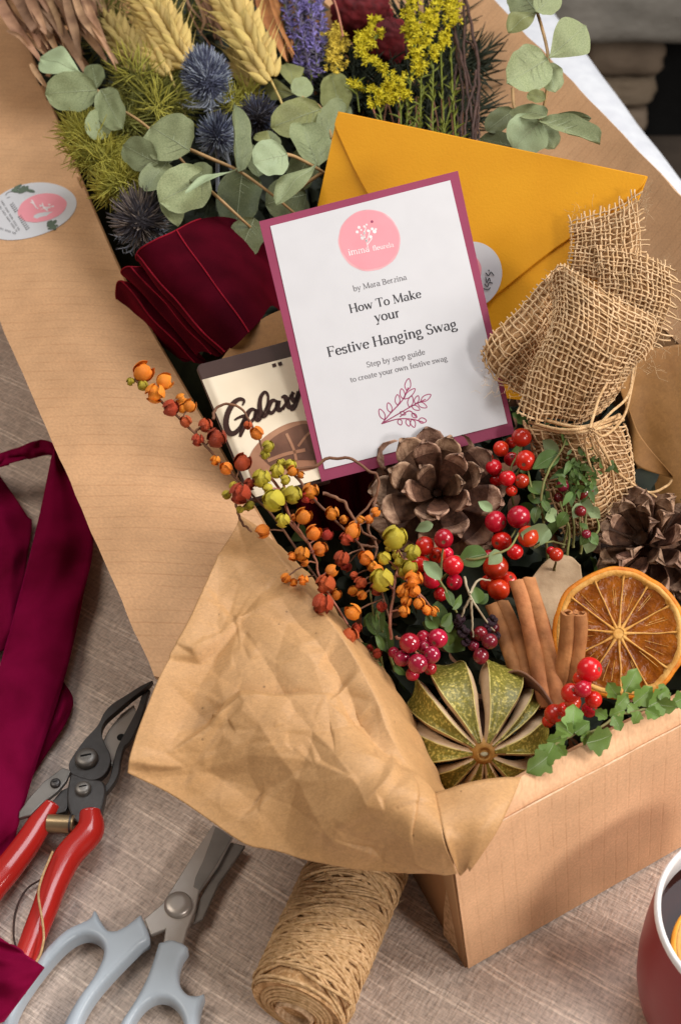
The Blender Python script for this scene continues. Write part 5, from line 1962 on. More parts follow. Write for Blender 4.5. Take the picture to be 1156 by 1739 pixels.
# ------------------------------------------------------------------ leaves, berries, pods
def leaf_mesh(L, w, kind='oval', fold=.15, curl=.15, nl=12, nw=7, mi=0, vein=1, wave=0.0, seed=0):
    """leaf along +x, face +z"""
    G = np.zeros((nl, nw, 3))
    for i in range(nl):
        s = i / (nl - 1)
        if kind == 'round':
            hw = w * math.sqrt(max(0, 1 - abs(2 * s - 1) ** 2.3))
        elif kind == 'oval':
            hw = w * math.sin(math.pi * s ** .8) ** .8
        elif kind == 'tear':
            hw = w * math.sin(math.pi * s ** 1.5) ** .75
        elif kind == 'lobed':
            hw = w * math.sin(math.pi * s ** .85) ** .7 * (.62 + .38 * abs(math.cos(s * 8.2)))
        else:
            hw = w * math.sin(math.pi * s ** .7)
        hw = max(hw, w * .03)
        for j in range(nw):
            q = j / (nw - 1) * 2 - 1
            hj = hw * (1 + wave * n3(s * 4, q * 2, seed))
            G[i, j] = (L * s, hj * q, fold * hw * abs(q) ** 1.3 - curl * L * s * s + wave * w * .8 * n3(s * 3.0, q * 1.6, seed + 7))
    mb = MB()
    mb.grid(G, mi)
    if vein:
        c = G[:, nw // 2] + V(0, 0, .00012)
        mb.tube(c[: nl - 1], np.linspace(.024, .008, nl - 1) * w, 4, vein)
        if vein == 1 and kind == 'round':
            for s in (-1, 1):
                for k in (2, 4, 6):
                    if k + 3 < nl:
                        a, b = G[k, nw // 2], G[k + 3, nw // 2 + s * (nw // 2 - 1)]
                        mb.tube([a + V(0, 0, .0001), (a + b) / 2 + V(0, 0, .00006), b + V(0, 0, .00008)], [.009 * w, .007 * w, .003 * w], 3, vein)
    return mb


def frame_from(d, n):
    x = nrm(d)
    z = nrm(np.asarray(n) - x * (np.asarray(n) @ x))
    return np.stack([x, np.cross(z, x), z], 1)


berry_p = MB()
berry_p.ball((0, 0, 0), 1, 20, 14, 0, lambda d: 1 - .16 * max(0, d[2] - .93) / .07 + .012 * n3(d[0] * 2, d[1] * 2, d[2] * 2))
berry_p.m = [1 if k < 20 else 0 for k in range(len(berry_p.f))]


def _berry(m):
    o = berry_p.build('berry', [m, M['stem_b']], None, local=True)
    return proto(o)


BR, BC, BW_ = _berry(M['red']), _berry(M['crimson']), _berry(M['wine'])
bb = MB()
for k in range(16):
    d = nrm(rng.normal(0, 1, 3))
    bb.ball(d * .62, .42, 8, 6)
BD = proto(bb.build('dried_berry', M['black_berry'], None, local=True))


def pod_proto(name, m, lob, seed, open_=.25):
    """three lobed seed pod: round body with deep creases and three lifted husks"""
    mb = MB()
    mb.ball((0, 0, 0), .82, 18, 12, 0, lambda d: 1 + lob * .16 * math.cos(3 * math.atan2(d[1], d[0])) * (1 - d[2] ** 2) + .20 * n3(d[0] * 2.6, d[1] * 2.6, d[2] * 2.6 + seed) + .14 * abs(n3(d[0] * 6, d[1] * 6, d[2] * 6 + seed)) - .10 * max(0, d[2] - .7))
    for k in range(3):
        az = k * 2.094 + .3
        G = np.zeros((8, 7, 3))
        for i in range(8):
            t = i / 7
            el = -1.1 + 2.2 * t
            for j in range(7):
                q = (j / 6 * 2 - 1) * .85 * math.sin(math.pi * (.12 + .82 * t)) ** .8
                r = 1.0 + open_ * t * t + .05 * n3(t * 3, q * 3, seed + k)
                G[i, j] = (r * math.cos(el) * math.cos(az + q), r * math.cos(el) * math.sin(az + q), r * math.sin(el))
        mb.grid(G)
    return proto(mb.build(name, m, None, local=True))


PO, PR_, PY_ = pod_proto('seed_pod', M['husk_o'], 1, 1), pod_proto('seed_pod', M['husk_r'], 1.3, 4, .12), pod_proto('seed_pod', M['husk_y'], .8, 7, .05)


def lv(name, m, L, w, kind, fold, curl, vein=None, wave=.1, seed=0):
    return proto(leaf_mesh(L, w, kind, fold, curl, vein=1 if vein else 0, wave=wave, seed=seed).build(name, [m] + ([vein] if vein else []), None, local=True))


LG = lv('leaf', M['leaf'], 1, .30, 'oval', .25, .25, M['vein'], .15, 2)
LD = lv('leaf', M['leaf_d'], 1, .27, 'oval', .2, .3, None, .2, 5)
LP = lv('leaf', M['leaf_p'], 1, .34, 'oval', .25, .2, None, .12, 6)
LS = lv('leaf', M['leaf'], 1, .42, 'oval', .35, .15, None, .05, 8)
LN = lv('leaf', M['leaf'], 1, .13, 'oval', .2, .4, None, .2, 9)
LI = lv('leaf', M['ivy'], 1, .42, 'lobed', .22, .25, M['vein'], .12, 11)


def put_leaf(src, parent, b, t, zb, zt, roll=0.0, wid=1.0):
    a, c = P(*b, zb), P(*t, zt)
    d = c - a
    L = np.linalg.norm(d)
    n = rot_about(NV, nrm(d), roll)
    return inst(src, parent, a, frame_from(d, n), (L, L * wid, L))


def sprig(name, label, cat, stems, mstem, at, group=None, r=.0007):
    """thing with one stem mesh; stems are lists of (x, y, z) pixels"""
    t = thing(name, label, cat, tuple(P(*at)), group)
    mb = MB()
    for s in stems:
        q = cr(px3(s), max(12, 5 * len(s)))
        q = q + np.array([[n3(i * .5, s[0][0], k) for k in (1, 2, 3)] for i in range(len(q))]) * .0006
        mb.tube(q, np.linspace(r * 1.25, r * .75, len(q)), 5)
    mb.build('stem', mstem, t)
    return t


def berries(t, src, lst):
    for x, y, r, z in lst:
        p = P(x, y, z)
        a = rng.uniform(0, 6.28)
        d = nrm(NV * .3 + rng.normal(0, 1, 3) * .7)
        inst(src, t, p, axes(d), r * mpp(p) * rng.uniform(.95, 1.03, 3))


GB = 'red berry clusters in the box'
t = sprig('berry_cluster', 'topmost glossy red berries, between the open pine cone and the burlap', 'berries',
          [[(868, 835, .125), (866, 800, .145), (884, 760, .152)], [(866, 812, .138), (845, 790, .145)], [(868, 815, .138), (888, 790, .150)], [(868, 833, .130), (872, 870, .12)]], M['stem_g'], (868, 850, .1), GB)
berries(t, BR, [(885, 743, 17, .156), (850, 762, 14, .149), (827, 777, 10, .143), (838, 794, 14, .146), (892, 782, 18, .154), (861, 812, 14, .148), (886, 817, 13, .147), (868, 833, 10, .142), (842, 815, 12, .139), (868, 780, 13, .138), (866, 752, 10, .140)])
t = sprig('berry_cluster', 'large bright red berries just above the longest cinnamon stick', 'berries',
          [[(872, 862, .125), (880, 878, .132)], [(905, 930, .128), (930, 920, .124), (960, 925, .118)], [(850, 1000, .115), (846, 950, .122), (875, 900, .128)]], M['stem_g'], (870, 950, .1), GB)
berries(t, BR, [(880, 878, 20, .142), (841, 886, 19, .137), (896, 911, 18, .142), (874, 937, 14, .136), (851, 919, 17, .130), (841, 963, 22, .128), (846, 1001, 19, .120), (862, 985, 15, .118), (828, 990, 14, .115), (830, 945, 12, .122)])
t = sprig('berry_cluster', 'red berries below the open pine cone, left of the small grey green leaf', 'berries',
          [[(745, 1010, .115), (748, 970, .130), (753, 920, .140)], [(748, 985, .125), (720, 930, .132)], [(748, 985, .125), (770, 962, .138)]], M['stem_g'], (745, 960, .1), GB)
berries(t, BR, [(753, 915, 17, .146), (721, 927, 17, .140), (769, 960, 18, .145), (713, 957, 16, .132), (733, 983, 17, .136), (771, 988, 14, .135), (748, 1009, 12, .130), (742, 943, 14, .132), (758, 940, 12, .130), (700, 940, 11, .124)])
t = sprig('berry_cluster', 'tight bunch of crimson berries above the gourd, at the left', 'berries',
          [[(672, 1080, .125), (690, 1095, .122), (710, 1110, .118)], [(700, 1140, .105), (712, 1115, .112)]], M['stem_p'], (710, 1110, .09), GB)
berries(t, BC, [(695, 1092, 18, .136), (719, 1083, 13, .131), (743, 1084, 17, .133), (733, 1112, 15, .133), (709, 1127, 17, .132), (682, 1118, 14, .128), (720, 1099, 12, .130), (668, 1108, 10, .120), (700, 1145, 12, .118), (730, 1135, 12, .118)])
t = sprig('berry_cluster', 'dark wine and dried black berries left of the short cinnamon stick', 'berries',
          [[(788, 980, .140), (797, 1010, .140), (815, 1040, .134), (838, 1072, .124)], [(800, 1018, .140), (801, 1050, .132), (803, 1082, .124)], [(798, 1014, .140), (786, 1040, .134), (782, 1052, .130)], [(797, 1008, .141), (812, 985, .141), (832, 986, .138)]], M['stem_w'], (805, 1080, .09), GB, .0006)
berries(t, BW_, [(831, 1089, 14, .130), (815, 1076, 13, .124), (816, 1114, 14, .122), (838, 1066, 10, .120), (803, 1096, 10, .118), (806, 1078, 10, .122)])
berries(t, BD, [(780, 1052, 11, .130), (786, 1072, 12, .126), (790, 1090, 9, .121), (834, 1054, 11, .128), (826, 1066, 10, .125), (842, 1080, 8, .121), (776, 1062, 9, .124)])
t = sprig('berry_cluster', 'red berries in front of the dried orange slice, above the leafy sprig', 'berries',
          [[(975, 1230, .09), (980, 1195, .11), (1000, 1140, .13)], [(978, 1210, .1), (945, 1212, .112)]], M['stem_g'], (975, 1200, .09), GB)
berries(t, BR, [(1000, 1137, 22, .146), (989, 1170, 15, .144), (969, 1177, 17, .138), (1007, 1188, 15, .136), (972, 1193, 15, .134), (941, 1213, 18, .124), (990, 1160, 14, .134), (958, 1205, 13, .122), (1000, 1205, 14, .124), (930, 1225, 11, .114), (984, 1152, 12, .138)])
for (x, y, lab) in ((944, 942, 'lone small dark red berry right of the bright red cluster'),):
    t = sprig('berry', lab, 'berries', [[(940, 970, .115), (944, 950, .126)]], M['stem_g'], (944, 960, .1))
    berries(t, BR, [(x, y, 12, .134), (935, 936, 8, .128)])

GO = 'orange seed pod sprigs in the box'


def podsprig(label, stems, lst, at, m='stem_b'):
    t = sprig('seed_pod_sprig', label, 'berry sprig', stems, M[m], at, GO)
    lst = list(lst)
    if len(lst) > 6:
        for _ in range(9):
            x, y, r, z, k = lst[rng.integers(1, len(lst))]
            lst.append((x + rng.choice([-1, 1]) * rng.uniform(10, 18), y + rng.uniform(-16, 16), rng.uniform(6, 9), z - rng.uniform(.001, .006), k))
    for x, y, r, z, k in lst:
        p = P(x, y, z)
        near = min((q for s in stems for q in cr(px3(s), 40)), key=lambda q: np.linalg.norm(q - p))
        d = nrm(p - near + NV * .002)
        inst({'o': PO, 'r': PR_, 'y': PY_}[k], t, p, axes(nrm(d + rng.normal(0, .35, 3))), r * mpp(p) * rng.uniform(.95, 1.08))
        if np.linalg.norm(p - near) > .004:
            mb = MB()
            mb.tube([near, (near + p) / 2 + V(0, 0, .001), p], .0005, 4)
            mb.build('stalk', M[m], t)
    return t


podsprig('long sprig of orange and rust seed pods reaching from the box across the left flap', [[(228, 645, .185), (255, 665, .184), (285, 692, .180), (330, 735, .174), (372, 782, .168), (420, 832, .162), (470, 885, .154), (525, 965, .146), (580, 1045, .136), (625, 1115, .12)],
         [(330, 735, .174), (348, 720, .178)], [(420, 832, .162), (440, 800, .162)]],
         [(243, 632, 17, .188, 'o'), (264, 668, 17, .187, 'o'), (279, 648, 14, .188, 'o'), (222, 648, 7, .185, 'y'), (243, 655, 9, .186, 'y'), (290, 693, 14, .183, 'r'), (322, 690, 11, .182, 'o'), (316, 716, 10, .178, 'r'), (349, 722, 12, .178, 'r'), (368, 744, 17, .176, 'r'), (336, 747, 11, .174, 'r'),
          (412, 785, 16, .172, 'r'), (366, 782, 9, .169, 'o'), (385, 796, 10, .169, 'o'), (408, 838, 19, .166, 'r'), (425, 822, 11, .166, 'r'), (398, 826, 9, .164, 'y'), (425, 858, 8, .160, 'y'), (548, 1025, 17, .146, 'r'), (553, 992, 16, .150, 'r'), (595, 1080, 14, .136, 'r'), (515, 985, 9, .150, 'o'), (447, 902, 12, .158, 'o'), (570, 1010, 9, .143, 'o'), (640, 1110, 8, .122, 'r')], (470, 885, .12))
podsprig('sprig of yellow green and orange pods in the middle of the orange sprigs', [[(446, 800, .165), (475, 830, .164), (486, 862, .163), (500, 890, .160), (522, 920, .158), (536, 950, .154), (545, 985, .150), (590, 1060, .135)], [(486, 862, .163), (478, 800, .166), (468, 790, .166)], [(522, 920, .158), (498, 895, .157), (488, 882, .155)]],
         [(444, 812, 17, .171, 'y'), (470, 800, 13, .171, 'y'), (493, 790, 10, .170, 'y'), (465, 850, 19, .169, 'y'), (497, 840, 15, .169, 'y'), (480, 884, 12, .166, 'y'), (515, 877, 13, .166, 'o'), (532, 905, 13, .164, 'o'), (555, 908, 11, .161, 'r'), (513, 940, 12, .161, 'o'), (543, 932, 12, .161, 'o'), (496, 800, 9, .171, 'o'), (455, 830, 9, .168, 'y'), (562, 970, 10, .154, 'o'), (484, 815, 9, .168, 'y')], (520, 920, .12), 'stem_p')
podsprig('sprig of small orange pods nearest the open pine cone', [[(480, 790, .165), (505, 812, .164), (530, 845, .162), (570, 885, .158), (610, 925, .154), (640, 980, .148), (660, 1050, .13)], [(610, 925, .154), (640, 930, .152)]],
         [(527, 834, 13, .167, 'o'), (520, 845, 9, .165, 'r'), (564, 872, 12, .164, 'o'), (598, 904, 13, .160, 'o'), (588, 915, 12, .158, 'r'), (580, 948, 14, .155, 'r'), (622, 948, 13, .156, 'o'), (612, 990, 11, .150, 'r'), (600, 1040, 14, .144, 'o'), (640, 1000, 11, .147, 'r'), (600, 895, 9, .161, 'o'), (632, 962, 9, .154, 'o'), (648, 1030, 9, .140, 'r'), (615, 1010, 8, .146, 'o')], (600, 920, .12))
podsprig('sprig of fat yellow green pods turning orange, left of the red berries', [[(664, 1085, .125), (662, 1050, .138), (668, 1010, .144), (672, 975, .148), (684, 955, .152), (675, 930, .155)], [(672, 975, .148), (690, 985, .150), (704, 1000, .148)], [(684, 955, .152), (700, 940, .153)]],
         [(670, 913, 22, .163, 'y'), (700, 938, 14, .160, 'y'), (652, 948, 12, .156, 'y'), (648, 985, 19, .156, 'y'), (695, 964, 14, .158, 'y'), (702, 984, 14, .157, 'o'), (684, 1004, 11, .152, 'o'), (703, 1003, 11, .154, 'o'), (711, 1024, 9, .150, 'o'), (686, 1038, 9, .148, 'o'), (640, 970, 11, .152, 'o'), (690, 1020, 9, .149, 'o')], (664, 1060, .1), 'stem_p')
podsprig('three dried ochre pods on a thin curl over the chocolate wrapper', [[(362, 712, .180), (366, 695, .182), (385, 686, .184), (410, 694, .184), (424, 715, .182), (440, 745, .180), (448, 780, .176)]],
         [(437, 736, 11, .186, 'o'), (455, 758, 11, .184, 'y'), (421, 722, 7, .184, 'r'), (450, 772, 8, .180, 'y')], (440, 760, .15))

# tendrils
for lab, pts in (('brown curled tendril crossing the lower edge of the guide card', [(490, 800, .165), (530, 792, .168), (565, 779, .172), (596, 779, .174), (622, 798, .172), (640, 806, .168), (642, 832, .162), (625, 858, .155), (600, 885, .15)]),
                 ('fine dried tendril looping left of the open pine cone', [(640, 840, .155), (632, 870, .152), (625, 900, .148), (640, 930, .145), (630, 960, .14)]),
                 ('second fine tendril under the guide, by the small orange pods', [(548, 838, .16), (580, 850, .160), (600, 880, .158), (618, 905, .15), (640, 915, .148)]),
                 ('amber strand bending over the left flap below the rust pods', [(425, 830, .160), (408, 838, .158), (402, 860, .155), (410, 885, .150), (428, 905, .145)])):
    mb = MB()
    q = cr(px3(pts), 40)
    q += np.array([[n3(i * .3, k, len(lab)) for k in (1, 2, 3)] for i in range(40)]) * .0012
    mb.tube(q, np.linspace(.0010, .0006, 40), 5)
    tag(mb.build('tendril', M['stem_b'], None), lab, 'tendril')

# small leafy bits between the berries
t = sprig('leafy_sprig', 'small grey green leaves on a thin twig between the two red clusters', 'leaves', [[(770, 945, .140), (800, 950, .148), (835, 942, .150), (865, 930, .148), (880, 905, .146)]], M['stem_g'], (800, 950, .12))
put_leaf(LG, t, (826, 940), (776, 950), .150, .148, .4, 1.35)
put_leaf(LP, t, (848, 936), (832, 958), .150, .148, -.3, 1.3)
put_leaf(LP, t, (884, 905), (938, 906), .148, .140, .5, .9)
t = sprig('leafy_sprig', 'green leaves climbing right of the top red berries against the burlap', 'leaves', [[(930, 960, .11), (925, 900, .13), (918, 850, .145), (930, 800, .155), (955, 760, .160), (962, 735, .160)], [(925, 885, .135), (905, 840, .145), (896, 800, .15)]], M['stem_g'], (925, 900, .1))
for b, e, z0, z1, ro, src in (((948, 770), (908, 790), .158, .158, .3, LG), ((948, 768), (918, 748), .158, .160, -.4, LP), ((956, 755), (966, 722), .160, .162, .5, LG), ((925, 850), (892, 838), .146, .144, .2, LG), ((920, 850), (935, 870), .146, .143, -.4, LG), ((912, 860), (905, 885), .142, .140, .5, LG),
                              ((920, 840), (900, 815), .147, .148, .2, LS), ((925, 880), (950, 868), .140, .138, .3, LP), ((928, 895), (920, 925), .136, .132, -.3, LP), ((940, 780), (925, 800), .156, .154, .3, LG)):
    put_leaf(src, t, b, e, z0, z1, ro)
t = sprig('thyme_sprig', 'tuft of fine green thyme in front of the burlap trunk, right of the red berries', 'herb sprig', [[(985 + dx, 930, .11), (980 + dx * .6, 880, .125), (975 + dx, 800, .145)] for dx in (-30, -12, 5, 22)], M['stem_g'], (980, 900, .1))
for k in range(130):
    x, y = rng.normal(985, 17), rng.normal(795, 22)
    if not (755 < y < 850):
        continue
    a = rng.uniform(0, 6.28)
    l = rng.uniform(9, 22)
    z = .150 + rng.uniform(-.006, .006)
    put_leaf(LN, t, (x, y), (x + l * math.cos(a), y + l * math.sin(a)), z, z + rng.uniform(-.004, .004), rng.uniform(-.6, .6), 1.5)
t = sprig('leafy_sprig', 'pale green bracts and red seed heads on twigs below the thyme tuft', 'leaves', [[(985, 940, .11), (990, 900, .125), (1000, 850, .135)], [(960, 960, .11), (965, 900, .125), (950, 850, .14), (960, 830, .142)], [(1000, 850, .135), (975, 840, .14)], [(990, 930, .12), (1015, 900, .125), (1010, 870, .13)]], M['stem_g'], (985, 930, .1))
for b, e, z0, z1, ro, src in (((985, 850), (1005, 870), .140, .138, .3, LP), ((985, 855), (975, 880), .140, .136, -.3, LP), ((1000, 862), (1018, 880), .137, .134, .2, LP), ((1000, 905), (985, 925), .132, .128, .2, LG), ((1000, 905), (1016, 925), .132, .128, -.2, LG), ((995, 900), (985, 885), .132, .134, .6, LG), ((960, 850), (978, 835), .144, .146, .3, LG),
                              ((962, 870), (945, 895), .140, .134, .3, LG), ((1002, 840), (1014, 820), .140, .142, .2, LG), ((1005, 915), (995, 940), .128, .122, .2, LP), ((966, 945), (945, 960), .118, .113, .2, LP)):
    put_leaf(src, t, b, e, z0, z1, ro, 1.2)
berries(t, BW_, [(955, 825, 11, .146), (948, 845, 9, .140), (990, 838, 12, .142), (1000, 832, 8, .140), (985, 868, 10, .138), (995, 907, 8, .132)])
t = sprig('leafy_sprig', 'plump bright green leaves above the crimson bunch', 'leaves', [[(760, 1075, .115), (745, 1055, .125), (735, 1030, .135)]], M['stem_g'], (745, 1065, .1))
for b, e, z0, z1, ro in (((742, 1060), (744, 1020), .135, .142, .2), ((740, 1062), (715, 1060), .134, .132, -.3), ((748, 1062), (768, 1042), .135, .138, .5), ((744, 1066), (722, 1045), .136, .138, .1), ((752, 1064), (772, 1062), .133, .130, .1), ((760, 1075), (762, 1098), .128, .122, 0), ((812, 1025), (805, 995), .134, .140, .2), ((812, 1025), (828, 1008), .133, .136, -.3), ((752, 1075), (790, 1105), .120, .112, 0)):
    put_leaf(LS, t, b, e, z0, z1, ro, 1.0)
t = sprig('leafy_sprig', 'narrow dark green leaves left of the pink stalk, near the paper edge', 'leaves', [[(650, 1140, .10), (640, 1080, .125), (628, 1000, .140)], [(670, 1140, .10), (655, 1090, .12), (640, 1040, .135)]], M['stem_g'], (645, 1100, .1))
for b, e, z0, z1, ro in (((640, 1080), (622, 1040), .128, .132, .2), ((645, 1075), (640, 1020), .128, .138, -.2), ((650, 1105), (640, 1075), .122, .13, .4), ((660, 1110), (650, 1050), .118, .132, .1), ((645, 1120), (615, 1090), .114, .12, .2), ((640, 1060), (650, 1020), .13, .138, .6), ((648, 1130), (622, 1125), .11, .112, .2), ((668, 1130), (690, 1150), .108, .102, .2), ((632, 1040), (615, 1065), .132, .126, .3)):
    put_leaf(LG, t, b, e, z0, z1, ro, .7)
# sage like bits over the left cluster
t = sprig('leafy_sprig', 'furry pale sage leaf lying over the red berries below the pine cone', 'leaves', [[(724, 955, .150), (745, 985, .149), (765, 1020, .142), (775, 1040, .135)]], M['stem_g'], (760, 1010, .12))
put_leaf(LP, t, (748, 985), (718, 948), .153, .156, .2, .75)
put_leaf(LG, t, (768, 1030), (758, 995), .144, .148, .4, .7)
put_leaf(LG, t, (768, 1035), (788, 1010), .142, .144, .4, .7)
put_leaf(LP, t, (735, 890), (705, 900), .140, .138, .2, .9)
put_leaf(LP, t, (835, 868), (812, 850), .140, .143, .2, .9)

# lobed leafy sprig at the box front
t = sprig('leafy_sprig', 'bright lobed green leaves hanging over the front wall of the box', 'leaves', [[(1150, 1200, .125), (1100, 1205, .130), (1050, 1215, .130), (1010, 1240, .130), (975, 1245, .132)], [(1050, 1215, .130), (1060, 1170, .134)], [(985, 1245, .132), (960, 1225, .136)], [(975, 1245, .132), (935, 1270, .130), (905, 1300, .127)]], M['stem_g'], (1040, 1220, .1))
for b, e, z0, z1, ro in (((970, 1245), (978, 1196), .134, .142, .2), ((972, 1248), (945, 1228), .134, .138, .1), ((975, 1245), (1002, 1228), .134, .138, .2), ((962, 1248), (930, 1262), .134, .132, -.3), ((985, 1252), (1010, 1255), .133, .130, .3), ((995, 1262), (1046, 1252), .132, .130, .2), ((940, 1262), (920, 1300), .132, .128, .2), ((935, 1280), (900, 1312), .129, .128, -.1), ((945, 1265), (960, 1285), .130, .127, .3),
                         ((1060, 1175), (1085, 1138), .134, .142, .2), ((1050, 1185), (1030, 1160), .134, .138, -.2), ((1075, 1195), (1110, 1170), .132, .138, .2), ((1100, 1200), (1145, 1180), .132, .133, .2), ((1095, 1205), (1120, 1218), .131, .130, .1), ((1085, 1208), (1075, 1228), .131, .129, .3), ((1060, 1205), (1035, 1215), .132, .131, .2), ((1040, 1215), (1055, 1240), .131, .128, -.2), ((1110, 1195), (1150, 1205), .131, .130, .4), ((1120, 1190), (1130, 1160), .133, .137, .2), ((1065, 1195), (1085, 1215), .132, .130, -.4), ((1030, 1220), (1010, 1205), .130, .132, .1), ((1045, 1200), (1070, 1180), .133, .136, .3), ((1140, 1195), (1175, 1180), .13, .132, .2)):
    put_leaf(LI, t, b, e, z0, z1, ro, 1.15)

# uneven leaf ground, coloured near black for the shade down in the box
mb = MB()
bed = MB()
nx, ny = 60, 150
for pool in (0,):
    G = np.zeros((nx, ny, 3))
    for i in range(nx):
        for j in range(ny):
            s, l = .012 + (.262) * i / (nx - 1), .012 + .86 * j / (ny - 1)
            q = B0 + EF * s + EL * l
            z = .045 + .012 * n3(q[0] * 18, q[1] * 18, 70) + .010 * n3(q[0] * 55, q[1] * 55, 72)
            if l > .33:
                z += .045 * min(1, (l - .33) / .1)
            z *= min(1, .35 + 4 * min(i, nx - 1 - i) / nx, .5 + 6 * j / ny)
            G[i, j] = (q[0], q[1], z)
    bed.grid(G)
fb_ = bed.build('shade_filling', M['leaf_d'], None)
tag(fb_, 'near black leaf filling standing in for shade in the gaps between all decorations', 'filling', None, 'stuff')
mb = MB()
LM = leaf_mesh(1, .3, 'oval', .3, .4, 6, 4, 0, 0)
lvv, lff = np.vstack(LM.v), LM.f
for k in range(1500):
    s, l = rng.uniform(.02, .26), rng.uniform(.03, .86)
    q = B0 + EF * s + EL * l
    z = rng.uniform(.05, .085) if l < .36 else rng.uniform(.09, .125)
    z = min(z, .05 + .30 * min(s, .28 - s)) if l < .36 else z
    L = rng.uniform(.010, .030)
    R = axes(nrm(rng.normal(0, 1, 3) * .6 + NV), rng.normal(0, 1, 3))
    mb.add((lvv * L) @ R.T + V(q[0], q[1], z), lff)
tag(mb.build('leaf_litter', M['leaf_d'], None), 'loose leaves coloured near black as shadow under the berries and flowers', 'filling', None, 'stuff')

# small sprigs of green and brown bits wedged between the decorations, front half
mb = MB()
for k in range(430):
    s, l = rng.uniform(.025, .255), rng.uniform(.04, .36)
    q = B0 + EF * s + EL * l
    z = rng.uniform(.062, .104) * min(1, .55 + 3.2 * min(s, .28 - s, l + .06))
    L = rng.uniform(.008, .022)
    R = axes(nrm(rng.normal(0, 1, 3) * .7 + NV), rng.normal(0, 1, 3))
    mb.add((lvv * L * V(1, rng.uniform(.4, 1), 1)) @ R.T + V(q[0], q[1], z), lff, int(rng.integers(0, 3)))
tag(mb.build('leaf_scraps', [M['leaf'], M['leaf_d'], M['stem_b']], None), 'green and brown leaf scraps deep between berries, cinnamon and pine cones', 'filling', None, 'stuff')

# ================================================================== the bouquet in the far half of the box
GE = 'eucalyptus stems in the bouquet'


def euc_proto(m, kind, fold, curl, wave, seed):
    return proto(leaf_mesh(1, .5, kind, fold, curl, 16, 11, 0, 1, wave, seed).build('leaf', [m, M['vein']], None, local=True))


EU = {k: [euc_proto(M[m], kd, f, c, w, s) for s, (kd, f, c, w) in enumerate((('round', .10, .10, .16), ('round', .28, .05, .2), ('tear', .12, .22, .16)))]
      for k, m in (('n', 'euc'), ('d', 'euc_d'), ('l', 'euc_l'), ('y', 'euc_y'))}


def eleaf(t, b, e, w, zb, ze, k='n', v=0, roll=0.0):
    a, c = P(*b, zb), P(*e, ze)
    L = np.linalg.norm(c - a)
    n = rot_about(NV, nrm(c - a), roll)
    W = w * mpp((a + c) / 2)
    return inst(EU[k][v], t, a, frame_from(c - a, n), (L, W, (L + W) / 2))


def euc(label, stems, leaves, at):
    t = thing('eucalyptus_stem', label, 'eucalyptus', tuple(P(*at)), GE)
    mb = MB()
    for s in stems:
        q = cr(px3(s), 30)
        mb.tube(q, np.linspace(.0012, .0008, 30), 6)
    mb.build('stem', M['euc_stem'], t)
    for l in leaves:
        o = eleaf(t, *l)
    return t


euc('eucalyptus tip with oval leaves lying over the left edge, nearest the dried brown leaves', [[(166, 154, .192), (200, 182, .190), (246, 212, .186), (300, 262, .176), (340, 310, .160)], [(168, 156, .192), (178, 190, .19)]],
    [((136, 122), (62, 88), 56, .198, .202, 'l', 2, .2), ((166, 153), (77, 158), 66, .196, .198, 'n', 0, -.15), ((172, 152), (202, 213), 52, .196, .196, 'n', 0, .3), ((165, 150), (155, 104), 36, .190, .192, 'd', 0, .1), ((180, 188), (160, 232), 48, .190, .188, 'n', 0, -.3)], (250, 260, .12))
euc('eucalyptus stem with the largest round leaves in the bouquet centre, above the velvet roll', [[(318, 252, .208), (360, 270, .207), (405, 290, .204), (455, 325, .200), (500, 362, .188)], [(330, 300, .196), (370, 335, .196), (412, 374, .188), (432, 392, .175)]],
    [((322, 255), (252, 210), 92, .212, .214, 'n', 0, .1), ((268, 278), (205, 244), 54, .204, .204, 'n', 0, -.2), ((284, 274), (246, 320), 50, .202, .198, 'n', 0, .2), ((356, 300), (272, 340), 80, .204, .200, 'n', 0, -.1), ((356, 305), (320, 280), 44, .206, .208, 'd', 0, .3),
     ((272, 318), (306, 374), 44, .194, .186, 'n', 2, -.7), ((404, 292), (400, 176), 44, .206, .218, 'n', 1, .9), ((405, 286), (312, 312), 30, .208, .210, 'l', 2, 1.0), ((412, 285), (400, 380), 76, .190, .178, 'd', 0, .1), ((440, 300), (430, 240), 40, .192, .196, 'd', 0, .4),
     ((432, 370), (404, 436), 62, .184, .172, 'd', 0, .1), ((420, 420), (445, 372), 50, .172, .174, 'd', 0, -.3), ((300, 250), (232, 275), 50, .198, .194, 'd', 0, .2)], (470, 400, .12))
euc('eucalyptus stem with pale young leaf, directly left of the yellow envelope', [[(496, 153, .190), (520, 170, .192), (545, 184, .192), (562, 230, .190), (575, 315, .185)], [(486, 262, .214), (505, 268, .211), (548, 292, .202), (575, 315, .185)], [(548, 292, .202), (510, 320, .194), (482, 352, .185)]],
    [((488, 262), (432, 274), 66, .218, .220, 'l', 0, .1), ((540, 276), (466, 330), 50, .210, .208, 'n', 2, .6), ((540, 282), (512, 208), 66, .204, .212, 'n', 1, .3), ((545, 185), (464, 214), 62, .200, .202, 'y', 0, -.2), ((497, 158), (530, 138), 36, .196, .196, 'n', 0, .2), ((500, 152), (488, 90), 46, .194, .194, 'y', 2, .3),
     ((500, 160), (444, 148), 34, .192, .190, 'y', 2, -.3), ((580, 200), (560, 118), 54, .188, .196, 'y', 0, -.2), ((545, 235), (590, 165), 52, .192, .194, 'n', 0, .2), ((520, 330), (450, 345), 74, .192, .188, 'd', 0, .2), ((462, 244), (432, 222), 26, .206, .208, 'y', 2, .3), ((530, 250), (500, 320), 52, .198, .190, 'd', 0, -.3), ((470, 380), (520, 330), 56, .178, .184, 'd', 0, .2), ((596, 215), (570, 245), 40, .185, .182, 'n', 0, .1), ((450, 250), (470, 225), 36, .198, .198, 'n', 0, .2)], (560, 320, .12))
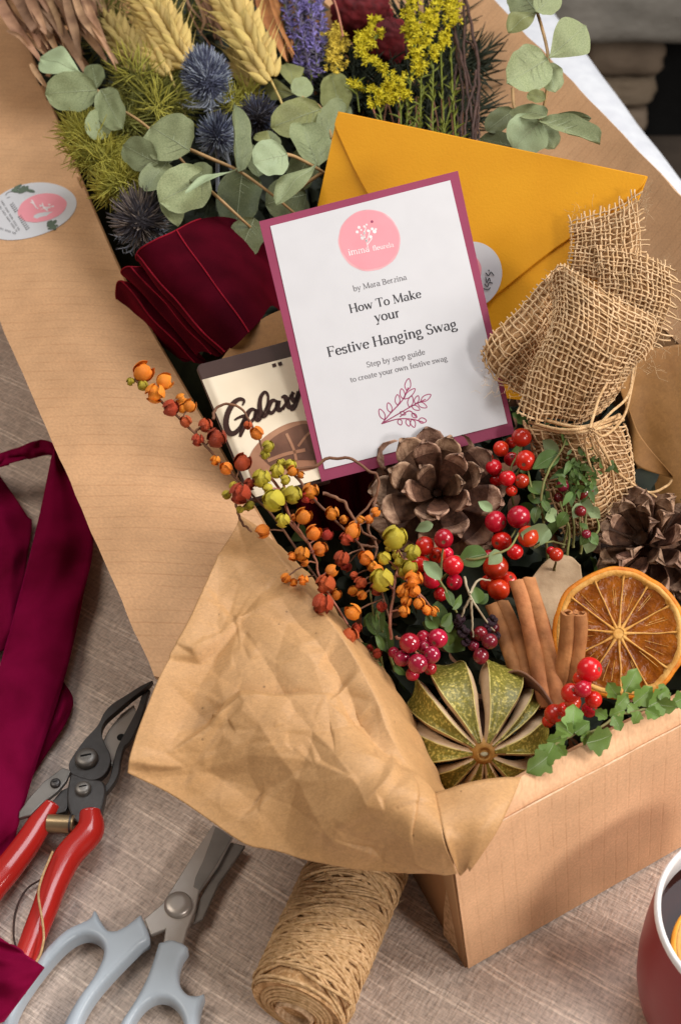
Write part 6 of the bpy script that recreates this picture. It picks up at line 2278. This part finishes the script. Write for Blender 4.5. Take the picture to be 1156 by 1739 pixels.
euc('eucalyptus stem rising past the right flap, leaves over the brightly lit cloth', [[(898, -30, .285), (906, 4, .280), (918, 42, .275), (930, 95, .268), (928, 150, .256), (918, 205, .244), (905, 252, .222), (890, 300, .19)], [(870, 150, .245), (872, 180, .242), (880, 192, .24), (900, 215, .24)]],
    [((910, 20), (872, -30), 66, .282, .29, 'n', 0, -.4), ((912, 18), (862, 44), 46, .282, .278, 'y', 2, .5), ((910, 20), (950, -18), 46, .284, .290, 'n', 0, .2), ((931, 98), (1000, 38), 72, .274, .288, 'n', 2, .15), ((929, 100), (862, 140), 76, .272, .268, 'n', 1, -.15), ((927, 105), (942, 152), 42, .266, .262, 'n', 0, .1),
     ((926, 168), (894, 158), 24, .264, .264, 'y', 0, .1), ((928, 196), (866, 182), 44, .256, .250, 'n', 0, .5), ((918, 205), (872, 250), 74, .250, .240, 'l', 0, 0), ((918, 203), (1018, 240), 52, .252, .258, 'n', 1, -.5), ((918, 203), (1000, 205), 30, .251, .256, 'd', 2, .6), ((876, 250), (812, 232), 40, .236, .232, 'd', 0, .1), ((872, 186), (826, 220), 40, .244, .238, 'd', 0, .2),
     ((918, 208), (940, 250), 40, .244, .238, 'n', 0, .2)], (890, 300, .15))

# wheat
gm = MB()


def gr_fn(d):
    return 1 - .25 * max(0, d[2]) ** 2


gpr = [(0, .0), (.10, .06), (.165, .25), (.17, .45), (.13, .70), (.07, .90), (.02, 1.02)]
ga = np.linspace(0, 2 * math.pi, 10, endpoint=False)
gm.grid(np.array([[(r * math.cos(t), r * .8 * math.sin(t) + (.03 if abs(t - math.pi / 2) < .1 else 0), z) for t in ga] for r, z in gpr]), cv=True)
gm.tube([(0, .02, .95), (.02, .05, 1.35), (.06, .10, 1.9)], [.022, .014, .004], 4)
GRAIN = {k: proto(gm.build('grain', m, None, local=True)) for k, m in (('w', M['wheat']), ('d', M['wheat_d']))}


def wheat(label, p0, p1, wpx, z0, z1, k='w', n=17):
    """ear from base p1 up to tip p0"""
    a, b = P(*p1, z1), P(*p0, z0)
    t = thing('wheat_ear', label, 'wheat', tuple(a), 'wheat ears in the bouquet')
    ax_ = nrm(b - a)
    L = np.linalg.norm(b - a)
    W = wpx * mpp((a + b) / 2)
    nn = nrm(NV - ax_ * (NV @ ax_))
    sd = np.cross(ax_, nn)
    mb = MB()
    mb.tube([a - ax_ * .05 - NV * .02, a - ax_ * .02 - NV * .004, a, b], .0009, 6)
    mb.build('stem', M[dict(w='wheat', d='wheat_d')[k]], t)
    gl = L / n * 2.75
    for i in range(n):
        f = i / n
        tap = (.62 + .38 * math.sin(math.pi * min(.5, f + .15))) if f < .5 else 1 - .45 * max(0, (f - .6) / .4) ** 2
        for s, up in ((-1, .35), (1, .35), (-.42, .95), (.42, .95)):
            o_ = a + ax_ * L * (f + (.5 / n if s in (1, .42) else 0)) + sd * s * W * .19 * tap + nn * up * W * .10 * tap
            d = nrm(ax_ * 1 + sd * s * .52 + nn * up * .30 + rng.normal(0, .07, 3))
            inst(GRAIN[k], t, o_, axes(d, sd), gl * tap * rng.uniform(.9, 1.08) * (1 if abs(s) == 1 else .92))
    return t


wheat('tall golden wheat ear rising behind the blue thistle, left one of the two brightest', (222, -52), (322, 112), 47, .205, .192, 'w', 19)
wheat('widest golden wheat ear, between the blue thistle and the orange strip of dried leaf', (360, -58), (462, 140), 52, .208, .196, 'w', 20)
wheat('slim wheat ear left of the bright ear, half behind it', (246, 5), (290, 128), 34, .190, .186, 'w', 13)
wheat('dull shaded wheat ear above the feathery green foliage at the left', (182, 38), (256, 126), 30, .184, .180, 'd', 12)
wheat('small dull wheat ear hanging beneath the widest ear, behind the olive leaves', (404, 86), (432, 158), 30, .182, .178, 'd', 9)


# thistles
def thistle(label, c, rx, ry, z, m, mt, n, axis, bract=True, spl=.45):
    p = P(*c, z)
    k = mpp(p)
    t = thing('thistle', label, 'thistle', tuple(p), 'thistles in the bouquet')
    A = axes(axis)
    r0, r1 = rx * k, ry * k
    mb = MB()
    mb.ball((0, 0, 0), (r0 * .70, r0 * .70, r1 * .78), 16, 12)
    vs = np.vstack(mb.v) @ A.T + p
    core = MB()
    core.add(vs, mb.f)
    core.build('flower_head', M[m], t)
    sp_ = MB()
    for i in range(n):
        f = (i + .5) / n
        th = math.acos(1 - 1.72 * f)
        az = i * 2.39996
        d = A @ V(math.sin(th) * math.cos(az), math.sin(th) * math.sin(az), math.cos(th))
        o_ = p + A @ V(r0 * .66 * math.sin(th) * math.cos(az), r0 * .66 * math.sin(th) * math.sin(az), r1 * .74 * math.cos(th))
        l = r0 * spl * rng.uniform(.7, 1.3)
        dd = nrm(d + A[:, 2] * .35 + rng.normal(0, .14, 3))
        sp_.tube([o_, o_ + dd * l * .55, o_ + dd * l + A[:, 2] * l * .08], [k * 1.5, k * 1.1, k * .35], 4, cap=False, mi=0 if rng.random() < .6 else 1)
    sp_.build('spikes', [M[m], M[mt]], t)
    if bract:
        bm = MB()
        for i in range(16):
            az = i / 16 * 2 * math.pi + rng.uniform(-.15, .15)
            d = A @ V(math.cos(az), math.sin(az), -.15)
            o_ = p - A[:, 2] * r1 * .72 + d * r0 * .2
            l = r0 * rng.uniform(.8, 1.25)
            q = cr([o_, o_ + d * l * .5 - A[:, 2] * l * .08, o_ + d * l + A[:, 2] * l * .25], 8)
            bm.tube(q, np.array([1.2, 2.4, 3.0, 2.8, 2.2, 1.5, .9, .2]) * k, 5, flat=.35, up=A[:, 2])
            for e in (.4, .6, .8):
                o2 = q[int(e * 7)]
                for s in (1, -1):
                    dd = nrm(d * .7 + np.cross(A[:, 2], d) * s)
                    bm.tube([o2, o2 + dd * l * .22], [k * .9, k * .2], 3, cap=False)
        bm.tube([p - A[:, 2] * r1 * .7, p - A[:, 2] * (r1 * .7 + .05) - NV * .02], .0013, 6)
        bm.build('bracts', M['thistle_t'], t)
    return t


thistle('large blue thistle head in the middle of the bouquet, below the wheat', (350, 130), 43, 50, .202, 'thistle', 'thistle_t', 640, UV_ * .60 - RV * .15 + NV * .45, True, .34)
thistle('smaller blue thistle just under the large one, partly behind eucalyptus', (370, 228), 30, 30, .196, 'thistle', 'thistle_t', 260, UV_ * .3 + NV * .8 + RV * .1, True, .6)
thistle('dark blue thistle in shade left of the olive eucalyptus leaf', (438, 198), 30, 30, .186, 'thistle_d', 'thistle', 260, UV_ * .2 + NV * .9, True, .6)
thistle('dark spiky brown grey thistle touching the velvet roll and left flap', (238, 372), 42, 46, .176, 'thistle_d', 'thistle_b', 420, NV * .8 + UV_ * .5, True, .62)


# feathery foliage tufts
def tuft(name, label, blobs, m, cat, n, lpx, group=None, thin=.00042):
    p = P(blobs[0][0], blobs[0][1], blobs[0][2])
    mb = MB()
    for (x, y, z, r) in blobs:
        for i in range(n):
            a = rng.uniform(0, 6.28)
            q = math.sqrt(rng.random()) * r
            cx, cy = x + q * math.cos(a), y + q * math.sin(a) * .85
            o_ = P(cx, cy, z + .012 * (1 - (q / r) ** 2) + rng.uniform(-.012, .002))
            k = mpp(o_)
            d = nrm(RV * math.cos(a) * .8 + UV_ * (-math.sin(a) * .8 + .25) + NV * rng.uniform(.1, .9) + rng.normal(0, .35, 3))
            l = lpx * k * rng.uniform(.5, 1.2)
            side = rng.normal(0, .35, 3)
            pts = [o_ - d * l * .3, o_ + d * l * .3, o_ + d * l * .7 + side * l * .2, o_ + d * l + side * l * .45]
            mb.tube(pts, [thin * 1.1, thin * 1.2, thin, thin * .35], 3, cap=False)
    o = mb.build(name, m, None)
    return tag(o, label, cat, group)


GM_ = 'feathery foliage tufts in the bouquet'
tuft('feathery_foliage', 'yellow green feathery tuft lying along the left flap below the eucalyptus tip', [(158, 246, .172, 42), (140, 225, .170, 30), (178, 270, .172, 30)], M['moss'], 'foliage', 330, 30, GM_)
tuft('feathery_foliage', 'bright yellow green feathery tuft right above the dark spiky thistle', [(202, 308, .178, 32), (190, 320, .174, 22), (222, 300, .178, 22)], M['moss'], 'foliage', 300, 28, GM_)
tuft('feathery_foliage', 'olive feathery foliage between wheat and the large round eucalyptus leaves', [(255, 160, .172, 52), (235, 130, .170, 32), (285, 180, .172, 38), (215, 205, .170, 30)], M['moss_d'], 'foliage', 300, 34, GM_)
tuft('feathery_foliage', 'yellow tipped feathery strands left of the blue thistle, top of the olive foliage', [(232, 120, .180, 34), (270, 175, .182, 30)], M['moss'], 'foliage', 90, 34, GM_)
tuft('feathery_foliage', 'dark green feathery foliage at the top between dried leaves and wheat', [(170, 20, .165, 40), (190, 60, .162, 40), (300, 40, .16, 40)], M['moss_d'], 'foliage', 150, 60, GM_, .00035)
tuft('feathery_foliage', 'thin yellow green strands under the widest wheat ear', [(420, 160, .178, 20), (395, 175, .180, 16)], M['moss'], 'foliage', 80, 30, GM_)


tuft('feathery_foliage', 'near black greenery added as shade behind the goldenrod and dark twigs', [(640, 110, .150, 50), (715, 60, .150, 55), (700, 150, .150, 55), (760, 200, .150, 45), (780, 110, .150, 40), (720, 230, .150, 55), (600, 160, .150, 40)], M['leaf_d'], 'foliage', 170, 60, GM_, .0008)  # added strands, near black for the dark behind the goldenrod


# dried brown leaves: bundles of long twisted strips
def straw(label, strips, m, at, name='dried_leaves'):
    t = thing(name, label, 'dried leaves', tuple(P(*at)), 'bundles of dried leaves')
    for (pts, w) in strips:
        q = cr(px3(pts), 26)
        k = mpp(q[12])
        mb = MB()
        tw = rng.uniform(-1, 1)
        G = np.zeros((26, 5, 3))
        for i in range(26):
            f = i / 25
            tg = nrm(q[min(25, i + 1)] - q[max(0, i - 1)])
            nn = nrm(NV - tg * (NV @ tg))
            nn = rot_about(nn, tg, tw * (f - .3) * 1.6 + .4 * n3(f * 3, w, tw))
            sd = np.cross(tg, nn)
            ww = w * k * .5 * (math.sin(math.pi * (.08 + .88 * f)) ** .6)
            for j in range(5):
                s = j / 2 - 1
                G[i, j] = q[i] + sd * s * ww + nn * (.35 * ww * s * s + .0010 * n3(f * 6, s, w))
        mb.grid(G)
        mb.build('leaf', m, t)
    return t


def many(n, x0, y0, x1, y1, sx, sy, z, w, bow=12):
    out = []
    for _ in range(n):
        ox, oy = rng.uniform(-sx, sx), rng.uniform(-sy, sy)
        e = rng.normal(0, .12)
        zz = z + rng.uniform(-.016, .010)
        dx, dy = x1 - x0, y1 - y0
        mx, my = (x0 + x1) / 2 + ox + rng.normal(0, bow), (y0 + y1) / 2 + oy + rng.normal(0, bow * .5)
        l = rng.uniform(.6, 1.05)
        out.append(([(x0 + ox, y0 + oy, zz), (mx, my, zz + .006), (x0 + ox + dx * l + rng.normal(0, 10), y0 + oy + dy * l + rng.normal(0, 8), zz + rng.uniform(-.01, .004))], rng.uniform(w * .5, w * 1.4)))
    return out


straw('bundle of dried brown strap leaves filling the upper left corner of the bouquet',
      many(34, 20, -70, 130, 110, 50, 20, .176, 15) + many(16, 110, -60, 190, 100, 22, 16, .184, 14) +
      [([(106, -30, .196), (118, 20, .198), (130, 60, .197), (140, 102, .190)], 16), ([(120, -40, .198), (136, 20, .199), (165, 60, .196), (200, 108, .185)], 14), ([(40, -30, .192), (60, 20, .194), (78, 58, .186)], 18), ([(12, 52, .180), (34, 62, .184), (50, 78, .178)], 8), ([(52, 108, .178), (64, 126, .18), (84, 152, .174)], 10), ([(150, -30, .19), (160, 15, .192), (158, 40, .186)], 12)], M['straw'], (110, 60, .1))
straw('orange brown dried leaf strips hanging between the widest wheat ear and lavender',
      [([(434, -40, .192), (446, 20, .198), (468, 68, .198), (486, 104, .190)], 18), ([(442, -30, .190), (462, 40, .196), (484, 88, .192)], 12), ([(478, 40, .186), (490, 80, .19), (500, 108, .185)], 6), ([(500, 30, .186), (497, 70, .19), (494, 104, .185)], 6), ([(470, 20, .18), (482, 60, .186), (490, 110, .18)], 7)] + many(5, 455, -40, 490, 90, 14, 10, .186, 6, 5), M['straw_o'], (470, 60, .1))
straw('thin brown dried stalks between the two brightest wheat ears', many(16, 318, -60, 372, 80, 28, 12, .170, 6, 8), M['straw'], (340, 40, .1), 'dried_stalks')


# lavender
def lavender(label, spikes, at):
    t = thing('lavender', label, 'lavender', tuple(P(*at)))
    for pts in spikes:
        q = cr(px3(pts), 60)
        k = mpp(q[30])
        mb = MB()
        mb.tube(q, .0007, 5)
        mb.build('stem', M['gold_g'], t)
        mb = MB()
        for i in range(230):
            o_ = q[rng.integers(0, 59)]
            d = nrm(rng.normal(0, 1, 3) + NV * .4)
            tg = nrm(q[1] - q[0]) * -1
            dd = nrm(d * .8 - tg * -.5)
            l = k * rng.uniform(6, 13)
            mi = 0 if rng.random() < .45 else 1
            mb.tube([o_ + d * k * 2, o_ + dd * l * .6 + d * k * 2, o_ + dd * l + d * k * 2], [k * 1.4, k * 1.9, k * .9], 4, mi=mi)
            if mi == 0 and rng.random() < .6:
                e = o_ + dd * l + d * k * 2
                for _ in range(4):
                    f = nrm(dd * .5 + rng.normal(0, .7, 3))
                    mb.tube([e, e + f * k * 4.5], [k * 1.3, k * .5], 3, cap=False)
        mb.build('flower_spike', [M['lav'], M['lav_d']], t)
    return t


lavender('bunch of purple lavender spikes at the top, left of the yellow goldenrod', [[(470, -40, .190), (492, 40, .192), (515, 128, .184)], [(492, -40, .194), (510, 40, .198), (530, 132, .188)], [(518, -40, .196), (530, 40, .200), (541, 128, .190)], [(536, -40, .192), (545, 30, .196), (548, 100, .188)], [(505, -30, .184), (520, 50, .186), (528, 145, .178)]], (520, 100, .12))

# goldenrod
fl_ = MB()
for k in range(5):
    a = k * 1.2566
    d = V(math.cos(a), math.sin(a), .55)
    fl_.tube([(0, 0, -.3), tuple(d * .45), tuple(d * 1.0 + V(0, 0, .05))], [.16, .30, .08], 4, flat=.5)
fl_.ball((0, 0, .1), .3, 6, 5)
FLO = np.vstack(fl_.v), fl_.f


def goldenrod(label, sprays, at, leafy):
    t = thing('goldenrod', label, 'goldenrod', tuple(P(*at)), 'goldenrod sprays in the bouquet')
    st_ = MB()
    lf_ = MB()
    for pts, r, n in sprays:
        q = cr(px3(pts), 50)
        k = mpp(q[25])
        st_.tube(q, .0008, 5)
        mb = MB()
        for i in range(n):
            o_ = q[rng.integers(0, 49)]
            off = RV * rng.normal(0, r * .5) + UV_ * rng.normal(0, r * .35) + NV * abs(rng.normal(0, r * .4))
            e = o_ + off * k
            A = axes(nrm(off * k + NV * .004 + rng.normal(0, .002, 3)))
            s = k * rng.uniform(4.5, 8.5)
            mb.add((FLO[0] * s) @ A.T + e, FLO[1], 0)
            st_.tube([o_ - UV_ * k * 6, (o_ + e) / 2 + UV_ * k * -2, e], .00035, 3, cap=False)
        mb.build('florets', M['gold'], t)
    for pts, n in leafy:
        q = cr(px3(pts), 40)
        k = mpp(q[20])
        st_.tube(q, .0006, 4)
        for i in range(n):
            o_ = q[rng.integers(0, 39)]
            d = nrm(UV_ * .8 + RV * rng.normal(0, .8) + NV * rng.uniform(0, .7))
            l = k * rng.uniform(10, 24)
            lf_.tube([o_, o_ + d * l * .5, o_ + d * l + RV * l * rng.normal(0, .2)], [k * .8, k * 2.0, k * .4], 4, flat=.4, up=NV)
    st_.build('stems', M['gold_g'], t)
    if leafy:
        lf_.build('leaves', M['gold_g'], t)
    return t


goldenrod('loose spray of yellow goldenrod in the bouquet centre, in front of dark red flowers', [([(622, 62, .200), (608, 78, .200), (628, 102, .202), (655, 122, .204), (678, 148, .203), (690, 168, .200)], 11, 75), ([(640, 30, .194), (628, 45, .198), (612, 70, .200)], 7, 26), ([(652, 55, .2), (640, 60, .2), (628, 80, .2)], 7, 16), ([(640, 160, .202), (660, 150, .204), (680, 130, .204)], 16, 46), ([(596, 140, .198), (620, 150, .2), (650, 150, .2)], 8, 20), ([(630, 180, .198), (650, 172, .2), (676, 170, .2)], 10, 26)], (660, 200, .14),
          [([(650, 215, .19), (645, 190, .196), (640, 160, .2)], 8), ([(680, 225, .19), (680, 190, .196), (676, 160, .2)], 8), ([(610, 190, .19), (606, 160, .196), (600, 140, .198)], 5)])
goldenrod('tall upright goldenrod with bright yellow florets, beside the dark twigs', [([(700, -30, .212), (702, 30, .210), (704, 80, .208), (712, 128, .202)], 13, 130), ([(690, 10, .206), (694, 45, .206), (690, 70, .204)], 9, 36), ([(726, 20, .208), (722, 60, .208), (735, 100, .204)], 11, 60), ([(766, -30, .208), (764, 10, .210), (768, 40, .206)], 12, 64), ([(758, 60, .204), (752, 75, .204), (745, 85, .202)], 9, 26), ([(735, -30, .208), (742, 20, .21), (730, 60, .206)], 10, 40)], (725, 220, .14),
          [([(690, 232, .188), (692, 180, .196), (700, 120, .202)], 18), ([(712, 240, .188), (714, 180, .196), (715, 110, .202)], 20), ([(735, 245, .188), (734, 190, .196), (735, 110, .202)], 20), ([(756, 250, .188), (752, 190, .196), (748, 90, .202)], 20), ([(775, 252, .188), (770, 190, .194), (765, 80, .2)], 16), ([(702, 236, .184), (706, 200, .19), (720, 150, .194)], 14), ([(745, 248, .184), (760, 200, .19), (775, 140, .194)], 14)])
t = thing('mustard_flower', 'ochre yellow rounded flower cluster between lavender and the loose goldenrod', 'flower', tuple(P(570, 90, .18)))
mb = MB()
for i in range(150):
    o_ = P(rng.normal(570, 9), rng.normal(82, 20), .196 + rng.uniform(-.006, .006))
    A = axes(nrm(NV + rng.normal(0, .7, 3)))
    mb.add((FLO[0] * mpp(o_) * rng.uniform(4, 7)) @ A.T + o_, FLO[1], 0)
mb.build('florets', M['mustard'], t)
mb = MB()
mb.tube(px3([(572, 120, .18), (570, 90, .192), (568, 50, .192)]), .001, 5)
mb.build('stem', M['stem_g'], t)
mb = MB()
mb.tube(cr(px3([(560, -20, .212), (572, 15, .214), (578, 40, .212), (582, 62, .206)]), 20), .0008, 5)
tag(mb.build('thin_stem', M['stem_p'], None), 'thin pink stem in front of the dark red flower', 'stem')

# dark red cockscomb flowers
for lab, (x, y, z, r) in (('dark red velvety flower at the top edge, right of the lavender', (612, 20, .188, 46)), ('dark red flower head in the shadow behind the loose goldenrod', (660, 70, .172, 38))):
    p = P(x, y, z)
    k = mpp(p) * r
    mb = MB()
    mb.ball(p, (k, k * .9, k * .9), 48, 32, 0, lambda d: 1 + .20 * abs(n3(d[0] * 4, d[1] * 4, d[2] * 4)) + .22 * abs(n3(d[0] * 11, d[1] * 11, d[2] * 11)))
    tag(mb.build('dark_red_flower', M['cocks'], None), lab, 'flower', 'dark red flowers')

# dark twigs
t = thing('twig_bundle', 'bundle of dark brown bare twigs right of the goldenrod', 'twigs', tuple(P(800, 240, .15)))
for pts, r in (([(780, -50, .205), (790, 0, .206), (803, 60, .206), (812, 110, .204), (811, 160, .20), (803, 210, .192), (800, 262, .18)], .0013), ([(786, -40, .204), (788, 40, .205), (788, 100, .203), (800, 150, .2), (808, 200, .192), (806, 250, .182)], .0010), ([(768, 40, .20), (776, 75, .202), (788, 120, .202), (796, 170, .198), (804, 225, .188), (800, 260, .18)], .0013), ([(770, 60, .196), (780, 120, .198), (786, 160, .196), (782, 220, .19), (790, 262, .18)], .0010), ([(790, 70, .2), (800, 75, .2), (808, 90, .2)], .0008),
               ([(808, 120, .204), (804, 150, .202), (794, 180, .198), (788, 230, .19), (786, 260, .18)], .0010), ([(775, 110, .196), (770, 160, .194), (778, 210, .19), (776, 255, .18)], .0009), ([(814, 140, .2), (812, 200, .194), (814, 255, .186)], .0008)):
    mb = MB()
    q = cr(px3(pts), 50)
    q += np.array([[n3(i * .35, r * 1000, k_) for k_ in (1, 2, 3)] for i in range(50)]) * .0012
    mb.tube(q, r * (1 + .25 * np.array([max(0, n3(i * .7, r * 3000, 4)) for i in range(50)])) * np.linspace(1, .8, 50), 6)
    mb.build('twig', M['twig'], t)
# dark wine stalks among the greenery
t = thing('stalk_bundle', 'reddish stalks at the foot of the goldenrod, just above the envelope', 'stems', tuple(P(730, 240, .15)))
for k in range(12):
    x = 640 + k * 13 + rng.uniform(-4, 4)
    mb = MB()
    mb.tube(cr(px3([(x, 262, .170), (x - 3 + rng.normal(0, 3), 215, .182), (x + rng.normal(0, 6), 165, .190)]), 14), .0007, 5)
    mb.build('stalk', M['stem_p' if k % 3 == 0 else 'stem_b'], t)

# ------------------------------------------------------------------ prototypes leave the scene, their copies stay
for o in PROTO:
    bpy.data.objects.remove(o, do_unlink=True)
bpy.context.view_layer.update()
